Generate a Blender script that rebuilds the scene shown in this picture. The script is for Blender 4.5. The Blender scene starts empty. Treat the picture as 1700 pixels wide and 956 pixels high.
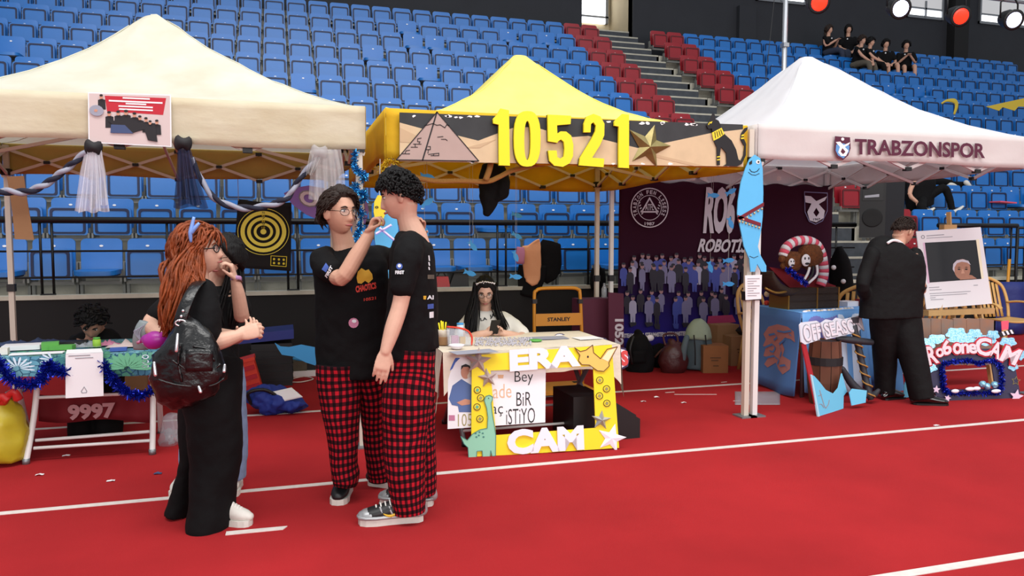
import bpy, bmesh, math, random
from mathutils import Vector, Matrix, noise
from mathutils.geometry import tessellate_polygon
random.seed(7)
S = bpy.context.scene
COL = S.collection
# ------------------------------------------------------------------ camera
F, CX, CY, H = 1260.0, 850.0, 478.0, 1.45          # focal length in pixels of the 1700x956 frame, eye height
PIT = math.atan((CY-395)/F)
PSI = math.pi/2-math.atan((5000-CX)/F*math.cos(PIT))
FW = Vector((math.sin(PSI)*math.cos(PIT), math.cos(PSI)*math.cos(PIT), -math.sin(PIT)))
RT = Vector((math.cos(PSI), -math.sin(PSI), 0))
UP = RT.cross(FW)
EYE = Vector((0, 0, H))
cd = bpy.data.cameras.new('camera'); cam = bpy.data.objects.new('camera', cd); COL.objects.link(cam)
cam.matrix_world = Matrix(((RT.x, UP.x, -FW.x, 0), (RT.y, UP.y, -FW.y, 0), (RT.z, UP.z, -FW.z, H), (0, 0, 0, 1)))
cd.sensor_fit = 'HORIZONTAL'; cd.sensor_width = 36; cd.lens = F/1700*36; cd.clip_end = 200; cd.clip_start = .05
S.camera = cam
# ------------------------------------------------------------------ light
W = bpy.data.worlds.new('world'); S.world = W; W.use_nodes = True
W.node_tree.nodes['Background'].inputs[0].default_value = (0.86, 0.93, 1.0, 1)
W.node_tree.nodes['Background'].inputs[1].default_value = 0.60
def area(name, loc, size, power, target, col=(1, 1, 1)):
    l = bpy.data.lights.new(name, 'AREA'); l.shape = 'RECTANGLE'; l.size, l.size_y = size; l.energy = power; l.color = col
    o = bpy.data.objects.new(name, l); COL.objects.link(o); o.location = loc
    o.rotation_euler = (Vector(target)-Vector(loc)).to_track_quat('-Z', 'Y').to_euler()
    return o
area('hall_lamp_bank', (1.0, 0.5, 10.5), (16, 3), 1650, (1.5, 4.0, 0), (1, .98, .95))
area('hall_lamp_bank', (3.0, 6.0, 12.0), (20, 3), 600, (3.0, 8.0, 0), (.97, .98, 1))
area('front_fill_light', (4.0, -13.0, 5.4), (28, 7), 2900, (4.0, 8.0, 1.6), (1, .985, .96))  # unseen fill light, added to brighten the people and the space under the tents
S.view_settings.view_transform = 'Standard'; S.view_settings.look = 'None'
S.view_settings.gamma = 1; S.view_settings.use_curve_mapping = False
S.view_settings.exposure = -0.33
# ------------------------------------------------------------------ helpers
def V(*a): return Vector(a)
def ray(px, py): return RT*((px-CX)/F)+UP*((CY-py)/F)+FW
def P(px, py, Y=None, z=None):
    """where the sight line through a point of the photograph meets the upright plane at depth Y, or the level z"""
    d = ray(px, py); t = Y/d.y if Y is not None else (z-H)/d.z
    return EYE+d*t
def proj(p):
    q = p-EYE; w = q.dot(FW); return CX+F*q.dot(RT)/w, CY-F*q.dot(UP)/w
def ppm(p): return F/(Vector(p)-EYE).dot(FW)                  # pixels per metre there
class PL:
    """a flat sheet in space: a point and a normal"""
    def __init__(s, pt, n=(0, -1, 0)): s.o = Vector(pt); s.n = Vector(n).normalized()
    def hit(s, px, py):
        d = ray(px, py); return EYE+d*((s.o-EYE).dot(s.n)/d.dot(s.n))
def lin(c): return tuple(((x/255)/12.92 if x/255 <= .04045 else ((x/255+.055)/1.055)**2.4) for x in c)
MATS = {}
def mat(key, rgb=(128, 128, 128), rough=.6, metal=0, var=0, vs=6, bump=0, bs=60, trans=0, emis=0, alpha=1, spec=.5, stretch=(1, 1, 1), rgb2=None, coat=0):
    if key in MATS: return MATS[key]
    m = bpy.data.materials.new(key); m.use_nodes = True; nt = m.node_tree; b = nt.nodes['Principled BSDF']
    c = lin(rgb)
    b.inputs['Base Color'].default_value = (*c, 1); b.inputs['Roughness'].default_value = rough; b.inputs['Metallic'].default_value = metal
    b.inputs['Specular IOR Level'].default_value = spec; b.inputs['Alpha'].default_value = alpha; b.inputs['Coat Weight'].default_value = coat
    m.diffuse_color = (*c, 1)
    if var or bump:
        tc = nt.nodes.new('ShaderNodeTexCoord'); mp = nt.nodes.new('ShaderNodeMapping'); mp.inputs['Scale'].default_value = stretch
        nt.links.new(tc.outputs['Object'], mp.inputs[0])
    if var:
        n = nt.nodes.new('ShaderNodeTexNoise'); n.inputs['Scale'].default_value = vs; n.inputs['Detail'].default_value = 5
        nt.links.new(mp.outputs[0], n.inputs[0])
        r = nt.nodes.new('ShaderNodeValToRGB'); r.color_ramp.elements[0].position = .3; r.color_ramp.elements[1].position = .7
        k = lin(rgb2) if rgb2 else tuple(x*(1-var) for x in c)
        r.color_ramp.elements[0].color = (*k, 1); r.color_ramp.elements[1].color = (*c, 1)
        nt.links.new(n.outputs[0], r.inputs[0]); nt.links.new(r.outputs[0], b.inputs['Base Color'])
    if bump:
        n2 = nt.nodes.new('ShaderNodeTexNoise'); n2.inputs['Scale'].default_value = bs; n2.inputs['Detail'].default_value = 4
        nt.links.new(mp.outputs[0], n2.inputs[0])
        bp = nt.nodes.new('ShaderNodeBump'); bp.inputs['Strength'].default_value = bump; bp.inputs['Distance'].default_value = .02
        nt.links.new(n2.outputs[0], bp.inputs['Height']); nt.links.new(bp.outputs[0], b.inputs['Normal'])
    if emis:
        b.inputs['Emission Color'].default_value = (*c, 1); b.inputs['Emission Strength'].default_value = emis
    if trans:
        t = nt.nodes.new('ShaderNodeBsdfTranslucent'); t.inputs[0].default_value = (*c, 1)
        mx = nt.nodes.new('ShaderNodeMixShader'); mx.inputs[0].default_value = trans; out = nt.nodes['Material Output']
        if var: nt.links.new(r.outputs[0], t.inputs[0])
        nt.links.new(b.outputs[0], mx.inputs[1]); nt.links.new(t.outputs[0], mx.inputs[2]); nt.links.new(mx.outputs[0], out.inputs[0])
    MATS[key] = m; return m
def tag(o, label=None, cat=None, group=None, kind=None):
    if label: o['label'] = label
    if cat: o['category'] = cat
    if group: o['group'] = group
    if kind: o['kind'] = kind
    return o
def thing(name, label, cat, loc=(0, 0, 0), group=None, kind=None):
    o = bpy.data.objects.new(name, None); COL.objects.link(o); o.location = loc; o.empty_display_size = .1
    return tag(o, label, cat, group, kind)
def wloc(o):
    v = Vector(o.location)
    while o.parent: o = o.parent; v += Vector(o.location)
    return v
def crom(pts, n):
    if n <= 1 or len(pts) < 3: return pts
    out = []; L = len(pts)
    for i in range(L-1):
        p0, p1, p2, p3 = pts[max(i-1, 0)], pts[i], pts[i+1], pts[min(i+2, L-1)]
        for k in range(n):
            t = k/n; out.append([.5*((2*b)+(c-a)*t+(2*a-5*b+4*c-d)*t*t+(3*b-a-3*c+d)*t**3) for a, b, c, d in zip(p0, p1, p2, p3)])
    out.append(list(pts[-1])); return out
class G:
    """collects shapes in world space; .obj() links them as one mesh"""
    def __init__(s): s.v = []; s.f = []; s.uv = None; s.mi = None
    def add(s, vs, fs):
        o = len(s.v); s.v += [Vector(v) for v in vs]; s.f += [tuple(i+o for i in f) for f in fs]
        if s.mi is not None: s.mi += [s.cur]*len(fs)
        return s
    def box(s, lo, hi, rot=None, piv=None):
        x0, y0, z0 = lo; x1, y1, z1 = hi
        vs = [Vector(p) for p in ((x0,y0,z0),(x1,y0,z0),(x1,y1,z0),(x0,y1,z0),(x0,y0,z1),(x1,y0,z1),(x1,y1,z1),(x0,y1,z1))]
        if rot is not None:
            c = Vector(piv) if piv is not None else (vs[0]+vs[6])/2
            vs = [c+rot@(v-c) for v in vs]
        return s.add(vs, [(0,3,2,1),(4,5,6,7),(0,1,5,4),(1,2,6,5),(2,3,7,6),(3,0,4,7)])
    def hexa(s, p8): return s.add(p8, [(0,3,2,1),(4,5,6,7),(0,1,5,4),(1,2,6,5),(2,3,7,6),(3,0,4,7)])
    def bar(s, a, b, r, r2=None, seg=8):
        a, b = Vector(a), Vector(b); return s.tube([a, b], [r, r2 or r], seg=seg)
    def sbar(s, a, b, w, h=None, side=(0, 0, 1)):              # square bar
        a, b = Vector(a), Vector(b); h = h or w; t = (b-a).normalized(); u = Vector(side)
        u = (u-t*u.dot(t))
        if u.length < 1e-4: u = Vector((1, 0, 0))-t*t.x
        u.normalize(); q = t.cross(u)
        return s.hexa([a-u*h-q*w, a-u*h+q*w, a+u*h+q*w, a+u*h-q*w, b-u*h-q*w, b-u*h+q*w, b+u*h+q*w, b+u*h-q*w])
    def tube(s, pts, rad, side=None, seg=10, sub=1, cap=True, uv=False, rnd=False, closed=False):
        """loft of ellipses: rad = r or (ra, rb), ra along 'side'"""
        rr = [(r, r) if not isinstance(r, (tuple, list)) else r for r in (rad if isinstance(rad, (list,)) else [rad]*len(pts))]
        dat = crom([list(p)+[r[0], r[1]] for p, r in zip(pts, rr)], sub)
        C = [Vector(d[:3]) for d in dat]; A = [max(d[3], 1e-4) for d in dat]; B = [max(d[4], 1e-4) for d in dat]
        if rnd:
            for end in (0, -1):
                c, a, b = C[end], A[end], B[end]; t = (C[0]-C[1]).normalized() if end == 0 else (C[-1]-C[-2]).normalized()
                h = min(a, b)
                ex = [(c+t*h*math.sin(q), a*math.cos(q), b*math.cos(q)) for q in (.5, .95, 1.3)]
                if end == 0:
                    C = [e[0] for e in ex[::-1]]+C; A = [e[1] for e in ex[::-1]]+A; B = [e[2] for e in ex[::-1]]+B
                else:
                    C += [e[0] for e in ex]; A += [e[1] for e in ex]; B += [e[2] for e in ex]
        n = len(C); vs = []; fs = []; u = None; vl = []; acc = 0
        for i in range(n):
            t = (C[min(i+1, n-1)]-C[max(i-1, 0)])
            if t.length < 1e-9: t = Vector((0, 0, 1))
            t.normalize()
            h = Vector(side) if side is not None else (u if u is not None else (Vector((0, 0, 1)) if abs(t.z) < .9 else Vector((1, 0, 0))))
            a = h-t*h.dot(t)
            if a.length < 1e-3: a = Vector((t.y, -t.x, .01))
            a.normalize(); b = t.cross(a); u = a
            if i: acc += (C[i]-C[i-1]).length
            vl.append(acc)
            for k in range(seg):
                w = 2*math.pi*k/seg; vs.append(C[i]+a*(A[i]*math.cos(w))+b*(B[i]*math.sin(w)))
        uvs = []
        for i in range(n-1):
            pr = 2*math.pi*math.sqrt((max(A)**2+max(B)**2)/2)
            for k in range(seg):
                k2 = (k+1) % seg; fs.append((i*seg+k, i*seg+k2, (i+1)*seg+k2, (i+1)*seg+k))
                uvs.append([(k/seg*pr, vl[i]), ((k+1)/seg*pr, vl[i]), ((k+1)/seg*pr, vl[i+1]), (k/seg*pr, vl[i+1])])
        if cap:
            fs.append(tuple(range(seg-1, -1, -1))); fs.append(tuple(range((n-1)*seg, n*seg))); uvs += [[(0, 0)]*seg]*2
        if uv:
            if s.uv is None: s.uv = []
            s.uv += uvs
        return s.add(vs, fs)
    def lathe(s, c, prof, axis=(0, 0, 1), seg=16):
        ax = Vector(axis).normalized(); a = Vector((1, 0, 0)) if abs(ax.x) < .9 else Vector((0, 1, 0)); a = (a-ax*a.dot(ax)).normalized(); b = ax.cross(a)
        c = Vector(c); vs = []; fs = []
        for r, h in prof:
            for k in range(seg):
                w = 2*math.pi*k/seg; vs.append(c+ax*h+(a*math.cos(w)+b*math.sin(w))*max(r, 1e-4))
        n = len(prof)
        for i in range(n-1):
            for k in range(seg): fs.append((i*seg+k, i*seg+(k+1) % seg, (i+1)*seg+(k+1) % seg, (i+1)*seg+k))
        fs.append(tuple(range(seg-1, -1, -1))); fs.append(tuple(range((n-1)*seg, n*seg)))
        return s.add(vs, fs)
    def ball(s, c, r, seg=12, rings=8, fn=None, ax=None):
        """ellipsoid, r = number or (x, y, z) along the frame ax"""
        c = Vector(c); r = r if isinstance(r, (tuple, list)) else (r, r, r); X, Y, Z = ax or (V(1,0,0), V(0,1,0), V(0,0,1))
        vs = []; fs = []
        for i in range(rings+1):
            th = math.pi*i/rings
            for k in range(seg):
                ph = 2*math.pi*k/seg; p = V(math.sin(th)*math.cos(ph), math.sin(th)*math.sin(ph), math.cos(th))
                q = V(p.x*r[0], p.y*r[1], p.z*r[2])
                if fn: q = fn(q, p)
                vs.append(c+X*q.x+Y*q.y+Z*q.z)
        for i in range(rings):
            for k in range(seg):
                fs.append((i*seg+k, (i+1)*seg+k, (i+1)*seg+(k+1) % seg, i*seg+(k+1) % seg))
        return s.add(vs, fs)
    def prism(s, loops, n, th, off=0):
        """flat piece: outline (first loop) with holes, points in space, thickness th along n, pushed off along n"""
        n = Vector(n).normalized(); loops = [[Vector(p)+n*off for p in l] for l in loops]
        tri = tessellate_polygon(loops); flat = [p for l in loops for p in l]; m = len(flat)
        vs = [p+n*th for p in flat]+flat; fs = []
        for t in tri:
            a, b, c = (flat[i] for i in t); o = (b-a).cross(c-a).dot(n) > 0
            t = t if o else t[::-1]
            fs.append(tuple(t)); fs.append(tuple(i+m for i in t[::-1]))
        o = 0
        for l in loops:
            k = len(l)
            for i in range(k): fs.append((o+i, o+(i+1) % k, m+o+(i+1) % k, m+o+i))
            o += k
        return s.add(vs, fs)
    def grid(s, fn, nu, nv, th=0, n=None):
        vs = [Vector(fn(i/nu, j/nv)) for j in range(nv+1) for i in range(nu+1)]; w = nu+1
        fs = [(j*w+i, j*w+i+1, (j+1)*w+i+1, (j+1)*w+i) for j in range(nv) for i in range(nu)]
        if th:
            n = Vector(n); m = len(vs); vs2 = [v+n*th for v in vs]
            b = [i for i in range(nu)]+[nu+w*j for j in range(nv)]+[w*nv+nu-i for i in range(nu)]+[w*(nv-j) for j in range(nv)]
            side = [(b[i], b[(i+1) % len(b)], b[(i+1) % len(b)]+m, b[i]+m) for i in range(len(b))]
            return s.add(vs+vs2, fs+[tuple(i+m for i in f[::-1]) for f in fs]+side)
        return s.add(vs, fs)
    def mesh(s, name, base):
        me = bpy.data.meshes.new(name); me.from_pydata([v-base for v in s.v], [], s.f); me.update(); return me
    def obj(s, name, m, parent=None, smooth=False, fix=True):
        if parent is not None: base = wloc(parent); loc = V(0, 0, 0)
        else:
            xs = [v.x for v in s.v]; ys = [v.y for v in s.v]; zs = [v.z for v in s.v]
            base = V((min(xs)+max(xs))/2, (min(ys)+max(ys))/2, min(zs)); loc = base
        me = s.mesh(name, base)
        if s.uv:
            l = me.uv_layers.new(name='UVMap'); fl = [c for f in s.uv for c in f]
            if len(fl) == len(l.data):
                l.data.foreach_set('uv', [x for c in fl for x in c])
        if fix:
            bm = bmesh.new(); bm.from_mesh(me); bmesh.ops.recalc_face_normals(bm, faces=bm.faces); bm.to_mesh(me); bm.free()
        for q in (m if isinstance(m, (list, tuple)) else [m]): me.materials.append(MATS[q] if isinstance(q, str) else q)
        if s.mi: me.polygons.foreach_set('material_index', s.mi)
        if smooth: me.polygons.foreach_set('use_smooth', [True]*len(me.polygons))
        if smooth == 'auto': me.set_sharp_from_angle(angle=math.radians(38))
        o = bpy.data.objects.new(name, me); COL.objects.link(o); o.location = loc
        if parent is not None: o.parent = parent
        return o
TMP = bpy.data.scenes.new('workbench')
def baked(o):
    TMP.collection.objects.link(o); vl = TMP.view_layers[0]; vl.update()
    me = bpy.data.meshes.new_from_object(o.evaluated_get(vl.depsgraph)); TMP.collection.objects.unlink(o); return me
def remesh(o, vox, it=4, fac=.5):
    """fuse the overlapping lofts of a mesh into one continuous skin"""
    m = o.modifiers.new('r', 'REMESH'); m.mode = 'VOXEL'; m.voxel_size = vox; m.use_smooth_shade = True
    if it: q = o.modifiers.new('s', 'SMOOTH'); q.iterations = it; q.factor = fac
    me = baked(o); old = o.data
    o.modifiers.clear(); o.data = me; me.name = old.name
    if not len(me.materials):
        for x in old.materials: me.materials.append(x)
    me.polygons.foreach_set('use_smooth', [True]*len(me.polygons)); bpy.data.meshes.remove(old)
def rumple(o, amp, sc, seed=0, fn=None):
    for v in o.data.vertices:
        p = v.co*sc; d = noise.noise_vector(V(p.x, p.y, p.z*1.0)+V(seed, 0, 0)); v.co += d*(amp*(fn(v.co) if fn else 1))
    o.data.update()
def cut(name, m, plane, pts, th=.006, off=0, holes=(), parent=None, smooth=False):
    """a flat cut-out whose outline is given in photo coordinates on its own sheet plane"""
    L = [[plane.hit(*p) for p in pts]]+[[plane.hit(*p) for p in h] for h in holes]
    return G().prism(L, plane.n, th, off).obj(name, m, parent, smooth)
TXT = {}
def glyphs(t, bold=0, spacing=1.0):
    k = (t, bold, spacing)
    if k in TXT: return TXT[k]
    c = bpy.data.curves.new('t', 'FONT'); c.body = t; c.offset = bold; c.space_character = spacing; c.resolution_u = 3; c.fill_mode = 'FRONT'
    o = bpy.data.objects.new('t', c); me = baked(o)
    vs = [Vector(v.co) for v in me.vertices]; fs = [tuple(p.vertices) for p in me.polygons]
    bpy.data.objects.remove(o); bpy.data.curves.remove(c); bpy.data.meshes.remove(me)
    TXT[k] = (vs, fs); return TXT[k]
def text(t, plane, tl, tr, bl, m, parent, name='lettering', th=.003, off=.001, bold=0, spacing=1.0, shear=0):
    """printed or cut lettering fitted to the corners tl, tr, bl given in photo coordinates on the sheet plane"""
    vs, fs = glyphs(t, bold, spacing)
    vb = glyphs(t, 0, spacing)[0]; x0, x1 = min(v.x for v in vb), max(v.x for v in vb); y0, y1 = min(v.y for v in vb), max(v.y for v in vb)
    A, B, Cc = plane.hit(*tl), plane.hit(*tr), plane.hit(*bl); n = plane.n
    q = []
    for v in vs:
        a = (v.x-x0)/(x1-x0); b = (v.y-y0)/(y1-y0); q.append(Cc+(B-A)*(a+shear*b)+(A-Cc)*b+n*off)
    g = G(); g.add([p+n*th for p in q], fs)
    # side walls
    e = {}
    for f in fs:
        for i in range(len(f)):
            k = (f[i], f[(i+1) % len(f)]); e[k] = 1
    o = len(q); g.v += q
    for (a, b) in e:
        if (b, a) not in e: g.f.append((a, b, b+o, a+o))
    return g.obj(name, m, parent)
def dup(root, loc=None, rotz=None):
    r = root.copy(); COL.objects.link(r)
    if loc is not None: r.location = loc
    if rotz is not None: r.rotation_euler = (0, 0, rotz)
    for ch in root.children:
        c = ch.copy(); COL.objects.link(c); c.parent = r
        for g in ch.children:
            d = g.copy(); COL.objects.link(d); d.parent = c
    return r
def star(c, r, r2, rot=0, n=5):
    return [(c[0]+(r if i % 2 == 0 else r2)*math.sin(rot+math.pi*i/n), c[1]-(r if i % 2 == 0 else r2)*math.cos(rot+math.pi*i/n)) for i in range(2*n)]
def ell(c, rx, ry, n=20, rot=0):
    out = []
    for i in range(n):
        w = 2*math.pi*i/n; x, y = rx*math.cos(w), ry*math.sin(w); out.append((c[0]+x*math.cos(rot)-y*math.sin(rot), c[1]+x*math.sin(rot)+y*math.cos(rot)))
    return out
ORD = ['front', 'second', 'third', 'fourth', 'fifth', 'sixth', 'seventh', 'eighth', 'ninth', 'tenth', 'eleventh', 'twelfth']
def ordn(k):
    t = ['first','second','third','fourth','fifth','sixth','seventh','eighth','ninth','tenth','eleventh','twelfth','thirteenth','fourteenth','fifteenth','sixteenth','seventeenth','eighteenth','nineteenth']
    tens = {2: 'twenty', 3: 'thirty', 4: 'forty'}
    if k <= 19: return t[k-1]
    a, b = divmod(k, 10)
    return {2: 'twentieth', 3: 'thirtieth', 4: 'fortieth'}[a] if b == 0 else tens[a]+'-'+t[b-1]
# ================================================================== materials of the place
mat('carpet', (171, 37, 41), .95, var=.22, vs=1.3, bump=.25, bs=260, spec=.15)
mat('concrete', (196, 192, 176), .9, var=.25, vs=5, bump=.15, bs=40)
mat('step_grey', (74, 78, 84), .9, var=.3, vs=9, bump=.2, bs=70)
mat('wall_dark', (40, 42, 48), .85, var=.12, vs=2, bump=.08, bs=30)
mat('black_wall', (8, 7, 8), .8, var=.2, vs=4)
mat('beige', (205, 190, 158), .8, var=.1, vs=3)
mat('daylight', (250, 252, 255), .5, emis=3.0)
mat('blind', (205, 205, 205), .6, emis=.45)
mat('black_metal', (12, 12, 14), .45, metal=.3)
mat('grey_metal', (135, 138, 142), .45, metal=.6)
mat('white_metal', (226, 224, 222), .4)
mat('tape', (224, 214, 208), .6, var=.15, vs=20)
mat('seat_blue', (24, 112, 194), .36, var=.1, vs=3, spec=.6)
mat('seat_groove', (10, 26, 66), .5)
mat('seat_red', (150, 24, 38), .38, var=.1, vs=3)
mat('seat_red_dark', (84, 12, 20), .5)
mat('sticker', (236, 238, 240), .5)
mat('seat_grey', (126, 126, 122), .5, metal=.2)
# ================================================================== the hall
g = G(); g.box((-14, -7, -.2), (26, 9.15, 0)); tag(g.obj('floor', 'carpet'), kind='structure', label='red carpet covering the floor of the sports hall')
def tape(Y, x0, x1, w, label, dx=0):
    g = G(); g.hexa([V(x0, Y-w, 0), V(x1, Y-w+dx, 0), V(x1, Y+w+dx, 0), V(x0, Y+w, 0), V(x0, Y-w, .003), V(x1, Y-w+dx, .003), V(x1, Y+w+dx, .003), V(x0, Y+w, .003)])
    tag(g.obj('floor_tape', 'tape'), label, 'floor tape', 'white tape lines on the carpet')
tape(4.53, -6, 14, .024, 'long white tape line on the carpet passing under the standing people')
tape(6.49, -6, 14, .024, 'white tape line on the carpet farther back under the tents')
tape(2.56, -3, 12, .026, 'white tape line in the near right corner of the carpet')
a, b = P(375, 886, z=0), P(470, 877, z=0); t = (b-a).normalized(); q = V(-t.y, t.x, 0)*.022
tag(G().hexa([a-q, b-q*.9, b+q*.9+t*.02, a+q, a-q+V(0,0,.004), b-q*.9+V(0,0,.004), b+q*.9+t*.02+V(0,0,.004), a+q+V(0,0,.004)]).obj('tape_strip', 'tape'), 'short loose strip of white tape in front of the red-haired woman', 'tape strip')
SY, SZ, T_, R_ = 9.8, .65, .8, .5          # front row, its level, tread and rise
NX0, NX1, AL, AR = -14, 26, 8.02, 9.44
terr = thing('terrace', 'pale concrete terrace of the spectator stand', None, (0, SY, 0), kind='structure')
del_cat = [terr]
for n in range(12):
    y0 = 9.15 if n == 0 else SY+T_*n-.6
    for (x0, x1) in ((NX0, AL), (AR, NX1)):
        g = G(); g.box((x0, y0, 0 if n == 0 else SZ+R_*(n-1)-.1), (x1, SY+T_*n+.2+(.6 if n == 11 else .05), SZ+R_*n)); g.obj('terrace_step', 'concrete', terr)
st = thing('aisle_stairs', 'dark grey carpeted stairs between the red seats', None, (8.7, SY, 0), kind='structure')
k = 0
for i in range(-3, 27):
    z1 = SZ+.25*i; y0 = SY-.6+.4*i
    if z1 < .1: continue
    g = G(); g.box((AL, y0, max(z1-.5, 0)), (AR, y0+.45 if i < 26 else y0+2.2, z1)); s_ = g.obj('step', 'step_grey', st)
    g = G(); g.box((AL+.01, y0-.004, z1-.03), (AR-.01, y0+.03, z1+.004)); g.obj('nosing', 'concrete', s_)
for n in range(12):
    g = G(); g.box((AR-.06, SY+T_*n-.6, SZ+R_*n-.5), (AR+.002, SY+T_*n-.58+.5, SZ+R_*n+.0)); g.obj('kerb', 'concrete', st)
# front wall of the stand
g = G(); g.box((NX0, 9.06, 0), (AL, 9.16, .82)); wf = tag(g.obj('wall_front', 'black_wall'), kind='structure')
g = G(); g.box((NX0, 9.05, .80), (AL, 9.2, .845)); g.obj('coping', 'concrete', wf)
g = G(); g.box((AR, 9.06, 0), (NX1, 9.16, .82)); wf = tag(g.obj('wall_front', 'black_wall'), kind='structure')
g = G(); g.box((AR, 9.05, .80), (NX1, 9.2, .845)); g.obj('coping', 'concrete', wf)
# back wall with a passage behind the stairs and blinded windows
WY = 19.35
def bw(x0, x1, z0, z1, name='wall_back', m='wall_dark', y=WY): return tag(G().box((x0, y, z0), (x1, y+.3, z1)).obj(name, m), kind='structure')
px0, px1 = P(966, 20, Y=WY).x, P(1051, 20, Y=WY).x
bw(NX0, px0, 5.5, 13); bw(px1, NX1, 5.5, 13)
bw(px0-.5, px1+.6, 6.5, 13, 'wall_passage', 'beige', WY+1.6)
g = G(); g.box((px1, WY+.05, 6.5), (px1+.15, WY+1.65, 13)); tag(g.obj('wall_passage_side', 'beige'), kind='structure')
g = G(); g.box((px0-.15, WY+.05, 6.5), (px0, WY+1.65, 13)); tag(g.obj('wall_passage_side', 'beige'), kind='structure')
wl, wr = P(964, 20, Y=WY+1.55).x, P(1009, 20, Y=WY+1.55).x; zb = P(985, 39, Y=WY+1.55).z; zm = P(985, 30, Y=WY+1.55).z
w1 = thing('window_1', 'bright window at the top of the stairs', None, (wl, WY+1.55, zb), kind='structure')
g = G(); g.box((wl, WY+1.5, zm+.05), (wr-.1, WY+1.56, 12)); g.obj('pane', 'daylight', w1)
g = G(); g.box((wl, WY+1.5, zb), (wr-.1, WY+1.56, zm)); g.obj('pane', 'daylight', w1)
g = G(); g.box((wl-.1, WY+1.46, zm), (wr, WY+1.58, zm+.05)); g.box((wr-.1, WY+1.46, zb), (wr-.02, WY+1.58, 12)); g.obj('window_frame', 'grey_metal', w1)
def blindwin(nm, pa, pb, pc, label):           # px left, right, bottom-left y, bottom-right y
    y = WY-.03; a = P(pa, pc[0], Y=y); b = P(pb, pc[1], Y=y); z = (a.z+b.z)/2
    w = thing(nm, label, None, (a.x, y, z), kind='structure')
    g = G(); g.box((a.x, y-.02, z+.28), (b.x, y+.04, z+1.8)); g.obj('blind', 'blind', w)
    g = G(); g.box((a.x, y, z+.05), (b.x, y+.03, z+.25)); g.obj('pane', 'daylight', w)
    g = G(); g.box((a.x-.06, y-.03, z-.03), (b.x+.06, y+.05, z+.05)); g.box((a.x-.06, y-.05, z-.03), (a.x, y+.05, z+1.8)); g.box((b.x, y-.05, z-.03), (b.x+.06, y+.05, z+1.8))
    g.box((a.x, y-.05, z+.24), (b.x, y+.02, z+.29)); m_ = (a.x+b.x)/2; g.box((m_-.03, y-.05, z), (m_+.03, y+.02, z+.5)); g.obj('window_frame', 'grey_metal', w)
blindwin('window_2', 1508, 1562, (27, 32), 'window with a pale blind above the right seats')
blindwin('window_3', 1627, 1720, (39, 46), 'window with a pale blind in the upper right corner')
blindwin('window_4', 1258, 1334, (0, 6), 'window just entering the picture above the white tent')
g = G(); a = P(1592, 60, Y=WY-.2); g.box((a.x-.28, WY-.3, 6.2), (a.x+.28, WY+.02, 13)); tag(g.obj('trim_1', 'black_wall'), kind='structure', label='dark pilaster on the back wall')
g = G(); a = P(1236, 40, Y=WY-.1); g.box((a.x-.2, WY-.15, 6.2), (a.x+.35, WY+.02, 8.05)); tag(g.obj('trim_2', 'wall_dark'), kind='structure', label='boxed duct on the back wall')
# ------------------------------------------------------------------ stadium seats
def rrect(w, h, r, n=4, bot=None):
    """rounded rectangle in x (centred) and z from 0 to h"""
    rb = r if bot is None else bot; o = []
    for cx, cz, a0, rr in ((w/2-rb, rb, -90, rb), (w/2-r, h-r, 0, r), (-w/2+r, h-r, 90, r), (-w/2+rb, rb, 180, rb)):
        for i in range(n+1):
            q = math.radians(a0+90*i/n); o.append((cx+rr*math.cos(q), cz+rr*math.sin(q)))
    return o
def plate(loop, th, fn):
    """curved plate: loop (x, z), extruded along y by th, shaped by fn"""
    vs = [V(*fn(x, 0, z)) for x, z in loop]+[V(*fn(x, th, z)) for x, z in loop]; n = len(loop)
    c0, c1 = V(*fn(0, 0, sum(z for _, z in loop)/n)), V(*fn(0, th, sum(z for _, z in loop)/n))
    vs += [c0, c1]; fs = []
    for i in range(n):
        j = (i+1) % n; fs += [(i, j, n+j, n+i), (j, i, 2*n), (n+i, n+j, 2*n+1)]
    return vs, fs
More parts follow.
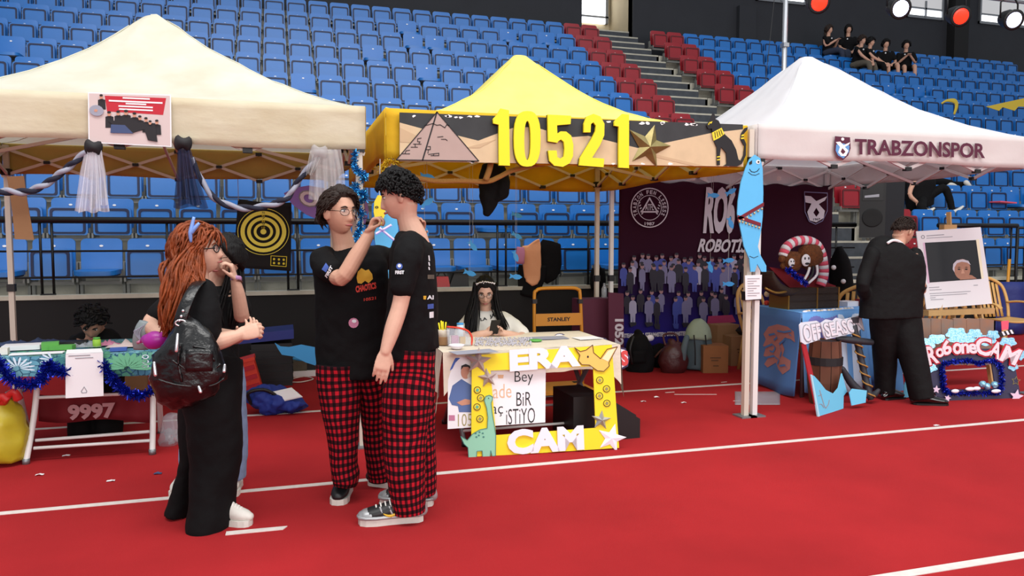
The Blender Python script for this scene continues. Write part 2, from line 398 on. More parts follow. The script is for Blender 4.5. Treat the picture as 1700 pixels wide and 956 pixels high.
def seat_shapes(open_):
    """local shapes of one seat, front towards -y; returns {part: (verts, faces)}"""
    d = {}
    fb = lambda x, y, z: (x, -.02+y-.11*(.38-z)*.6+.16*x*x, .42+z)
    d['backrest'] = plate(rrect(.43, .375, .055, 4, .03), .03, fb)
    sx = lambda x, y, z: (x, -.026+y-.11*(.38-z)*.6+.16*x*x, .42+z)
    d['number_disc'] = plate([(.021*math.cos(i*.785), .290+.012*math.sin(i*.785)) for i in range(8)], .004, sx)
    if open_:
        # lowered pan: x, depth and height
        fp = lambda x, y, z: (x, -.06-z, .385+y+.03*math.cos(x*6)*0+.12*(x*x)+.05*max(0, .1-z)-.09*max(0, z-.33))
        d['seat_pan'] = plate(rrect(.43, .40, .09, 4, .05), .05, fp)
        d['pan_rim'] = plate(rrect(.41, .37, .08, 4, .05), .02, lambda x, y, z: (x, -.075-z, .37+y+.1*(x*x)-.09*max(0, z-.33)))
    else:
        fp = lambda x, y, z: (x, -.19+y+.05*z, .335+z)
        d['seat_pan'] = plate(rrect(.425, .345, .05, 4, .03), .045, fp)
        o = rrect(.385, .31, .042, 4, .03); i_ = rrect(.328, .262, .03, 4, .025); n = len(o)
        fr = lambda x, y, z: V(x, -.192+y+.05*z, .353+z)
        vs = [fr(x, 0, z) for x, z in o]+[fr(x, 0, z+.021) for x, z in i_]+[fr(x, -.008, z) for x, z in o]+[fr(x, -.008, z+.021) for x, z in i_]
        fs = []
        for k in range(n):
            j = (k+1) % n
            fs += [(2*n+k, 2*n+j, 3*n+j, 3*n+k), (k, j, 2*n+j, 2*n+k), (n+k, 3*n+k, 3*n+j, n+j)]
        d['pan_rim'] = (vs, fs)
    lv = []; lf = []
    def bx(lo, hi):
        g = G().box(lo, hi); o = len(lv); lv.extend(g.v); lf.extend(tuple(i+o for i in f) for f in g.f)
    bx((-.232, -.2, .30), (-.212, .14, .36)); bx((.212, -.2, .30), (.232, .14, .36))
    bx((-.236, -.02, 0), (-.206, .06, .52)); bx((.206, -.02, 0), (.236, .06, .52)); bx((-.22, -.13, .27), (.22, -.09, .31))
    d['bracket'] = (lv, lf)
    return d
PART_M = {'backrest': 0, 'number_disc': 1, 'seat_pan': 0, 'pan_rim': 2, 'bracket': 3}
SM = {}
for col, ms in (('blue', ('seat_blue', 'sticker', 'seat_groove', 'seat_grey')), ('red', ('seat_red', 'sticker', 'seat_red_dark', 'seat_grey'))):
    for op in (0, 1):
        for k, (vs, fs) in seat_shapes(op).items():
            me = bpy.data.meshes.new(k); me.from_pydata(vs, [], fs); me.materials.append(MATS[ms[PART_M[k]]])
            bm = bmesh.new(); bm.from_mesh(me); bmesh.ops.recalc_face_normals(bm, faces=bm.faces); bm.to_mesh(me); bm.free()
            if k != 'bracket': me.polygons.foreach_set('use_smooth', [True]*len(me.polygons)); me.set_sharp_from_angle(angle=math.radians(40))
            SM[(col, op, k)] = me
seats = []        # (x, y, z, colour, ordinal from the aisle reds, row, side)
for n in range(12):
    for k in range(0, 34):
        x = 7.74-.486*k; seats.append([x, n, 'red' if k < 2 else 'blue', k+1 if k < 2 else k-1, 'left', 0])
    for k in range(0, 26):
        x = 9.71+.486*k; seats.append([x, n, 'red' if k < 2 else 'blue', k+1 if k < 2 else k-1, 'right', 0])
seats = [s for s in seats if not (s[1] < 1 and s[4] == 'right' and s[0] < 9.6)]
def sproj(s, dz=.6): return proj(V(s[0], SY+T_*s[1], SZ+R_*s[1]+dz))
OPEN = [(6,440),(166,440),(20,110),(483,137),(637,92),(677,95),(716,98),(690,123),(687,47),(900,68),(847,80),(808,365),(730,420),(778,420),(838,420),(893,420),(1003,420),(1557,106),(1478,151),(1525,157),(1668,320),(1060,320)]
for ox, oy in OPEN:
    b_ = min(seats, key=lambda s: (sproj(s)[0]-ox)**2+(sproj(s, .5)[1]-oy)**2); b_[5] = 1
for ox, n in ((1375, 11), (1408, 11), (1421, 10), (1440, 10), (1470, 10), (1503, 10)):
    min((s for s in seats if s[1] == n), key=lambda s: abs(sproj(s)[0]-ox))[5] = 1
# what of a seat the tents leave in sight
ROOFS = [[(-5,135),(110,90),(250,12),(330,70),(430,118),(606,180),(606,285),(-5,268)], [(640,182),(735,188),(862,78),(950,150),(1045,202),(1222,206),(1222,285),(640,285)], [(1185,205),(1260,160),(1338,83),(1440,140),(1560,192),(1700,212),(1700,285),(1262,300),(1230,290)],
         [(1027,300),(1380,300),(1380,600),(1027,600)], [(520,320),(725,320),(725,600),(520,600)]]
def inside(p, poly):
    x, y = p; c = False; j = len(poly)-1
    for i in range(len(poly)):
        if (poly[i][1] > y) != (poly[j][1] > y) and x < (poly[j][0]-poly[i][0])*(y-poly[i][1])/(poly[j][1]-poly[i][1])+poly[i][0]: c = not c
        j = i
    return c
def seen(s):
    ok = 0
    for dx in (-.2, 0, .2):
        for dz in (.35, .78):
            u, v = proj(V(s[0]+dx, SY+T_*s[1]-.1, SZ+R_*s[1]+dz))
            if -5 < u < 1705 and v > -5 and not any(inside((u, v), r) for r in ROOFS): ok += 1
    return ok > 0
blue = [s for s in seats if s[2] == 'blue' and seen(s)]; blue.sort(key=lambda s: -ppm(V(s[0], SY+T_*s[1], SZ+R_*s[1])))
pick = blue[:300]+[s for s in seats if s[2] == 'red' and seen(s)]
ids = set(map(id, pick))
for s in pick:
    x, n, c, k, side, op = s
    if c == 'blue': lab = 'blue folding stadium seat, %s row up, %s seat %s of the red seats' % (ORD[n], ordn(k), side)
    else: lab = 'dark red seat %s of the stairs, %s row up, beside the %s' % (side, ORD[n], 'stairs' if k == 1 else 'blue seats')
    t = thing('stadium_seat', lab, 'seat', (x, SY+T_*n, SZ+R_*n), 'blue seats of the stand' if c == 'blue' else 'red seats beside the stairs')
    for p in ('bracket', 'backrest', 'seat_pan'):
        o = bpy.data.objects.new(p, SM[(c, op, p)]); COL.objects.link(o); o.parent = t
        sub = {'backrest': 'number_disc', 'seat_pan': 'pan_rim'}.get(p)
        if sub: q = bpy.data.objects.new(sub, SM[(c, op, sub)]); COL.objects.link(q); q.parent = o
g = G(); g.mi = []
for s in seats:
    if id(s) in ids: continue
    x, n, c, k, side, op = s
    if c == 'red': continue
    for p in PART_M:
        me = SM[(c, op, p)]; g.cur = PART_M[p]
        g.add([v.co+V(x, SY+T_*n, SZ+R_*n) for v in me.vertices], [tuple(f.vertices) for f in me.polygons])
o = g.obj('stadium_seats', ['seat_blue', 'sticker', 'seat_groove', 'seat_grey'], fix=False, smooth='auto')
tag(o, 'remaining blue folding seats high in the stand', 'seats', 'blue seats of the stand', 'stuff')
# ------------------------------------------------------------------ railings
def railing(x0, x1, label, posts):
    t = thing('railing', label, 'railing', (x0, 9.12, .845))
    z = 1.64
    g = G(); g.tube([V(x0, 9.12, z), V(x1, 9.12, z)], .036, seg=12); g.obj('top_rail', 'black_metal', t, True)
    for zz in (1.31, 1.03): G().bar((x0, 9.12, zz), (x1, 9.12, zz), .011).obj('rail_bar', 'black_metal', t, True)
    for a in posts:
        for d in (-.055, .055):
            G().bar((a+d, 9.12, .845), (a+d, 9.12, z), .014).obj('post', 'black_metal', t, True)
        G().box((a-.07, 9.1, .845), (a+.07, 9.14, .86)).obj('foot', 'black_metal', t)
railing(-7, 7.98, 'long black steel railing along the front of the left seats', [-4.84, -3.6, -2.37, -1.14, .13, 1.39, 2.64, 3.86, 5.1, 6.3, 7.6])
railing(9.5, 11.06, 'short black steel railing in front of the right seats', [9.6, 11.0])
# ================================================================== tents
mat('canvas_cream', (230, 231, 216), .85, var=.1, vs=3, bump=.4, bs=5, trans=.3, rgb2=(218, 214, 192))
mat('canvas_yellow', (250, 242, 140), .8, var=.06, vs=3, bump=.25, bs=7, trans=.3, rgb2=(246, 236, 124))
mat('canvas_gold', (240, 196, 36), .8, var=.12, vs=4, bump=.3, bs=9, trans=.35)
mat('canvas_white', (240, 240, 244), .8, var=.04, vs=3, bump=.2, bs=7, trans=.3)
mat('canvas_white2', (236, 228, 226), .8, var=.06, vs=3, bump=.25, bs=8, trans=.3)
mat('canvas_cream2', (230, 222, 198), .85, var=.1, vs=3, bump=.4, bs=5, trans=.3, rgb2=(218, 206, 176), stretch=(1, 1, 2))
mat('frame_tan', (206, 196, 182), .45)
mat('canvas_mustard', (206, 176, 96), .85, var=.12, vs=4, bump=.3, bs=9, trans=.3)
mat('plastic_black', (14, 14, 16), .5)
TY0 = 5.245
def tent(name, label, x0, x1, D, ze, zv, zt, mroof, mval, mframe, apex, peak=(1.8,)*4, mval2=None, dx=0):
    y0, y1 = TY0, TY0+D; cx, cy = apex
    t = thing(name, label, 'tent', ((x0+x1)/2, (y0+y1)/2, 0))
    hx = (x1-x0)/2; mx = (x0+x1)/2; my = (y0+y1)/2
    def top(u, v):
        # square rings drawn in towards the peak
        return None
    g = G(); N = 24; K = 56; vs = []; fs = []
    def ringpt(s, q):            # s: 0 peak .. 1 eaves; q: 0..4 around
        e = int(q) % 4; f = q-int(q); c = [(-1, -1), (1, -1), (1, 1), (-1, 1)]; a, b = c[e], c[(e+1) % 4]
        x, y = a[0]+(b[0]-a[0])*f, a[1]+(b[1]-a[1])*f
        rn = 1
        if s < .15: m = s/.15; k = 1/math.hypot(x, y); rn = m*1+(1-m)*k
        wx, wy = (x+1)/2, (y+1)/2; pk = (peak[0]*(1-wx)+peak[1]*wx)*(1-wy)+(peak[3]*(1-wx)+peak[2]*wx)*wy
        h = (1-s)**pk
        if s < .05: h = (1-.05)**pk+.012*(1-(s/.05)**2)
        X = cx+(mx+hx*x-cx)*s*rn; Y = cy+(my+D/2*y-cy)*s*rn
        return V(X, Y, ze+(zt-ze)*h+(.014*noise.noise(V(X*2.6, Y*2.6, 1))+.008*noise.noise(V(X*9, Y*9, 5))+.030*noise.noise(V(q*7, s*2.2, x0))*(1-s)*(s > .1))*min(1, s*6, (1-s)*8))
    for i in range(N+1):
        s = i/N
        for k in range(K): vs.append(ringpt(s, 4*k/K))
    for i in range(N):
        for k in range(K): fs.append((i*K+k, i*K+(k+1) % K, (i+1)*K+(k+1) % K, (i+1)*K+k))
    g.add(vs, fs); roof = g.obj('canopy', mroof, t, True, fix=True)
    g = G()
    for q in range(4):           # hip seams
        pts = [ringpt(s/20, q)+V(0, 0, .001) for s in range(2, 21)]; g.tube(pts, .005, seg=5)
    g.obj('seam', mroof, roof, True)
    for nm, a, b, nrm in (('valance', V(x0, y0, 0), V(x1, y0, 0), V(0, -1, 0)), ('valance', V(x1, y0, 0), V(x1, y1, 0), V(1, 0, 0)), ('valance', V(x1, y1, 0), V(x0, y1, 0), V(0, 1, 0)), ('valance', V(x0, y1, 0), V(x0, y0, 0), V(-1, 0, 0))):
        g = G()
        def fn(u, v, a=a, b=b, nrm=nrm):
            p = a+(b-a)*u; w = .012*noise.noise(V(u*6, v*2, a.x+a.y))*math.sin(math.pi*v*.5)+.010*math.sin(u*37+v*2)*v*.4
            return p+nrm*(.006+w*math.sin(math.pi*min(1, u*12, (1-u)*12)*.5))+V(0, 0, ze-(ze-zv)*v+.01*math.sin(u*9+a.x)*v)
        g.grid(fn, 40, 6, .004, nrm*-1); g.obj(nm, mval if nrm.y < 0 or not mval2 else mval2, t, True)
    for (px, py) in ((x0+.04, y0+.04), (x1-.04+dx, y0+.04), (x1-.04, y1-.04), (x0+.04, y1-.04)):
        g = G(); g.box((px-.022, py-.022, 0), (px+.022, py+.022, ze-.02)); p_ = g.obj('pole', mframe, t)
        G().box((px-.07, py-.07, 0), (px+.07, py+.07, .012)).obj('foot_plate', 'grey_metal', p_)
        G().box((px-.032, py-.032, .95), (px+.032, py+.032, 1.02)).obj('slider', 'plastic_black', p_)
        G().box((px-.036, py-.036, ze-.30), (px+.036, py+.036, ze-.24)).obj('corner_bracket', 'plastic_black', p_)
    # scissor trusses under the eaves
    zt1, zt0 = ze-.04, ze-.31
    for a, b in ((V(x0, y0+.05, 0), V(x1, y0+.05, 0)), (V(x0, y1-.05, 0), V(x1, y1-.05, 0)), (V(x0+.05, y0, 0), V(x0+.05, y1, 0)), (V(x1-.05, y0, 0), V(x1-.05, y1, 0))):
        for i in range(4):
            p, q = a+(b-a)*(i/4), a+(b-a)*((i+1)/4); up = V(0, 0, zt1), V(0, 0, zt0)
            G().sbar(p+up[i % 2], q+up[(i+1) % 2], .009, .013).obj('truss_bar', mframe, t)
            if i in (0, 1, 2, 3): G().sbar(p+up[(i+1) % 2], q+up[i % 2], .009, .013).obj('truss_bar', mframe, t)
            m_ = (p+q)/2+V(0, 0, (zt0+zt1)/2); G().box(m_-V(.026, .022, .014), m_+V(.026, .022, .014)).obj('joint', 'plastic_black', t)
            if i:
                for u in up: G().box(p+u-V(.03, .022, .016), p+u+V(.03, .022, .016)).obj('joint', 'plastic_black', t)
    # centre pole and struts
    G().bar((cx, cy, zt-.95), (cx, cy, zt-.09), .02).obj('centre_pole', mframe, t, True)
    for (px, py) in ((mx, y0+.05), (mx, y1-.05), (x0+.05, my), (x1-.05, my)):
        G().sbar((px, py, zt0), (cx, cy, zt-.9), .009, .013).obj('strut', mframe, t); G().sbar((px, py, zt1), (cx, cy, zt-.6), .009, .013).obj('strut', mframe, t)
    return t
T1 = tent('canopy_tent', 'cream canopy tent over the left stall with a photo sheet on its front', -2.46, .56, 2.95, 2.33, 2.045, 3.27, 'canvas_cream', 'canvas_cream2', 'frame_tan', (-.95, 6.70), (2.15, 1.4, 1.4, 2.15), 'canvas_mustard')
T2 = tent('canopy_tent', 'yellow canopy tent with big yellow numerals on its painted front board', .70, 3.53, 2.9, 2.33, 1.985, 3.18, 'canvas_yellow', 'canvas_gold', 'frame_tan', (2.11, 6.70), (2.1, 2.15, 2.15, 2.0), None, .10)
T3 = tent('canopy_tent', 'white canopy tent with a maroon club name on its front', 3.63, 6.68, 2.9, 2.35, 2.085, 3.37, 'canvas_white', 'canvas_white2', 'white_metal', (5.18, 6.70), (1.7, 1.55, 1.6, 1.8))
# ================================================================== people
FH = Vector((FW.x, FW.y, 0)).normalized()
mat('skin', (206, 158, 134), .5, var=.08, vs=30, spec=.35)
mat('skin_b', (214, 170, 148), .5, var=.08, vs=30, spec=.35)
mat('skin_d', (176, 128, 106), .5, var=.1, vs=30, spec=.35)
mat('lip', (168, 92, 88), .45)
mat('eye_white', (225, 220, 215), .3); mat('iris', (38, 24, 18), .2)
mat('hair_black', (14, 11, 12), .6, spec=.25, var=.4, vs=60, bump=.4, bs=120, stretch=(1, 1, .2))
mat('hair_brown', (44, 29, 22), .55, spec=.3, var=.4, vs=60, bump=.4, bs=120, stretch=(1, 1, .2))
mat('hair_red', (150, 70, 28), .5, spec=.35, var=.55, vs=45, bump=.4, bs=120, stretch=(1, 1, .25))
mat('tee_black', (13, 12, 14), .85, var=.25, vs=9, bump=.25, bs=22, spec=.2)
mat('suit_black', (10, 9, 11), .75, var=.2, vs=10, bump=.15, bs=30, spec=.25)
mat('tee_white', (226, 222, 214), .85, var=.08, vs=9, bump=.25, bs=20)
mat('cloth_black', (11, 10, 12), .85, var=.25, vs=8, bump=.25, bs=16, spec=.2)
mat('denim', (132, 154, 190), .85, var=.2, vs=25, bump=.15, bs=90)
mat('denim_dark', (44, 52, 72), .85, var=.2, vs=25)
mat('khaki', (96, 88, 76), .85, var=.2, vs=25)
mat('sole_white', (220, 216, 208), .6, var=.1, vs=30); mat('shoe_black', (22, 22, 24), .5); mat('shoe_silver', (176, 178, 180), .35, metal=.4, var=.2, vs=30)
mat('shoe_gold', (214, 170, 40), .4); mat('patent', (10, 10, 11), .08, coat=1); mat('lace', (230, 228, 222), .7)
mat('glass', (200, 215, 225), .2, alpha=.06, spec=.2); mat('wire', (90, 80, 70), .3, metal=.8); mat('print_white', (222, 224, 228), .7); mat('print_red', (196, 52, 40), .7); mat('print_yellow', (206, 160, 42), .7); mat('print_blue', (62, 92, 170), .7); mat('print_pink', (190, 120, 150), .7)
def plaid():
    m = bpy.data.materials.new('plaid'); m.use_nodes = True; nt = m.node_tree; b = nt.nodes['Principled BSDF']; b.inputs['Roughness'].default_value = .9; b.inputs['Specular IOR Level'].default_value = .15
    uv = nt.nodes.new('ShaderNodeUVMap'); sp = nt.nodes.new('ShaderNodeSeparateXYZ'); nt.links.new(uv.outputs[0], sp.inputs[0]); s = []
    for k in (0, 1):
        a = nt.nodes.new('ShaderNodeMath'); a.operation = 'DIVIDE'; a.inputs[1].default_value = .040; nt.links.new(sp.outputs[k], a.inputs[0])
        f = nt.nodes.new('ShaderNodeMath'); f.operation = 'FRACT'; nt.links.new(a.outputs[0], f.inputs[0])
        l = nt.nodes.new('ShaderNodeMath'); l.operation = 'LESS_THAN'; l.inputs[1].default_value = .5; nt.links.new(f.outputs[0], l.inputs[0]); s.append(l)
    ad = nt.nodes.new('ShaderNodeMath'); ad.operation = 'ADD'; nt.links.new(s[0].outputs[0], ad.inputs[0]); nt.links.new(s[1].outputs[0], ad.inputs[1])
    mu = nt.nodes.new('ShaderNodeMath'); mu.operation = 'MULTIPLY'; mu.inputs[1].default_value = .5; nt.links.new(ad.outputs[0], mu.inputs[0])
    r = nt.nodes.new('ShaderNodeValToRGB'); r.color_ramp.interpolation = 'CONSTANT'; e = r.color_ramp.elements
    e[0].position = 0; e[0].color = (*lin((180, 24, 40)), 1); e[1].position = .75; e[1].color = (*lin((18, 8, 12)), 1); x = e.new(.25); x.color = (*lin((70, 12, 22)), 1)
    nt.links.new(mu.outputs[0], r.inputs[0]); nt.links.new(r.outputs[0], b.inputs['Base Color']); MATS['plaid'] = m
plaid()
def frame(f, up=V(0, 0, 1)):
    f = Vector(f).normalized(); x = f.cross(up).normalized(); return x, f, x.cross(f)       # right, forward, up of the head
def headfn(q, p):
    x, y, z = q; t = z/.118
    if t < 0: x *= 1-.30*(-t)**1.7
    if p.y < 0 and t < -.1: y *= 1-.5*min(1, (-t-.1))
    if p.y > 0:
        y *= .96-.05*max(0, t); 
        w = min(1, max(0, (p.y-.25)/.4))
        if t < -.2: y += .012*min(1, (-t-.2)*1.6)*w
        e = math.exp
        zz = (.022-z)/.056; n = .027*max(0, min(1, zz))*(1 if z > -.036 else e(-((z+.036)/.007)**2)); y += w*n*e(-(x/(.008+.006*max(0, min(1, zz))))**2)
        y -= w*.010*e(-((abs(x)-.031)/.015)**2-((z-.012)/.012)**2)
        y += w*.005*e(-((abs(x)-.028)/.03)**2-((z-.034)/.010)**2)
        y += w*(.008*e(-(x/.020)**2-((z+.060)/.006)**2)+.007*e(-(x/.017)**2-((z+.074)/.007)**2)-.003*e(-(x/.022)**2-((z+.067)/.003)**2))
        y += w*.008*e(-(x/.022)**2-((z+.100)/.014)**2)
        y += w*.004*e(-((abs(x)-.045)/.02)**2-((z+.02)/.025)**2)
    return V(x, y, z)
def head(g, c, fr, s=1.0):
    g.ball(c, (.074*s, .096*s, .118*s), 44, 36, (lambda q, p: headfn(q/s, p)*s), fr)
    for k in (-1, 1): g.ball(c+fr[0]*(k*.080*s)-fr[1]*.004*s-fr[2]*.010*s, (.012*s, .020*s, .032*s), 12, 10, None, (fr[0], (fr[1]-fr[0]*k*.5).normalized(), fr[2]))
def face(root, c, fr, s=1.0, brow='hair_black', glasses=None, lips='lip', closed=False):
    X, Y, Z = fr
    L = lambda x, y, z: c+X*(x*s)+Y*(y*s)+Z*(z*s)
    for k in (-1, 1):
        e = G().ball(L(k*.031, .073, .011), (.0145*s, .010*s, (.004 if closed else .0075)*s), 12, 8, None, fr).obj('eye', 'eye_white' if not closed else 'skin_d', root, True)
        if not closed: G().ball(L(k*.031, .0795, .0105), (.0058*s, .0045*s, .0062*s), 10, 6, None, fr).obj('iris', 'iris', e, True)
        G().tube([L(k*.015, .087, .029), L(k*.03, .086, .034), L(k*.048, .073, .028)], [.003*s, .0042*s, .002*s], seg=6, sub=3).obj('eyebrow', brow, root, True)
        G().tube([L(k*.016, .083, .017), L(k*.031, .084, .020), L(k*.046, .072, .014)], [.0012*s, .0022*s, .001*s], seg=5, sub=3).obj('lash', 'iris', root, True)
    G().tube([L(-.022, .083, -.065), L(-.008, .0985, -.062), L(0, .099, -.0635), L(.008, .0985, -.062), L(.022, .083, -.065)], [(.002*s, .001), (.006*s, .004), (.0055*s, .004), (.006*s, .004), (.002*s, .001)], side=Z, seg=8, sub=3).obj('mouth', lips, root, True)
    if glasses:
        gl = G()
        for k in (-1, 1):
            ring = [L(k*.033+.023*math.cos(a), .102-.02*abs(math.cos(a)*.023+k*.033)/.05, .006+.019*math.sin(a)) for a in [i*math.pi/8 for i in range(17)]]
            gl.tube(ring, glasses[1], seg=6)
            gl.tube([L(k*.056, .085, .010), L(k*.078, .03, .012), L(k*.079, -.012, .008)], glasses[1], seg=6)
        gl.tube([L(-.012, .108, .012), L(0, .111, .015), L(.012, .108, .012)], glasses[1], seg=6)
        go = gl.obj('glasses', glasses[0], root, True)
        for k in (-1, 1):
            lp = [L(k*.033+.022*math.cos(a), .101-.02*abs(math.cos(a)*.023+k*.033)/.05, .006+.018*math.sin(a)) for a in [i*math.pi/8 for i in range(16)]]
            G().prism([lp], Y, .001).obj('lens', 'glass', go)
def hair_mask(p, zf, zs, zb):
    az = math.degrees(math.atan2(abs(p.x), p.y)); r = max(1e-6, math.hypot(p.x, p.y))
    zm = zf+(zs-zf)*min(1, max(0, (az-35)/45)) if az < 80 else zs+(zb-zs)*min(1, (az-80)/70)
    return p.z-zm
def hair_cap(g, c, fr, th, zf=.55, zs=-.05, zb=-.5, s=1.0, fn=None):
    def f(q, p):
        v = headfn(q, p); m = hair_mask(p, zf, zs, zb); k = min(1, max(0, m/.14))
        o = p*(th*k-.014*(1-k)); h = p*(.010*k*noise.noise(p*6)+.006*k*noise.noise(p*17))
        return (v+o+h+(fn(p)*k if fn else V(0, 0, 0)))*s
    g.ball(c, (.074, .096, .118), 48, 36, f, fr)
def locks(g, c, fr, n, zf, zs, zb, length, r, comb, th=.01, s=1.0, seg=5, curl=.012, rs=1, jit=.3, zl=1):
    rnd = random.Random(rs); X, Y, Z = fr; k = 0
    while k < n:
        p = V(rnd.gauss(0, 1), rnd.gauss(0, 1), rnd.gauss(0, 1)).normalized()
        if hair_mask(p, zf, zs, zb) < .03: continue
        k += 1
        q = headfn(V(p.x*.074, p.y*.096, p.z*.118), p)+p*th; d = comb(p)+V(rnd.gauss(0, jit), rnd.gauss(0, jit), rnd.gauss(0, jit*.7)); d = d-p*d.dot(p)*.8; d.normalize()
        L = length*(.6+.6*rnd.random())*(zl if p.z < .15 or (zl < 1 and p.y < -.25) else 1); pts = []
        for i in range(4):
            t = i/3; w = q+d*(L*t)+p*(curl*math.sin(t*3)+.006)-p*(L*L*2.2*t*t)
            pts.append(c+(X*w.x+Y*w.y+Z*w.z)*s)
        g.tube(pts, [r*.7*s, r*s, r*.8*s, r*.2*s], seg=seg, sub=2)
def hand(g, w, d, n, curl=(.3,)*4, spread=.02, side=1, thumb=(.7, .6, .25), s=1.0):
    """palm, four unequal fingers bent towards n (palm side) and a thumb leaving the side of the palm"""
    d = Vector(d).normalized(); n = Vector(n); n = (n-d*n.dot(d)).normalized(); l = d.cross(n)*side
    w = Vector(w)
    g.tube([w-d*.03*s, w, w+d*.035*s, w+d*.085*s], [(.025*s, .020*s), (.027*s, .018*s), (.038*s, .016*s), (.040*s, .013*s)], side=l, seg=14, sub=2, rnd=True)
    for i, (o, L) in enumerate(((.031, .066), (.0105, .078), (-.0105, .073), (-.031, .057))):
        p = w+d*((.084-.004*abs(i-1))*s)+l*(o*s); dd = d+l*(o*spread*20*.3); dd.normalize(); pts = [p-d*.02*s, p]; a = 0; cu = curl[i % len(curl)]
        for j, fr_ in enumerate((.45, .32, .25)):
            a += cu*(1 if j else .8); v = dd*math.cos(a)+n*math.sin(a); p = p+v*(L*fr_*s); pts.append(p)
        g.tube(pts, [.0088*s, .0092*s, .0085*s, .0078*s, .0068*s], seg=8, sub=2, rnd=True)
    p = w+d*.022*s+l*.026*s; v = (d*thumb[0]+l*thumb[1]+n*thumb[2]).normalized(); p1 = p+v*.042*s; v2 = (v+d*.5+n*.3).normalized(); p2 = p1+v2*.03*s
    g.tube([p-v*.015*s, p, p1, p2], [.011*s, .013*s, .0098*s, .0075*s], seg=8, sub=2, rnd=True)
def sil(g, rows, seg=26, sub=3, uv=False, cap=True, rnd=False):
    pts = []; rad = []
    for xl, xr, y, Y, dep in rows:
        a, b = P(xl, y, Y), P(xr, y, Y); pts.append((a+b)/2); rad.append(((b-a).length/2, dep))
    g.tube(pts, rad, side=RT, seg=seg, sub=sub, uv=uv, cap=cap, rnd=rnd)
def arm(g, pts, rad, seg=14): g.tube([P(x, y, Y) for x, y, Y in pts], rad, seg=seg, sub=4, rnd=True)
def garment(name, g, m, root, vox=.009, it=5, amp=.008, sc=7, seed=0, fn=None):
    o = g.obj(name, m, root, True, fix=True); remesh(o, vox, it)
    if amp: rumple(o, amp, sc, seed, fn); rumple(o, amp*.4, sc*2.7, seed+9)
    return o
def shoe(root, heel, d, L=.285, style='sneaker', W=.05, up='shoe_black', sole='sole_white', trim=None):
    d = Vector((d[0], d[1], 0)).normalized(); l = V(d.y, -d.x, 0); h = Vector(heel); h.z = 0
    at = lambda u, v, z: h+d*(u*L)+l*(v*W)+V(0, 0, z)
    out = [(0, 0), (.01, .45), (.08, .74), (.3, .74), (.5, .82), (.72, 1), (.88, .92), (.97, .62), (1, 0)]; out = out+[(u, -v) for u, v in out[-2:0:-1]]
    sh = .032 if style == 'sneaker' else .016
    t = G(); t.tube([at(.04, 0, sh+.018), at(.2, 0, sh+.034), at(.42, 0, sh+.036), at(.62, 0, sh+.026), at(.82, 0, sh+.018), at(.93, 0, sh+.012)], [(.030, .030), (W*.76, .045), (W*.8, .047), (W*.94, .038), (W*.92, .030), (W*.66, .022)], side=l, seg=16, sub=3, rnd=True)
    t.tube([at(.2, 0, sh+.03), at(.2, 0, sh+.075)], [(W*.72, .06), (W*.66, .05)], side=l, seg=16)
    sho = t.obj('shoe', up, root, True)
    G().prism([[at(u, v*1.04, 0) for u, v in out]], (0, 0, 1), sh).obj('sole', sole, sho)
    if style == 'sneaker':
        for k, (u, z) in enumerate(((.50, .080), (.57, .073), (.64, .066), (.71, .058))):
            G().tube([at(u, -.62, sh+z-.022), at(u+.02, 0, sh+z+.002), at(u, .62, sh+z-.022)], .0045, seg=5, sub=3).obj('lace', 'lace', sho, True)
        if trim:
            G().tube([at(.80, 0, sh+.017), at(.90, 0, sh+.013), at(.94, 0, sh+.011)], [(W*.97, .031), (W*.84, .028), (W*.66, .023)], side=l, seg=16, sub=3, rnd=True).obj('toe_cap', trim, sho, True)
            G().tube([at(u, v*1.0, sh+.008) for u, v in out+out[:1]], .010, seg=6).obj('mudguard', trim, sho, True)
            G().tube([at(.02, 0, sh+.02), at(.06, 0, sh+.06), at(.09, 0, sh+.085)], [(W*.62, .03), (W*.62, .03), (W*.5, .02)], side=l, seg=12, sub=2, rnd=True).obj('heel_counter', trim, sho, True)
            for s_ in (-1, 1):
                for u in (.30, .46, .60): G().tube([at(u, s_*.80, sh+.01), at(u+.04, s_*.80, sh+.035), at(u+.07, s_*.55, sh+.06)], .006, seg=6, sub=3).obj('side_strip', trim, sho, True)
                G().tube([at(.62, s_*.92, sh+.03), at(.50, s_*.90, sh+.016), at(.26, s_*.84, sh+.05)], [.002, .008, .002], seg=6, sub=4).obj('stripe', 'shoe_gold', sho, True)
    return sho
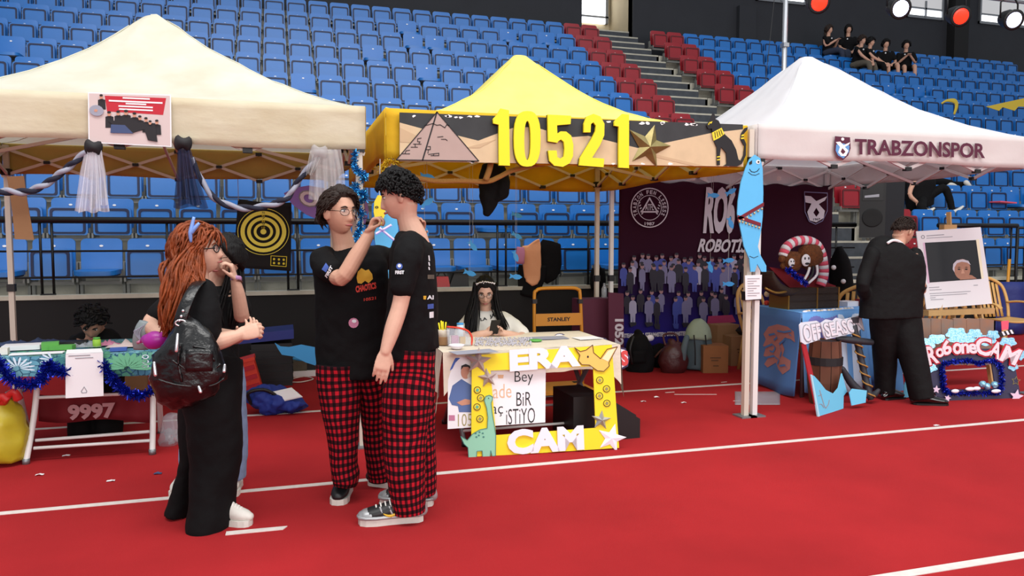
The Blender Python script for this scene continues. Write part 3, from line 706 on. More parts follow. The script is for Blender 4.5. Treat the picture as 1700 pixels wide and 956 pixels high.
def decal(objs, plist, m, parent, name='print', off=.004, sub=2):
    """ink printed on cloth: an outline in photo coordinates laid onto the surface it meets"""
    from mathutils.bvhtree import BVHTree
    o = objs; key = o.name
    if key not in BV:
        b = wloc(o); BV[key] = BVHTree.FromPolygons([v.co+b for v in o.data.vertices], [tuple(p.vertices) for p in o.data.polygons])
    bv = BV[key]; vs = []; fs = []
    if isinstance(plist, tuple): pv, pf = plist
    else:
        pv = []; pf = []
        for pl in plist:
            q = [V(x, y, 0) for x, y in pl]; oo = len(pv); pv += [(x, y) for x, y in pl]; pf += [tuple(i+oo for i in t) for t in tessellate_polygon([q])]
    for _ in range(sub):
        nf = []; mid = {}
        def mp(a, b):
            k = (min(a, b), max(a, b))
            if k not in mid: mid[k] = len(pv); pv.append(((pv[a][0]+pv[b][0])/2, (pv[a][1]+pv[b][1])/2))
            return mid[k]
        for t in pf:
            if len(t) != 3: nf.append(t); continue
            a, b, c = t; x, y, z = mp(a, b), mp(b, c), mp(c, a); nf += [(a, x, z), (x, b, y), (z, y, c), (x, y, z)]
        pf = nf
    ok = {}
    for i, (x, y) in enumerate(pv):
        d = ray(x, y).normalized(); h, nn, _, _ = bv.ray_cast(EYE, d)
        if h is not None: ok[i] = len(vs); vs.append(h-d*off)
    fs = [tuple(ok[i] for i in f) for f in pf if all(i in ok for i in f)]
    if not fs: return None
    g = G(); g.add(vs, fs); return g.obj(name, m, parent, True, fix=False)
BV = {}
def decal_text(o, t, tl, tr, bl, m, parent, bold=.02):
    vs, fs = glyphs(t, bold); x0, x1 = min(v.x for v in vs), max(v.x for v in vs); y0, y1 = min(v.y for v in vs), max(v.y for v in vs); pv = []
    for v in vs:
        a = (v.x-x0)/(x1-x0); b = (v.y-y0)/(y1-y0); pv.append((bl[0]+(tr[0]-tl[0])*a+(tl[0]-bl[0])*b, bl[1]+(tr[1]-tl[1])*a+(tl[1]-bl[1])*b))
    return decal(o, (pv, list(fs)), m, parent, 'lettering', sub=0)
def body(root, g, m='skin', vox=.0042): o = g.obj('body', m, root, True); remesh(o, vox, 3, .5); return o
def legs_plaid(root, rows_list, m='plaid', name='trousers', amp=.006, seed=0):
    g = G()
    for rows in rows_list: sil(g, rows, seg=40, sub=8, uv=True)
    o = g.obj(name, m, root, True)
    for v in o.data.vertices:
        p = v.co; v.co += noise.noise_vector(V(p.x*9+seed, p.y*9, p.z*6))*amp+noise.noise_vector(V(p.x*16, p.y*16, p.z*22+seed))*amp*.6
    return o
# ------------------------------------------------------------------ young man with glasses, painting the other's face
def glasses_man():
    Y = 4.27; root = thing('person', 'young man in glasses and black T-shirt reaching up to the taller one', 'person', (P(585, 815, z=0).x, Y, 0))
    c = P(564, 353, 4.22); fr = frame(RT*.72-FH*.62-V(0, 0, .05))
    g = G(); head(g, c, fr, 1.0)
    nb = P(572, 414, Y)
    g.tube([c-fr[2]*.05-fr[1]*.015, (c+nb)/2-fr[1]*.012, nb, nb-V(0, 0, .08)], [.052, .054, .066, .10], seg=18, sub=3)
    sil(g, [(540, 625, 422, Y, .07), (535, 635, 450, Y, .10), (540, 630, 520, Y, .10)])
    # arm raised to the other man's face
    ap = [(545, 432, 4.27), (547, 442, 4.19), (566, 462, 4.04), (592, 424, 4.03), (613, 388, 4.04)]
    arm(g, ap, [.035, .044, .043, .042, .029])
    w = P(613, 388, 4.04); hand(g, w, P(618, 362, 4.02)-w+RT*.02, RT*.9-FH*.3, (.95, 1.05, 1.1, 1.15), .01, -1, (.8, .1, .7))
    # other arm round the taller one's neck
    arm(g, [(628, 424, 4.34), (650, 430, 4.36), (676, 420, 4.24), (694, 386, 4.14)], [.054, .048, .042, .029])
    w2 = P(693, 388, 4.13); hand(g, w2, P(699, 362, 4.05)-w2, -FH-RT*.3, (.35, .4, .4, .4), .01, 1)
    body(root, g, 'skin')
    face(root, c, fr, 1.0, 'hair_brown', ('wire', .0016))
    h = G(); hair_cap(h, c, fr, .022, .64, .02, -.42, fn=lambda p: V(0, 0, .012*max(0, p.z)))
    locks(h, c, fr, 620, .68, .04, -.40, .062, .0050, lambda p: V(p.x*1.2-.6, -.45, -.35), .016, rs=4, curl=.008, jit=.16)
    h.obj('hair', 'hair_brown', root, True)
    s = G(); sil(s, [(556, 600, 410, Y, .062), (545, 612, 414, Y, .085), (527, 634, 424, Y, .105), (519, 645, 445, Y, .125), (521, 648, 490, Y, .13), (523, 648, 550, Y, .135), (524, 648, 600, Y, .14), (527, 645, 624, Y, .14)])
    arm(s, [(540, 426, Y), (536, 434, 4.22), (548, 449, 4.12)], [.066, .074, .068])
    arm(s, [(628, 424, Y), (640, 430, 4.34), (660, 428, 4.32)], [.062, .062, .058])
    sh = garment('t_shirt', s, 'tee_black', root, .009, 4, .010, 8, 3)
    legs_plaid(root, [[(525, 601, 605, Y-.02, .13), (526, 600, 640, Y-.03, .12), (533, 598, 680, 4.22, .11), (544, 595, 730, 4.2, .10), (549, 593, 770, 4.2, .095), (552, 596, 792, 4.2, .10), (553, 592, 803, 4.2, .09)],
                      [(580, 646, 605, Y+.02, .13), (594, 646, 650, 4.32, .11), (600, 644, 700, 4.37, .10), (606, 646, 750, 4.4, .10), (610, 650, 780, 4.42, .10), (613, 649, 796, 4.42, .09)]], seed=2)
    shoe(root, P(570, 822, z=0)+FH*.10, -FH+RT*.02, .27, up='shoe_black')
    shoe(root, P(620, 806, z=0)+V(-.02, .04, 0), RT*.85-FH*.3, .27, up='shoe_black')
    # chest print: a yellow animal shape over red lettering; sleeve emblem; round badge
    decal(sh, [[(594, 451), (600, 445), (607, 449), (612, 447), (618, 455), (619, 463), (612, 470), (606, 466), (600, 471), (594, 470), (592, 461)]], 'print_yellow', root)
    decal_text(sh, 'CHAOTICS', (590, 475), (624, 468), (591, 486), 'print_red', root, .05)
    decal_text(sh, '10521', (604, 495), (624, 492), (604, 500), 'print_red', root, .02)
    decal(sh, [[(534, 447), (541, 436), (546, 443), (541, 452)]], 'print_blue', root)
    decal_text(sh, 'FIRST', (539, 458), (549, 440), (543, 462), 'print_white', root, .04)
    decal(sh, [ell((587, 536), 8.5, 8.5, 12)], 'print_pink', root); decal(sh, [ell((588, 533), 4, 3, 8)], 'print_white', root, off=.007)
    return root
G1 = glasses_man()
# ------------------------------------------------------------------ tall one in profile
def tall_man():
    Y = 3.92; root = thing('person', 'tall dark-haired youth in black T-shirt standing in profile facing left', 'person', (P(670, 850, z=0).x, Y, 0))
    c = P(664, 326, Y); fr = frame(-RT*.98-FH*.06-V(0, 0, .28))
    g = G(); head(g, c, fr, 1.0)
    nb = P(686, 390, Y)
    g.tube([c-fr[2]*.04-fr[1]*.03, c+(nb-c)*.55, nb, nb-V(0, 0, .08)], [(.052, .06), (.052, .058), (.07, .065), (.10, .08)], side=RT, seg=18, sub=3)
    sil(g, [(664, 708, 402, Y, .13), (660, 712, 440, Y, .15), (655, 714, 520, Y, .13)])
    arm(g, [(682, 416, 3.80), (674, 450, 3.71), (665, 503, 3.70), (652, 545, 3.68), (640, 583, 3.66)], [.036, .046, .041, .040, .028])
    w = P(640, 583, 3.66); hand(g, w, P(629, 634, 3.64)-w, FH*.9-RT*.2, (.22, .25, .28, .3), .01, 1, (.8, .45, .35))
    arm(g, [(678, 412, 4.1), (668, 470, 4.12), (660, 530, 4.08)], [.05, .045, .04])
    body(root, g, 'skin_b')
    face(root, c, fr, 1.0, 'hair_black')
    h = G(); hair_cap(h, c, fr, .010, .50, .03, -.52, fn=lambda p: V(0, .026*max(0, p.z)*max(0, p.y)+.004*max(0, -p.y), .030*max(0, p.z)))
    locks(h, c, fr, 800, .50, .05, -.46,   .036, .0056, lambda p: V(p.x*.8, .5 if p.z > .3 else -.4, -.35), .012, curl=.012, rs=8, jit=.5, zl=.25)
    h.obj('hair', 'hair_black', root, True)
    s = G(); sil(s, [(668, 702, 384, Y, .062), (661, 708, 390, Y, .10), (652, 714, 402, Y, .17), (648, 720, 420, Y, .195), (646, 724, 470, Y, .19), (640, 726, 520, Y, .18), (635, 727, 560, Y, .18), (637, 726, 585, Y, .18), (646, 724, 592, Y, .17)])
    arm(s, [(682, 404, 3.80), (678, 424, 3.73), (668, 474, 3.705)], [.070, .072, .064])
    arm(s, [(680, 402, 4.06), (672, 430, 4.11), (665, 474, 4.12)], [.062, .062, .060])
    sh = garment('t_shirt', s, 'tee_black', root, .009, 4, .010, 8, 5)
    legs_plaid(root, [[(646, 722, 580, Y-.04, .15), (641, 720, 620, 3.87, .14), (634, 716, 665, 3.83, .12), (636, 710, 720, 3.82, .105), (641, 706, 780, 3.80, .10), (650, 706, 830, 3.80, .10), (653, 706, 848, 3.80, .095)],
                      [(650, 724, 580, Y+.04, .15), (648, 722, 640, 3.97, .13), (652, 722, 700, 4.0, .11), (668, 723, 760, 4.0, .10), (674, 724, 800, 4.0, .10), (676, 723, 818, 4.0, .09)]], seed=7)
    a = shoe(root, P(706, 868, z=0)+V(0, .05, 0), -RT*.98-FH*.18, .33, up='shoe_black', W=.055, trim='shoe_silver')
    b = shoe(root, P(722, 842, z=0)+V(0, .04, 0), -RT*.98+FH*.1, .30, up='shoe_black', trim='shoe_silver')
    decal(sh, [ell((663, 442), 5.5, 5.5, 10)], 'print_blue', root); decal(sh, [ell((663, 441), 3, 3, 8)], 'print_white', root, off=.007)
    decal_text(sh, 'FIRST', (656, 449), (671, 449), (656, 455), 'print_white', root, .05)
    for y0, y1 in ((424, 433), (435, 441), (443, 448)): decal(sh, [[(711, y0), (713, y0), (714, y1), (712, y1)]], 'print_white', root)
    decal(sh, [[(710, 456), (721, 456), (721, 463), (710, 463)]], 'khaki', root)
    decal_text(sh, 'AI', (709, 490), (720, 490), (709, 497), 'print_white', root, .03); decal(sh, [[(703, 491), (708, 491), (707, 497), (703, 497)]], 'print_yellow', root)
    decal(sh, [[(710, 505), (720, 504), (720, 512), (710, 513)]], 'print_blue', root); decal(sh, [[(713, 518), (720, 517), (720, 527), (713, 528)]], 'print_white', root)
    return root
G2 = tall_man()
# ------------------------------------------------------------------ red-haired woman
def long_locks(g, starts, guide, n, r, rs, wave=.012, seg=6):
    """strands from random points near 'starts' along the guide points (each: centre, spread)"""
    rnd = random.Random(rs)
    for i in range(n):
        o = V(rnd.gauss(0, 1), rnd.gauss(0, 1), rnd.gauss(0, 1)*.4); ph = rnd.random()*6; pts = [Vector(rnd.choice(starts))+o*.008]; cut_ = rnd.random()
        m = len(guide)
        for j, (cc, sp) in enumerate(guide):
            if j == m-1 and cut_ < .35: break
            pts.append(Vector(cc)+V(o.x*sp[0], o.y*sp[1], o.z*.02)+V(math.sin(ph+j*1.9), math.cos(ph+j*2.3), 0)*wave)
        k = len(pts); g.tube(pts, [r*.8]+[r*(1.15-.25*rnd.random())]*(k-2)+[r*.25], seg=seg, sub=4)
def red_woman():
    Y = 4.12; root = thing('person', 'red-haired woman with glasses and wide black trousers in profile facing right', 'person', (P(345, 868, z=0).x, Y, 0))
    c = P(331, 418, Y); fr = frame(RT*.96+FH*.22+V(0, 0, .12))
    g = G(); head(g, c, fr, .98)
    nb = P(326, 470, Y)
    g.tube([c-fr[2]*.05-fr[1]*.02, (c+nb)/2, nb, nb-V(0, 0, .08)], [.05, .05, .065, .09], seg=18, sub=3)
    sil(g, [(300, 348, 482, Y, .12), (292, 352, 520, Y, .13), (300, 350, 580, Y, .11)])
    arm(g, [(336, 492, 3.96), (337, 530, 3.92), (338, 568, 3.90), (368, 565, 3.90), (397, 556, 3.92)], [.058, .055, .046, .043, .029])
    w = P(397, 556, 3.92); hand(g, w, P(425, 548, 3.92)-w, FH*.9-V(0, 0, .3), (.8, .85, .9, .9), .01, 1, (.9, .25, .5))
    arm(g, [(318, 490, 4.3), (330, 545, 4.32), (385, 560, 4.2), (402, 552, 4.05)], [.05, .046, .04, .027]); w2 = P(402, 552, 4.05); hand(g, w2, P(416, 548, 3.98)-w2, V(0, 0, 1), (.7,)*4, .01, 1)
    body(root, g, 'skin_b')
    face(root, c, fr, .98, 'hair_red', ('plastic_black', .0028))
    h = G(); hair_cap(h, c, fr, .026, .56, -.02, -.75)
    locks(h, c, fr, 420, .54, .0, -.7, .10, .0060, lambda p: V(p.x*.5, -.5, -.8), .028, curl=.014, rs=3)
    st = [c+fr[0]*(a*.07)-fr[1]*b+fr[2]*z for a in (-1, -.5, 0, .5, 1) for b, z in ((.05, .05), (.08, 0), (.03, -.02), (.0, .04))]
    long_locks(h, st, [(P(308, 440, Y), (.030, .07)), (P(300, 480, Y-.01), (.026, .075)), (P(292, 515, Y-.02), (.020, .06)), (P(285, 540, Y-.03), (.014, .04)), (P(280, 556, Y-.03), (.010, .03))], 330, .0068, 5, .014)
    st2 = [c+fr[0]*(.072)+fr[1]*b+fr[2]*z for b, z in ((.0, .05), (-.02, .0), (.02, .06), (-.03, -.02))]
    long_locks(h, st2, [(P(316, 440, 3.99), (.014, .015)), (P(322, 462, 3.97), (.016, .015)), (P(338, 480, 3.95), (.012, .012))], 90, .0058, 9, .009)
    long_locks(h, st2, [(P(312, 440, 4.0), (.035, .015)), (P(306, 475, 3.96), (.04, .015)), (P(296, 510, 3.95), (.035, .015)), (P(286, 545, 3.95), (.02, .015))], 210, .0064, 10, .013)
    h.obj('hair', 'hair_red', root, True)
    s = G(); sil(s, [(304, 346, 466, Y, .07), (295, 352, 474, Y, .13), (286, 357, 490, Y, .165), (281, 361, 520, Y, .17), (284, 366, 560, Y, .165), (290, 392, 600, Y, .17), (292, 400, 618, Y, .17)])
    arm(s, [(336, 486, 3.98), (338, 520, 3.92), (341, 556, 3.90)], [.070, .078, .078])
    sh = garment('t_shirt', s, 'tee_black', root, .010, 4, .009, 8, 1)
    p = G(); sil(p, [(293, 402, 600, Y, .17), (297, 403, 650, 4.08, .15), (306, 402, 700, 4.06, .13), (313, 402, 760, 4.06, .13), (314, 392, 820, 4.05, .14), (311, 386, 868, 4.04, .15), (311, 385, 875, 4.04, .15)])
    sil(p, [(294, 390, 610, 4.2, .13), (296, 360, 700, 4.24, .13), (300, 340, 760, 4.26, .13), (288, 328, 815, 4.27, .13), (277, 324, 850, 4.27, .14)])
    garment('trousers', p, 'cloth_black', root, .010, 3, .010, 7, 2)
    shoe(root, P(362, 872, z=0)+V(-.02, .03, 0), RT*.95-FH*.1, .20, up='sole_white', W=.040)
    decal(sh, [[(279, 505), (291, 504), (291, 533), (279, 535)]], 'print_red', root)
    hc = G().tube([P(317, 402, 3.99), P(316, 388, 3.985), P(318, 378, 3.985), P(322, 360, 3.985)], [.006, .010, .010, .007], seg=8, sub=3)
    hc.tube([P(317, 388, 3.985), P(324, 378, 3.98), P(331, 370, 3.98)], [.008, .010, .007], seg=8, sub=3)
    hc.tube([P(351, 393, 4.2), P(357, 388, 4.2), P(365, 384, 4.2)], [.008, .011, .008], seg=8, sub=3)
    mat('balloon_blue', (120, 158, 226), .3); hc.obj('hairband', 'balloon_blue', root, True)
    ring = [P(389+3*math.cos(a), 557+9*math.sin(a), 3.92-.03*math.cos(a)) for a in [i*math.pi/6 for i in range(13)]]
    mat('rose_gold', (214, 160, 140), .3, metal=.7); G().tube(ring, .003, seg=6).obj('bracelet', 'rose_gold', root, True)
    return root
W1 = red_woman()
# ------------------------------------------------------------------ dark-haired woman in jeans behind her
def jeans_woman():
    Y = 4.55; root = thing('person', 'dark-haired woman in jeans half hidden behind the red-haired one, hand raised to her chin', 'person', (P(370, 812, z=0).x, Y, 0))
    c = P(377, 428, Y-.03); fr = frame(-FH*.80-RT*.52-V(0, 0, .10))
    g = G(); head(g, c, fr, .96)
    nb = P(352, 474, Y); g.tube([c-fr[2]*.05, (c+nb)/2, nb, nb-V(0, 0, .08)], [.048, .048, .065, .09], seg=16, sub=3)
    sil(g, [(305, 395, 488, Y, .09), (308, 392, 520, Y, .10), (312, 388, 580, Y, .10)])
    arm(g, [(388, 486, Y-.02), (398, 510, Y-.05), (401, 524, Y-.1), (396, 490, Y-.16), (391, 466, Y-.19)], [.05, .048, .042, .036, .026])
    w = P(391, 466, Y-.19); hand(g, w, P(384, 440, Y-.2)-w, -RT*.9-FH*.3, (.9, 1.0, 1.05, 1.1), .01, 1, (.7, .3, .6))
    arm(g, [(300, 486, Y), (270, 515, Y-.05), (250, 538, Y-.12), (262, 552, Y-.3), (272, 560, Y-.38)], [.05, .05, .044, .038, .03])
    body(root, g, 'skin_b'); face(root, c, fr, .96, 'hair_black', ('wire', .0018), 'lip')
    h = G(); hair_cap(h, c, fr, .022, .55, -.3, -.8)
    st = [c+fr[0]*(a*.07)-fr[1]*.04+fr[2]*z for a in (-1, -.6, 0, .6, 1) for z in (.04, 0, .08)]
    long_locks(h, st, [(P(390, 444, Y+.03), (.014, .04)), (P(385, 480, Y), (.022, .04)), (P(376, 515, Y-.04), (.03, .04)), (P(376, 540, Y-.06), (.02, .03))], 150, .0062, 12, .004)
    h.obj('hair', 'hair_black', root, True)
    s = G(); sil(s, [(335, 368, 474, Y, .06), (318, 385, 480, Y, .09), (305, 396, 495, Y, .11), (303, 396, 540, Y, .12), (303, 397, 590, Y, .13), (303, 398, 612, Y, .13)])
    arm(s, [(388, 488, Y), (396, 505, Y-.04), (401, 516, Y-.07)], [.055, .058, .056]); arm(s, [(310, 488, Y), (285, 504, Y-.03), (264, 522, Y-.08)], [.06, .064, .064])
    garment('t_shirt', s, 'tee_black', root, .011, 4, .008, 8, 8)
    p = G(); sil(p, [(303, 352, 605, Y, .12), (300, 350, 650, Y, .12), (298, 340, 700, Y, .10), (299, 336, 760, Y, .09), (300, 334, 800, Y, .09)]); sil(p, [(345, 403, 605, Y, .12), (355, 408, 650, Y, .12), (365, 410, 700, Y, .10), (372, 410, 760, Y, .09), (375, 409, 794, Y, .09)])
    garment('jeans', p, 'denim', root, .010, 3, .007, 8, 4)
    shoe(root, P(398, 812, z=0)+V(-.02, .10, 0), -FH*.9+RT*.15, .25, up='sole_white'); shoe(root, P(318, 812, z=0)+V(0, .10, 0), -FH, .25, up='sole_white')
    ring = [P(392+9*math.cos(a), 463+2.5*math.sin(a), Y-.19+.035*math.sin(a)) for a in [i*math.pi/6 for i in range(13)]]
    mat('mauve', (178, 132, 176), .4); mat('strap_brown', (96, 54, 44), .6)
    G().tube(ring, (.011, .003), side=V(0, 0, 1), seg=8).obj('watch', 'mauve', root, True)
    ring = [P(393+9*math.cos(a), 468+2.5*math.sin(a), Y-.18+.036*math.sin(a)) for a in [i*math.pi/6 for i in range(13)]]
    G().tube(ring, .004, seg=6).obj('bracelet', 'strap_brown', root, True)
W2 = jeans_woman()
# ------------------------------------------------------------------ seated girl behind the middle table
def phone_girl():
    Y = 5.98; root = thing('person', 'long-haired girl in a white T-shirt seated behind the table looking at a phone', 'person', (P(812, 600, Y).x, Y+.1, 0))
    c = P(805, 484, Y-.05); fr = frame(-FH*.92+RT*.08-V(0, 0, .42))
    g = G(); head(g, c, fr, .98)
    nb = P(806, 520, Y); g.tube([c-fr[2]*.05-fr[1]*.02, (c+nb)/2, nb, nb-V(0, 0, .08)], [.046, .046, .06, .09], seg=16, sub=3)
    sil(g, [(782, 832, 528, Y, .09), (778, 838, 550, Y, .10), (780, 836, 590, Y, .11), (785, 832, 640, Y, .11)])
    arm(g, [(783, 534, Y-.03), (772, 552, Y-.08), (774, 562, Y-.18), (795, 556, Y-.26), (812, 552, Y-.29)], [.046, .044, .038, .033, .025])
    arm(g, [(838, 532, Y-.03), (860, 550, Y-.08), (866, 560, Y-.18), (848, 556, Y-.26), (831, 552, Y-.29)], [.046, .044, .038, .033, .025])
    w = P(811, 552, Y-.29); hand(g, w, RT*.8+V(0, 0, .5), -FH*.4+RT*.3+V(0, 0, -.2), (.7,)*4, .01, 1, (.5, .6, .3), .9); w = P(832, 552, Y-.29); hand(g, w, -RT*.8+V(0, 0, .5), -FH*.4-RT*.3-V(0, 0, .2), (.7,)*4, .01, -1, (.5, .6, .3), .9)
    body(root, g, 'skin_b', .005); face(root, c, fr, .98, 'hair_black', ('wire', .0016))
    h = G(); hair_cap(h, c, fr, .022, .55, -.3, -.8)
    stl = [c-fr[0]*.075*k+fr[1]*b+fr[2]*z for k in (1,) for b, z in ((.02, .05), (-.03, 0), (0, .03), (-.05, .06), (.03, .07))]
    strr = [c+fr[0]*.075+fr[1]*b+fr[2]*z for b, z in ((.02, .05), (-.03, 0), (0, .03), (-.05, .06), (.03, .07))]
    long_locks(h, strr, [(P(787, 500, Y-.06), (.014, .03)), (P(783, 525, Y-.09), (.022, .03)), (P(780, 552, Y-.12), (.022, .03)), (P(779, 568, Y-.13), (.016, .03))], 95, .0055, 14, .003)
    long_locks(h, stl, [(P(821, 502, Y-.08), (.010, .03)), (P(826, 520, Y-.12), (.012, .02)), (P(834, 538, Y-.14), (.014, .02)), (P(838, 546, Y-.14), (.010, .02))], 46, .0050, 15, .003)
    h.obj('hair', 'hair_black', root, True)
    mat('glitter', (230, 230, 235), .2, metal=.8)
    b = G(); rnd = random.Random(2)
    for i in range(26):
        a = math.radians(-55+110*i/25); b.ball(c+fr[0]*(.09*math.sin(a))+fr[1]*(.045+.03*math.cos(a))+fr[2]*(.06+.07*math.cos(a)+rnd.gauss(0, .004)), .006, 6, 4)
    b.obj('hair_clips', 'glitter', root, True)
    s = G(); sil(s, [(796, 818, 514, Y, .055), (784, 830, 519, Y, .08), (772, 842, 528, Y, .10), (768, 850, 545, Y, .115), (768, 848, 570, Y, .12), (772, 845, 620, Y, .13)])
    arm(s, [(782, 528, Y), (770, 546, Y-.05), (766, 562, Y-.10)], [.058, .064, .066]); arm(s, [(836, 527, Y), (852, 542, Y-.05), (865, 552, Y-.10)], [.058, .064, .066])
    sh = garment('t_shirt', s, 'tee_white', root, .010, 4, .008, 8, 8)
    p = G(); sil(p, [(772, 812, 600, Y, .12), (778, 812, 650, Y-.2, .10), (778, 808, 690, Y-.2, .08)]); sil(p, [(806, 846, 600, Y, .12), (812, 846, 650, Y-.2, .10), (814, 842, 690, Y-.2, .08)])
    garment('trousers', p, 'cloth_black', root, .014, 3, .005, 8, 8)
    decal_text(sh, 'LA', (797, 528), (808, 526), (798, 533), 'plastic_black', root, .04); decal_text(sh, 'JAZZ', (812, 523), (832, 515), (814, 530), 'plastic_black', root, .05)
W3 = phone_girl()
q = thing('mobile_phone', 'dark mobile phone held by the seated girl', 'phone', P(821, 548, 5.64))
pc = P(821, 543, 5.65); rt = Matrix.Rotation(math.radians(35), 3, 'X')
G().box(pc-V(.036, .004, .07), pc+V(.036, .004, .07), rt).obj('case', 'plastic_black', q); G().ball(pc-V(-.018, .010, -.045), .008, 8, 5).obj('camera_lens', 'grey_metal', q, True)
# ------------------------------------------------------------------ man in the black suit
def suit_man():
    Y = 5.38; root = thing('person', 'man in a black suit seen from behind, head bent towards the easel', 'person', (P(1500, 668, z=0).x, Y, 0))
    c = P(1500, 384, Y-.0); fr = frame(RT*.80+FH*.30-V(0, 0, .42))
    g = G(); head(g, c, fr, .98); nb = P(1488, 412, Y)
    g.tube([c-fr[2]*.04-fr[1]*.04, (c+nb)/2-fr[1]*.01, nb, nb-V(0, 0, .08)], [.055, .056, .065, .09], seg=16, sub=3)
    sil(g, [(1450, 1515, 420, Y, .10), (1445, 1518, 450, Y, .10), (1450, 1515, 500, Y, .10)])
    arm(g, [(1524, 480, Y-.10), (1530, 474, Y-.05)], [.03, .028]); w = P(1534, 474, Y-.08); hand(g, w, RT*.4+V(0, 0, -.3)+FH*.6, -RT*.6+FH*.2, (.6,)*4, .01, -1)
    body(root, g, 'skin', .005); face(root, c, fr, .98, 'hair_brown')
    h = G(); hair_cap(h, c, fr, .012, .48, .10, -.32); locks(h, c, fr, 520, .46, .12, -.25, .026, .0034, lambda p: V(p.x*.4, -.6, -.4), .008, rs=6, curl=.004, jit=.12); h.obj('hair', 'hair_brown', root, True)
    s = G(); sil(s, [(1472, 1508, 404, Y, .07), (1458, 1516, 409, Y, .10), (1446, 1522, 418, Y, .12), (1440, 1524, 440, Y, .135), (1440, 1522, 475, Y, .135), (1437, 1521, 505, Y, .14), (1436, 1521, 527, Y, .145)])
    arm(s, [(1449, 422, Y), (1438, 450, Y), (1432, 478, Y-.02), (1442, 496, Y+.12), (1455, 492, Y+.2)], [.062, .062, .056, .05, .045]); arm(s, [(1519, 422, Y-.02), (1525, 445, Y-.06), (1524, 478, Y-.10), (1530, 475, Y-.02)], [.062, .060, .055, .042])
    ja = garment('jacket', s, 'suit_black', root, .010, 4, .006, 7, 4)
    G().tube([P(1473, 404, Y-.065), P(1482, 399, Y-.075), P(1493, 401, Y-.07), P(1503, 410, Y-.06)], [(.006, .012)]*4, side=FH, seg=8, sub=3).obj('shirt_collar', 'print_white', root, True)
    G().bar(P(1531, 479, Y-.05), P(1533, 474, Y-.03), .031).obj('cuff', 'print_white', root, True)
    p = G(); sil(p, [(1448, 1492, 515, Y+.02, .12), (1451, 1487, 560, 5.44, .11), (1455, 1483, 610, 5.5, .10), (1457, 1482, 652, 5.52, .095)]); sil(p, [(1478, 1522, 515, Y-.02, .12), (1488, 1527, 560, 5.32, .11), (1503, 1537, 610, 5.27, .10), (1516, 1546, 662, 5.22, .095)])
    garment('trousers', p, 'suit_black', root, .010, 3, .005, 7, 4)
    shoe(root, P(1466, 664, z=0)+V(0, .0, 0), RT*.7+FH*.3, .26, 'dress', up='patent', sole='plastic_black'); shoe(root, P(1520, 672, z=0)+V(-.01, .03, 0), RT*.98-FH*.1, .30, 'dress', up='patent', sole='plastic_black')
M1 = suit_man()
# ------------------------------------------------------------------ man bending down behind the left table
def bending_man():
    Y = 6.25; root = thing('person', 'dark-clothed man bending low behind the left table', 'person', (P(150, 640, Y).x, Y+.1, 0))
    c = P(153, 536, Y-.1); fr = frame(-FH*.75+RT*.25-V(0, 0, .75)); g = G(); head(g, c, fr, .98); nb = P(158, 548, Y+.05)
    g.tube([c-fr[2]*.04, (c+nb)/2, nb, nb-V(0, 0, .1)], [.05, .055, .07, .1], seg=14, sub=2); sil(g, [(125, 190, 560, Y+.05, .1), (122, 192, 600, Y+.1, .12)])
    body(root, g, 'skin_d', .007); face(root, c, fr, .98)
    h = G(); hair_cap(h, c, fr, .022, .5, 0, -.4); locks(h, c, fr, 80, .5, 0, -.4, .05, .009, lambda p: V(p.x, -.3, -.3), .018, rs=6); h.obj('hair', 'hair_black', root, True)
    s = G(); sil(s, [(130, 185, 548, Y+.1, .08), (112, 205, 562, Y+.1, .13), (106, 210, 600, Y+.15, .16), (110, 205, 680, Y+.2, .16)]); garment('shirt', s, 'cloth_black', root, .014, 3, .006, 8, 2)
    p = G(); sil(p, [(112, 160, 660, Y+.2, .13), (112, 158, 700, Y-.05, .11), (114, 156, 724, Y+.0, .1)]); sil(p, [(155, 205, 660, Y+.2, .13), (158, 204, 700, Y-.05, .11), (160, 202, 724, Y+.0, .1)]); garment('trousers', p, 'cloth_black', root, .014, 3, .006, 8, 2)
bending_man()
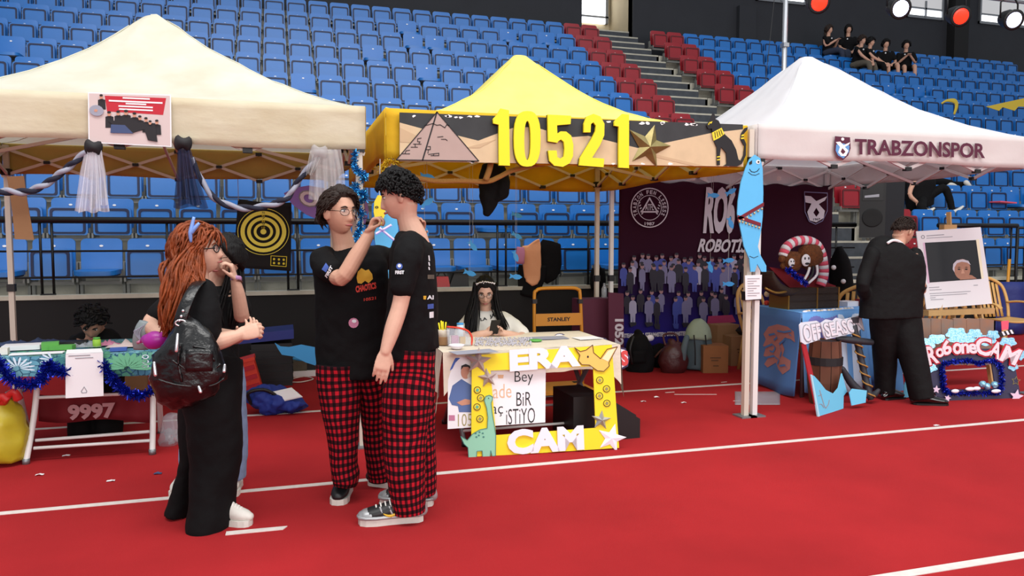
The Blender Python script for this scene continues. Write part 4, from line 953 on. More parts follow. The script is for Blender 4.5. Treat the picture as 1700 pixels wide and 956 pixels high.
# ------------------------------------------------------------------ spectators in the stand
def sitter(px, n, label, yaw=0, hair='hair_black', long_=False, legm='denim_dark', arms='lap', hy=None, lean=0, skirt=False, bare=False, s=1.0, dy=0):
    Yb = SY+T_*n-.22; zs = SZ+R_*n+.44; x = P(px, 100, Y=Yb).x
    for _ in range(3):
        u, v = proj(V(x, Yb, zs+.7)); x += (px-u)/ppm(V(x, Yb, zs))
    b = V(x, Yb+dy, zs); f = (-FH*math.cos(yaw)+RT*math.sin(yaw)); r = V(f.y, -f.x, 0)*-1
    root = thing('person', label, 'person', V(x, Yb, SZ+R_*n), 'spectators sitting in the stand'); up = V(0, 0, 1)
    hip = b+up*.10; ch = b+up*.45*s+f*lean; nk = b+up*.56*s+f*lean*1.2; hd = b+up*.74*s+f*(lean*1.3+.02)
    side = V(-f.y, f.x, 0); fr = frame(f-up*.1)
    g = G(); g.ball(hd, (.074, .096, .118), 20, 16, headfn, fr); g.tube([hd-up*.06, nk, ch], [.05, .055, .09], seg=10)
    sh = [nk-up*.06+side*(k*.19) for k in (-1, 1)]
    for i, k in enumerate((-1, 1)):
        if arms == 'lap': el = sh[i]-up*.26+f*.10+side*k*.05; wr = b+f*.30+up*.14+side*k*.06
        elif arms == 'chest': el = sh[i]-up*.24+f*.06+side*k*.04; wr = nk-up*.16+f*.26+side*k*.05
        else: el = sh[i]-up*.22+f*.18+side*k*.05; wr = b+f*.48+up*.10+side*k*.04
        g.tube([sh[i], el, wr], [.045, .04, .028], seg=10, sub=3, rnd=True); dd = (wr-el).normalized(); hand(g, wr, dd, -up, (.4,)*4, .01, -k, s=.95)
    kn = []
    for k in (-1, 1):
        kk = b+f*.46+side*k*.13+up*.06; an = kk-up*.42+f*.04; kn.append((kk, an))
        if bare: g.tube([kk-f*.1, kk, an], [.065, .055, .04], seg=10, sub=3)
    o = g.obj('body', 'skin', root, True); remesh(o, .009, 2)
    h = G(); hair_cap(h, hd, fr, .040, .42, -.25 if not long_ else -.5, -.6 if not long_ else -.9)
    if long_: h.tube([hd-fr[1]*.06+up*.02, hd-fr[1]*.09-up*.12, hd-fr[1]*.08-up*.28], [(.08, .05), (.085, .045), (.05, .03)], side=side, seg=10, sub=3)
    else: locks(h, hd, fr, 50, .5, 0, -.4, .06, .012, lambda p: V(p.x, .2, -.4), .02, rs=px)
    h.obj('hair', hair, root, True)
    t = G(); t.tube([hip-up*.06, b+up*.25+f*lean*.5, ch, nk-up*.06, nk-up*.01], [(.17, .13), (.17, .13), (.20, .13), (.19, .10), (.07, .07)], side=side, seg=18, sub=3)
    for i, k in enumerate((-1, 1)):
        el = sh[i]-up*.22+f*(.10 if arms == 'lap' else .14)+side*k*.04; t.tube([sh[i]+up*.0, sh[i]+(el-sh[i])*.75], [.062, .064], seg=10, rnd=True)
    o = t.obj('t_shirt', 'tee_black', root, True); remesh(o, .014, 3); rumple(o, .008, 9, px)
    q_ = G()
    for k, (kk, an) in zip((-1, 1), kn):
        if bare: q_.tube([hip+side*k*.09, kk-f*.06], [.095, .08], seg=12)
        else: q_.tube([hip+side*k*.09, kk, an], [.095, .075, .055], seg=12, sub=3, rnd=True)
        shoe(root, an-f*.07, f, .26, up='shoe_black').location.z += SZ+R_*n+.0 if False else 0
    for ch_ in root.children:
        if ch_.name.startswith('shoe'): ch_.location.z += (SZ+R_*n)
    q_.ball(hip, (.18, .14, .1), 12, 8, None, (side, f, up)); o = q_.obj('trousers', legm, root, True); remesh(o, .014, 3)
    bd = G().ball(ch-side*.06+f*.14+up*.02, .022, 8, 6).obj('badge', 'sticker', root, True)
    return root
sitter(1375, 11, 'long-haired spectator clapping in the top row, leftmost of the group', .7, 'hair_brown', True, arms='chest')
sitter(1408, 11, 'spectator with shoulder-length dark hair in the top row of the group', -.1, 'hair_black', True, arms='lap', s=1.08)
sitter(1421, 10, 'spectator in khaki trousers leaning forward, third from left in the group', .6, 'hair_brown', False, 'khaki', arms='fwd', lean=.12)
sitter(1440, 10, 'spectator with short black hair looking right, middle of the group', .8, 'hair_black', False, 'cloth_black', arms='fwd', lean=.05)
sitter(1470, 10, 'spectator in shorts facing the hall, second from right in the group', 0, 'hair_black', False, 'cloth_black', bare=True)
sitter(1503, 10, 'curly-haired spectator with hand near the face, rightmost of the group', -.2, 'hair_black', False, 'cloth_black', arms='chest', bare=True, lean=.05)
def lounger():
    n = 2; root = thing('person', 'spectator in black lounging in the seats below the white tent edge, knee raised', 'person', (P(1530, 350, Y=SY+T_*n).x, SY+T_*n-.3, SZ+R_*n))
    Y = SY+T_*n-.35
    g = G(); c = P(1525, 275, Y); fr = frame(-FH*.6-RT*.5); g.ball(c, (.074, .096, .118), 20, 16, headfn, fr); g.tube([c, P(1527, 290, Y), P(1528, 305, Y)], [.05, .055, .09], seg=10)
    g.tube([P(1518, 300, Y-.1), P(1510, 322, Y-.15), P(1522, 335, Y-.2)], [.045, .04, .03], seg=10, sub=3); hand(g, P(1522, 335, Y-.2), V(.5, 0, -.5), -FH, s=.9)
    o = g.obj('body', 'skin', root, True); remesh(o, .009, 2)
    h = G(); hair_cap(h, c, fr, .025); h.obj('hair', 'hair_black', root, True)
    s = G(); sil(s, [(1512, 1540, 292, Y, .09), (1505, 1548, 302, Y, .12), (1507, 1546, 330, Y, .13), (1512, 1546, 345, Y, .13)]); s.tube([P(1515, 300, Y), P(1509, 322, Y-.12)], [.065, .06], seg=10, rnd=True); garment('sweater', s, 'cloth_black', root, .014, 3, .006, 8)
    p = G(); p.tube([P(1538, 328, Y-.05), P(1566, 312, Y-.15), P(1576, 330, Y-.2), P(1581, 350, Y-.22)], [.095, .075, .062, .055], seg=12, sub=4, rnd=True); p.tube([P(1530, 332, Y-.05), P(1530, 345, Y-.3), P(1537, 356, Y-.32)], [.095, .08, .06], seg=12, sub=3, rnd=True)
    garment('trousers', p, 'cloth_black', root, .014, 3, .006, 8)
    for a, b in (((1578, 353), (1598, 343)), ((1536, 350), (1550, 346)), ):
        G().tube([P(*a, Y-.25), P((a[0]+b[0])/2, (a[1]+b[1])/2+2, Y-.28), P(*b, Y-.28)], [(.05, .045), (.05, .035), (.03, .02)], side=FH, seg=10, sub=3, rnd=True).obj('shoe', 'sole_white', root, True)
lounger()
def lying():
    n = 3; Y = SY+T_*n-.35
    root = thing('person', 'spectator lying across the seats behind, only white sneakers in sight', 'person', (P(1550, 330, Y=Y).x, Y, SZ+R_*n))
    p = G(); z = SZ+R_*n+.52
    a = P(1578, 303, Y); b = P(1606, 306, Y+.1)
    p.tube([a-V(.75, -.05, .0), a-V(.35, 0, -.02), a], [.1, .075, .055], seg=12, sub=3, rnd=True); p.tube([b-V(1.0, -.1, .05), b-V(.5, -.05, .02), b], [.1, .075, .055], seg=12, sub=3, rnd=True)
    p.tube([a-V(1.3, -.1, -.02), a-V(.8, -.1, 0)], [(.14, .12), (.16, .12)], seg=12, rnd=True)
    o = p.obj('clothes', 'cloth_black', root, True); remesh(o, .014, 3)
    g = G(); hc = a-V(1.5, -.1, -.05); g.ball(hc, (.074, .096, .118), 20, 16, headfn, frame(V(0, -.3, 1), V(-1, 0, 0))); g.bar(hc, hc+V(.2, 0, -.03), .05); o = g.obj('body', 'skin', root, True); remesh(o, .009, 2)
    h = G(); hair_cap(h, hc, frame(V(0, -.3, 1), V(-1, 0, 0)), .025); h.obj('hair', 'hair_black', root, True)
    for q0, q1 in (((1575, 306), (1590, 311)), ((1604, 303), (1612, 313))):
        G().tube([P(*q0, Y-.02), P((q0[0]+q1[0])/2, (q0[1]+q1[1])/2-1, Y-.04), P(*q1, Y-.04)], [(.05, .05), (.05, .04), (.035, .025)], side=FH, seg=10, sub=3, rnd=True).obj('shoe', 'sole_white', root, True)
lying()
# ================================================================== things on and in the tents
mat('paper', (236, 234, 238), .8); mat('ink_grey', (150, 150, 158), .8); mat('ink', (24, 22, 26), .7); mat('card_brown', (158, 120, 84), .85, var=.12, vs=8)
mat('p_floor', (206, 188, 186), .7); mat('p_red', (186, 26, 46), .7); mat('p_black', (26, 22, 28), .7); mat('p_skin', (196, 140, 116), .7); mat('p_grey', (150, 152, 168), .7); mat('p_jean', (60, 76, 116), .7)
mat('navy_tulle', (22, 30, 66), .8, alpha=.72); mat('white_tulle', (226, 226, 236), .8, alpha=.5); mat('grey_tulle', (200, 196, 196), .8, alpha=.4)
mat('target_black', (20, 18, 20), .85, bump=.2, bs=14); mat('target_yellow', (232, 210, 50), .7)
mat('purple', (150, 120, 206), .7); mat('white_letter', (232, 226, 238), .6)
def bars(plane, rows, m, parent, name='text_line', th=.002, off=.004):
    """lines of print too small to read"""
    g = G()
    for x0, y0, x1, y1, h in rows: g.prism([[plane.hit(x0, y0), plane.hit(x1, y1), plane.hit(x1, y1+h), plane.hit(x0, y0+h)]], plane.n, th, off)
    return g.obj(name, m, parent)
def tinsel(name, label, path, m, rad=.035, n=900, seed=1, cat='tinsel', group=None, parent=None, lw=.0022):
    rnd = random.Random(seed); pts = [Vector(p) for p in crom([list(p) for p in path], 8)]; g = G()
    for i in range(n):
        k = rnd.randrange(len(pts)-1); t = rnd.random(); p = pts[k].lerp(pts[k+1], t); d = V(rnd.gauss(0, 1), rnd.gauss(0, 1), rnd.gauss(0, 1)).normalized()
        e = V(rnd.gauss(0, 1), rnd.gauss(0, 1), rnd.gauss(0, 1)).cross(d).normalized()*lw*(1+rnd.random()); L = rad*(.6+.5*rnd.random())
        g.add([p-e, p+e, p+d*L+e*.8+V(0, 0, -.004), p+d*L-e*.8], [(0, 1, 2, 3)])
    g.tube(pts, .004, seg=5)
    o = g.obj(name, m, parent, fix=False)
    return tag(o, label, cat, group) if label else o
mat('tinsel_navy', (24, 44, 170), .25, metal=.7); mat('tinsel_blue', (40, 130, 190), .2, metal=.75); mat('tinsel_gold', (220, 190, 60), .25, metal=.7)
# photo sheet on the cream tent
pl = PL((0, TY0-.032, 0)); t = thing('photo_sheet', 'laminated group photo sheet fixed to the front of the cream tent', 'photo', pl.hit(215, 240))
cut('sheet', 'paper', pl, [(146, 153), (284, 157), (285, 244), (147, 237)], .003, 0, parent=t)
cut('photo_print', 'p_floor', pl, [(148, 155), (282, 159), (283, 242), (149, 235)], .001, .003, parent=t)
cut('photo_slogan_board', 'p_red', pl, [(174, 159), (276, 163), (271, 191), (178, 185)], .001, .004, parent=t)
bars(pl, [(204, 161.5, 249, 163.5, 2.4), (181, 166, 270, 170, 2.6), (209, 171, 243, 172.5, 2.4), (197, 175, 254, 177.5, 2.4), (198, 180, 254, 182.5, 2.4)], 'paper', t, off=.005)
for i, (x, y, s_) in enumerate(((169, 160, 1), (182, 188, 1.1), (197, 187, 1.1), (210, 186, 1.2), (224, 190, 1.1), (233, 195, 1), (243, 198, 1), (250, 203, .9), (261, 202, 1))):
    cut('printed_shirt', 'p_black', pl, [(x-6*s_, y+6), (x, y+4), (x+6*s_, y+6), (x+7*s_, y+22*s_), (x-6*s_, y+22*s_)], .001, .0045+.0004*i, parent=t)
    cut('printed_head', 'p_skin', pl, ell((x, y+1.5), 2.8*s_, 3.6*s_, 10), .001, .0140+.0004*i, parent=t); cut('printed_hair', 'p_black', pl, ell((x, y-1), 3*s_, 2*s_, 8), .001, .0152+.0004*i, parent=t)
cut('printed_jeans', 'p_jean', pl, [(185, 207), (208, 208), (222, 222), (184, 221)], .001, .011, parent=t); cut('printed_dark', 'p_black', pl, [(180, 200), (258, 205), (262, 236), (246, 233), (240, 215), (218, 222), (192, 212)], .001, .0105, parent=t)
cut('printed_lamp', 'p_grey', pl, ell((161, 184), 12, 9, 14, .2), .001, .012, parent=t); cut('printed_lamp_core', 'p_skin', pl, ell((160, 184), 3, 2.5, 8), .001, .013, parent=t)
# tulle bows and twisted garlands under the cream tent
def tulle(name, label, top, ms, rows, Y, group='tulle bows on the cream tent'):
    t = thing(name, label, 'bow', P(*top, Y), group)
    G().tube([P(top[0]-8, top[1], Y), P(*top, Y-.02), P(top[0]+8, top[1]+2, Y)], [(.05, .025), (.03, .03), (.05, .025)], seg=12, sub=3, rnd=True).obj('knot', ms[0], t, True)
    for k, rr in enumerate(rows):
        g = G()
        def fn(u, v, rr=rr, k=k):
            i = min(len(rr)-2, int(v*(len(rr)-1))); f = v*(len(rr)-1)-i; a, b = rr[i], rr[i+1]
            xl, xr, y = (a[j]+(b[j]-a[j])*f for j in range(3)); return P(xl+(xr-xl)*u, y+2*math.sin(u*9+k)*v, Y+.025*v*math.sin(u*24+k*2)-.01*k)
        g.grid(fn, 28, 10); g.obj('tail', ms[1], t, True, fix=False)
TYf = TY0-.03
tulle('tulle_bow', 'pale tulle bow hanging below the photo sheet', (155, 244), ('ink', 'white_tulle'), [[(142, 163, 246), (133, 172, 285), (124, 182, 350)], [(148, 168, 246), (150, 176, 290), (148, 180, 340)], [(146, 160, 246), (138, 165, 300), (130, 168, 352)]], TYf)
tulle('tulle_bow', 'dark navy tulle bow right of the photo sheet', (304, 237), ('ink', 'navy_tulle'), [[(295, 314, 238), (293, 328, 290), (288, 346, 345)], [(296, 312, 238), (296, 322, 290), (296, 335, 340)]], TYf)
tulle('tulle_bow', 'pale tulle bow at the right end of the cream tent', (530, 252), ('grey_tulle', 'grey_tulle'), [[(520, 566, 248), (515, 572, 290), (512, 574, 330)], [(522, 560, 248), (520, 568, 290), (522, 570, 335)], [(515, 540, 250), (510, 530, 275), (508, 520, 290)]], TYf)
def twist(label, path, Y):
    t = thing('twisted_garland', label, 'garland', P(*path[0], Y), 'twisted tulle garlands'); c = [Vector(p) for p in crom([list(P(x, y, Y)) for x, y in path], 10)]
    for ph, m in ((0, 'ink_navy'), (math.pi, 'p_grey')):
        G().tube([p+V(0, math.cos(i*.45+ph), math.sin(i*.45+ph))*.010 for i, p in enumerate(c)], .016, seg=8).obj('strand', m, t, True)
mat('ink_navy', (24, 26, 46), .85, bump=.3, bs=30)
twist('navy and white twisted garland at the left edge of the cream tent', [(-20, 318), (10, 318), (45, 318), (75, 306), (100, 288), (125, 268), (150, 246)], TYf+.02)
twist('navy and white twisted garland rising to the right end of the cream tent', [(318, 262), (335, 300), (360, 332), (400, 345), (440, 342), (475, 330), (492, 305), (515, 275), (530, 255)], TYf+.05)
pl = PL((0, 5.6, 0)); t = cut('cardboard_strip', 'card_brown', pl, [(12, 293), (40, 292), (46, 335), (57, 398), (25, 397), (20, 345)], .006); tag(t, 'narrow brown cardboard strip hanging at the left edge', 'cardboard')
# target cloth
mat('thread', (180, 180, 180), .8)
Yt = 8.3; pl = PL((0, Yt, 0)); t = thing('target_cloth', 'black cloth printed with a yellow ring target, hung before the railing', 'target', pl.hit(437, 448))
def fn(u, v):
    p = [(395, 330), (484, 336), (387, 444), (483, 450)]; x = (p[0][0]*(1-u)+p[1][0]*u)*(1-v)+(p[2][0]*(1-u)+p[3][0]*u)*v; y = (p[0][1]*(1-u)+p[1][1]*u)*(1-v)+(p[2][1]*(1-u)+p[3][1]*u)*v
    return P(x, y+2.5*math.sin(u*math.pi)*(1-v), Yt+.01*math.sin(u*9)*math.sin(math.pi*v)*.3)
G().grid(fn, 16, 16, .004, (0, 1, 0)).obj('cloth', 'target_black', t, True)
for x in (396, 483): b_ = P(x, 333, Yt); G().bar(b_, V(b_.x, 8.2, 2.3), .003).obj('cord', 'thread', t)
cc = (437.3, 384.5)
mat('ring_yellow', (252, 240, 96), .7)
for ro, ri in ((43, 42), (38, 31), (27, 21), (16, 11.5)):
    cut('ring', 'ring_yellow', pl, ell(cc, ro, ro*.9, 40), .002, .012, [ell(cc, ri, ri*.9, 40)], parent=t)
mat('ring_yellow', (252, 240, 96), .7)
cut('bull', 'ring_yellow', pl, ell(cc, 5, 4.6, 16), .002, .012, parent=t)
for k, (v, r) in enumerate((('10', 7.5), ('9', 14), ('8', 19), ('7', 24.5), ('6', 29.5), ('5', 35))): text(v, pl, (434.6, cc[1]-r*.9-1.6), (440, cc[1]-r*.9-1.6), (434.6, cc[1]-r*.9+1.6), 'ink' if k in (1, 3, 5) else 'target_yellow', t, 'ring_number', .001, .0145)
cut('dice_box', 'target_yellow', pl, [(449.5, 424), (476.5, 425.5), (475.5, 443), (449, 441)], .002, .012, [[(450.5, 425), (475.5, 426.5), (474.5, 442), (450, 440)]], parent=t)
for i in range(3):
    for j in range(2): cut('dot', 'target_yellow', pl, ell((455+8*i, 430+6.5*j+.5*i), 2, 2, 10), .002, .012, parent=t)
# purple sign
pl = PL((0, 7.9, 0)); t = thing('hanging_sign', 'lilac fish-shaped sign with white letters behind the man in glasses', 'sign', pl.hit(540, 372))
cut('board', 'purple', pl, [(471, 321), (488, 312), (512, 308), (545, 314), (575, 324), (596, 330), (608, 322), (612, 350), (606, 372), (590, 362), (565, 372), (535, 368), (508, 356), (486, 340)], .01, 0, parent=t)
text('OYUN', pl, (497, 316), (602, 330), (499, 340), 'ink_grey', t, 'letter_shadow', .003, .011, .06); text('OYUN', pl, (498, 317), (602, 331), (500, 339), 'white_letter', t, 'lettering', .004, .015, .03)
# tinsel on the corner pole
tinsel('tinsel_garland', 'light blue tinsel wound round the tent pole behind the painted face', [P(x, y, Y) for x, y, Y in ((590, 252, 5.2), (588, 275, 5.2), (596, 285, 5.14), (606, 293, 5.2), (596, 303, 5.3), (589, 312, 5.2), (603, 322, 5.15), (604, 330, 5.25), (590, 340, 5.2), (600, 352, 5.16), (598, 375, 5.2), (594, 392, 5.2), (597, 410, 5.2))], 'tinsel_blue', .036, 1500, 3)
tinsel('tinsel_garland', 'small tuft of yellow tinsel at the left corner of the yellow tent', [P(x, y, 5.235) for x, y in ((632, 285), (638, 274), (648, 266), (660, 270))], 'tinsel_gold', .035, 260, 4)
# ------------------------------------------------------------------ painted board on the yellow tent
mat('board_night', (58, 60, 62), .85, var=.2, vs=8); mat('board_sand', (214, 188, 152), .85, var=.1, vs=10); mat('board_sand2', (196, 168, 134), .85)
mat('pyramid', (180, 156, 148), .85, var=.06, vs=12); mat('num_yellow', (244, 226, 24), .6); mat('gold_foil', (150, 136, 84), .35, metal=.5, var=.35, vs=14); mat('chip', (240, 240, 240), .8)
pl = PL((0, TY0-.035, 0)); B = thing('painted_board', 'long board painted with desert dunes and night sky on the yellow tent front', 'board', pl.hit(940, 275))
topy = lambda x: 187+(x-663)*20/569; boty = lambda x: 268+(x-663)*9/569
cut('night_sky', 'board_night', pl, [(663, 187), (1232, 207), (1232, 277), (663, 268)], .012, 0, parent=B)
dun = [(663, 204), (700, 214), (757, 225), (793, 234), (822, 223), (850, 213), (885, 211), (905, 217), (950, 228), (975, 226), (1000, 232), (1057, 246), (1110, 236), (1180, 221), (1232, 215)]
cut('dune', 'board_sand', pl, dun+[(1232, 277), (663, 268)], .004, .012, parent=B)
cut('dune', 'board_sand2', pl, [(663, 212), (720, 240), (663, 236)], .002, .016, parent=B); cut('dune', 'board_sand2', pl, [(1057, 250), (1110, 262), (1170, 276), (1150, 276), (1090, 262)], .002, .016, parent=B); cut('dune', 'board_sand2', pl, [(770, 246), (822, 232), (795, 246)], .002, .016, parent=B)
rnd = random.Random(5)
for i in range(26):
    x = rnd.choice([680, 712, 740, 760, 775, 790, 803, 905, 1010, 1060, 1080, 1100, 1115, 1145, 1160, 1214, 690, 750, 1040, 1150])+rnd.uniform(-8, 8); low = i > 17; y = (boty(x)-2 if low else topy(x)+3)+rnd.uniform(-1.5, 2)
    cut('paint_chip', 'chip', pl, [(x+rnd.uniform(.5, 1)*r_*math.cos(a), y+rnd.uniform(.4, .8)*r_*.6*math.sin(a)) for a in [k*.9 for k in range(7)] for r_ in (rnd.uniform(3, 7),)], .001, .0125+.0035*low, parent=B)
pt = thing('pyramid_cutout', 'grey-pink pyramid cutout with black outlines at the left of the painted board', 'cutout', pl.hit(725, 267))
pp = cut('panel', 'pyramid', pl, [(724, 187), (793, 268), (657, 266)], .012, .018, parent=pt)
def line(parent, path, w=.7, off=.031, m='ink', name='outline'):
    g = G()
    for (x0, y0), (x1, y1) in zip(path, path[1:]):
        dx, dy = x1-x0, y1-y0; L = math.hypot(dx, dy) or 1; nx, ny = -dy/L*w, dx/L*w; ex, ey = dx/L*w*.6, dy/L*w*.6
        g.prism([[pl.hit(x0-ex+nx, y0-ey+ny), pl.hit(x1+ex+nx, y1+ey+ny), pl.hit(x1+ex-nx, y1+ey-ny), pl.hit(x0-ex-nx, y0-ey-ny)]], pl.n, .0015, off)
    return g.obj(name, m, parent)
line(pt, [(724, 187), (793, 268), (657, 266), (724, 187)], .8); line(pt, [(724, 187), (700, 267)], 1.1); line(pt, [(703, 210), (717, 206), (724, 209), (729, 208), (737, 213), (740, 208), (744, 210)], .6)
for pth in ([(698, 230), (692, 231), (692, 236), (696, 236), (694, 240)], [(685, 240), (698, 240)], [(688, 240), (688, 245)], [(681, 245), (692, 245)], [(679, 250), (673, 251), (671, 256)], [(667, 256), (679, 256)], [(709, 244), (713, 244), (713, 249), (705, 249)], [(710, 249), (709, 255)], [(710, 257), (727, 255), (727, 259), (714, 259)], [(719, 256), (718, 259)], [(725, 228.5), (734, 227.5)], [(731, 232), (738, 232), (741, 234)]): line(pt, pth, .55, m='ink', name='brick_line')
def c3(pts, ox=800, oy=0, s=3.187): return [(ox+x/s, oy+y/s) for x, y in pts]
nums = [('one', [(88, 580), (132, 590), (137, 880), (80, 878), (78, 665), (50, 658), (48, 635), (70, 612)], None),
 ('zero', [(228+70*math.copysign(abs(math.cos(a))**.75, math.cos(a)), 739+146*math.copysign(abs(math.sin(a))**.75, math.sin(a))) for a in [i*math.pi/14 for i in range(28)]], [(229+17*math.cos(a), 748+103*math.copysign(abs(math.sin(a))**.8, math.sin(a))) for a in [i*math.pi/10 for i in range(20)]]),
 ('five', [(335, 612), (458, 618), (455, 662), (384, 668), (386, 712), (404, 700), (432, 701), (458, 722), (470, 770), (468, 830), (450, 868), (415, 886), (370, 880), (345, 855), (338, 800), (382, 800), (386, 835), (402, 843), (420, 832), (424, 790), (420, 755), (405, 742), (390, 752), (386, 760), (338, 752)], None),
 ('two', [(575, 608), (612, 622), (633, 660), (632, 720), (610, 772), (568, 838), (632, 843), (628, 888), (500, 878), (505, 840), (560, 750), (585, 700), (588, 670), (575, 652), (562, 662), (560, 705), (525, 705), (525, 660), (540, 622)], None),
 ('one', [(728, 608), (762, 612), (762, 893), (708, 890), (708, 675), (685, 670), (685, 648), (705, 630)], None)]
for i, (nm, o_, h_) in enumerate(nums):
    q = c3(o_); x = sum(a for a, _ in q)/len(q); y = sum(b for _, b in q)/len(q)
    lab = ['big yellow numeral 1 next to the pyramid on the painted board', 'big yellow numeral zero, rounded ring with a slit, on the painted board', 'big yellow numeral five between zero and two on the painted board', 'big yellow numeral two left of the last one on the painted board', 'big yellow numeral 1 next to the gold star'][i]
    t = thing('numeral', lab, 'numeral', pl.hit(x, max(b for _, b in q)), 'big yellow numerals on the board')
    hs = [c3(h_)] if h_ else []
    cut('backing', 'ink', pl, [(x+(a-x)*1.03+.4, y+(b-y)*1.008+.5) for a, b in q], .012, .022, hs, parent=t); cut('face', 'num_yellow', pl, q, .02, .034, hs, parent=t)
c5 = lambda pts: [(940+x/5.3125, 170+y/5.3125) for x, y in pts]
sp = c5([(770, 200), (785, 335), (912, 385), (782, 455), (790, 575), (690, 475), (570, 522), (632, 400), (545, 242), (685, 302)]); ctr = c5([(705, 400)])[0]
vs = [pl.hit(*p)+pl.n*.02 for p in sp]+[pl.hit(*ctr)+pl.n*.07, pl.hit(*ctr)+pl.n*.018]
g = G(); g.add(vs, [(i, (i+1) % 10, 10) for i in range(10)]+[((i+1) % 10, i, 11) for i in range(10)]); tag(g.obj('foil_star', 'gold_foil'), 'dull gold foil star right of the numerals', 'star')
ct = thing('cat_cutout', 'black sitting cat cutout with gold collar at the right of the painted board', 'cutout', pl.hit(1210, 276))
cut('body', 'ink', pl, c5([(1218, 205), (1250, 160), (1275, 98), (1292, 112), (1296, 150), (1325, 165), (1345, 205), (1347, 238), (1385, 290), (1440, 340), (1480, 420), (1500, 505), (1520, 520), (1545, 470), (1552, 390), (1520, 330), (1525, 280), (1555, 232), (1582, 222), (1577, 247), (1547, 282), (1547, 322), (1568, 370), (1565, 470), (1530, 545), (1490, 566), (1368, 562), (1398, 545), (1393, 450), (1370, 420), (1346, 398), (1337, 470), (1337, 556), (1313, 556), (1310, 400), (1280, 330), (1272, 270), (1268, 235), (1235, 237)]), .008, .022, parent=ct)
cut('collar', 'target_yellow', pl, c5([(1265, 272), (1350, 228), (1376, 282), (1330, 318), (1280, 342)]), .002, .030, parent=ct)
for a, b in (((1290, 268), (1296, 318)), ((1308, 262), (1318, 308)), ((1326, 254), (1338, 298)), ((1342, 246), (1356, 288))): line(ct, c5([a, b]), .55, .0325, name='collar_stripe')
for q in ([(1311, 480), (1338, 476), (1338, 486), (1311, 490)], [(1311, 505), (1338, 502), (1338, 512), (1311, 515)], [(1527, 290), (1548, 285), (1545, 300), (1524, 305)], [(1521, 315), (1546, 312), (1548, 325), (1522, 328)], [(1248, 178), (1270, 172), (1262, 190), (1250, 192)], [(1232, 200), (1243, 178), (1247, 182), (1238, 205)]): cut('gold_mark', 'target_yellow', pl, c5(q), .002, .030, parent=ct)
# rope and sweater under the yellow tent
mat('rope', (168, 122, 62), .9, bump=.5, bs=60)
tag(G().tube([P(x, y, 5.35) for x, y in ((650, 268), (680, 290), (720, 300), (765, 300), (808, 301), (828, 294), (850, 283), (880, 276), (915, 270))], .018, seg=8, sub=5).obj('rope', 'rope', None, True), 'brown sagging rope under the painted board', 'rope')
tag(G().tube([P(x, y, 5.3) for x, y in ((815, 270), (812, 283), (806, 299))], .022, seg=8, sub=4).obj('rope', 'rope', None, True), 'short brown rope end in front of the hanging black sweater', 'rope')
t = thing('hanging_sweater', 'black sweater hanging by its shoulder under the yellow tent', 'sweater', P(815, 358, 5.6))
g = G(); sil(g, [(802, 836, 272, 5.6, .03), (797, 838, 290, 5.6, .05), (796, 832, 318, 5.6, .05), (799, 824, 340, 5.6, .04), (801, 812, 358, 5.6, .035)]); g.tube([P(832, 278, 5.58), P(836, 300, 5.56), P(833, 322, 5.56), P(828, 328, 5.56)], [.03, .05, .05, .03], seg=12, sub=3, rnd=True)
garment('sweater_body', g, 'cloth_black', t, .01, 3, .008, 12, 3)
# paper fish on threads
mat('fish_blue', (64, 158, 226), .7); mat('thread', (180, 180, 180), .8)
FS = [(709, 293, 5.6, .2, 'under the yellow tent beside the tall youth\'s hair'), (709, 336, 5.7, -.6, 'level with the tall youth\'s ear'), (705, 381, 5.8, 1.1, 'at the tall youth\'s shoulder'), (858, 391, 7.0, .5, 'below the top rail, right of the posts'), (858, 357, 7.0, .3, 'above the top rail in the middle seats'), (785, 408, 6.6, .9, 'before an open seat left of the posts'), (780, 453, 6.4, .3, 'just above the seated girl\'s head'), (856, 425, 6.8, 1.2, 'left of the peach jacket'), (856, 459, 6.4, .1, 'right of the seated girl\'s head'),
      (1184, 324, 6.3, .05, 'over the tall letters of the banner'), (1213, 318, 6.3, -.5, 'at the upper end of the banner letters'), (1213, 370, 6.3, 1.2, 'below the tall letters of the banner'), (1209, 432, 6.3, -.1, 'over the printed crowd, upper right'), (1179, 443, 6.3, 1.3, 'upright over the printed crowd'), (1209, 471, 6.3, 0, 'over the printed crowd, lower right'), (1187, 287, 6.0, .2, 'under the white tent roof')]
for x, y, Y, a, w in FS:
    p0 = PL((0, Y, 0)); L = 11*ppm(P(x, y, Y))/185
    q = [(1, 0), (.55, .36), (0, .42), (-.45, .2), (-.95, .42), (-.8, 0), (-.95, -.38), (-.45, -.18), (0, -.36), (.55, -.3)]
    t = thing('paper_fish', 'small blue paper fish '+w, 'paper fish', P(x, y, Y), 'blue paper fish hung on threads')
    cut('body', 'fish_blue', p0, [(x+L*(u*math.cos(a)-v*math.sin(a)), y+L*(u*math.sin(a)+v*math.cos(a))) for u, v in q], .004, parent=t)
    b_ = P(x, y, Y); G().bar(b_, V(b_.x, b_.y, 2.32), .0012, seg=4).obj('thread', 'thread', t)
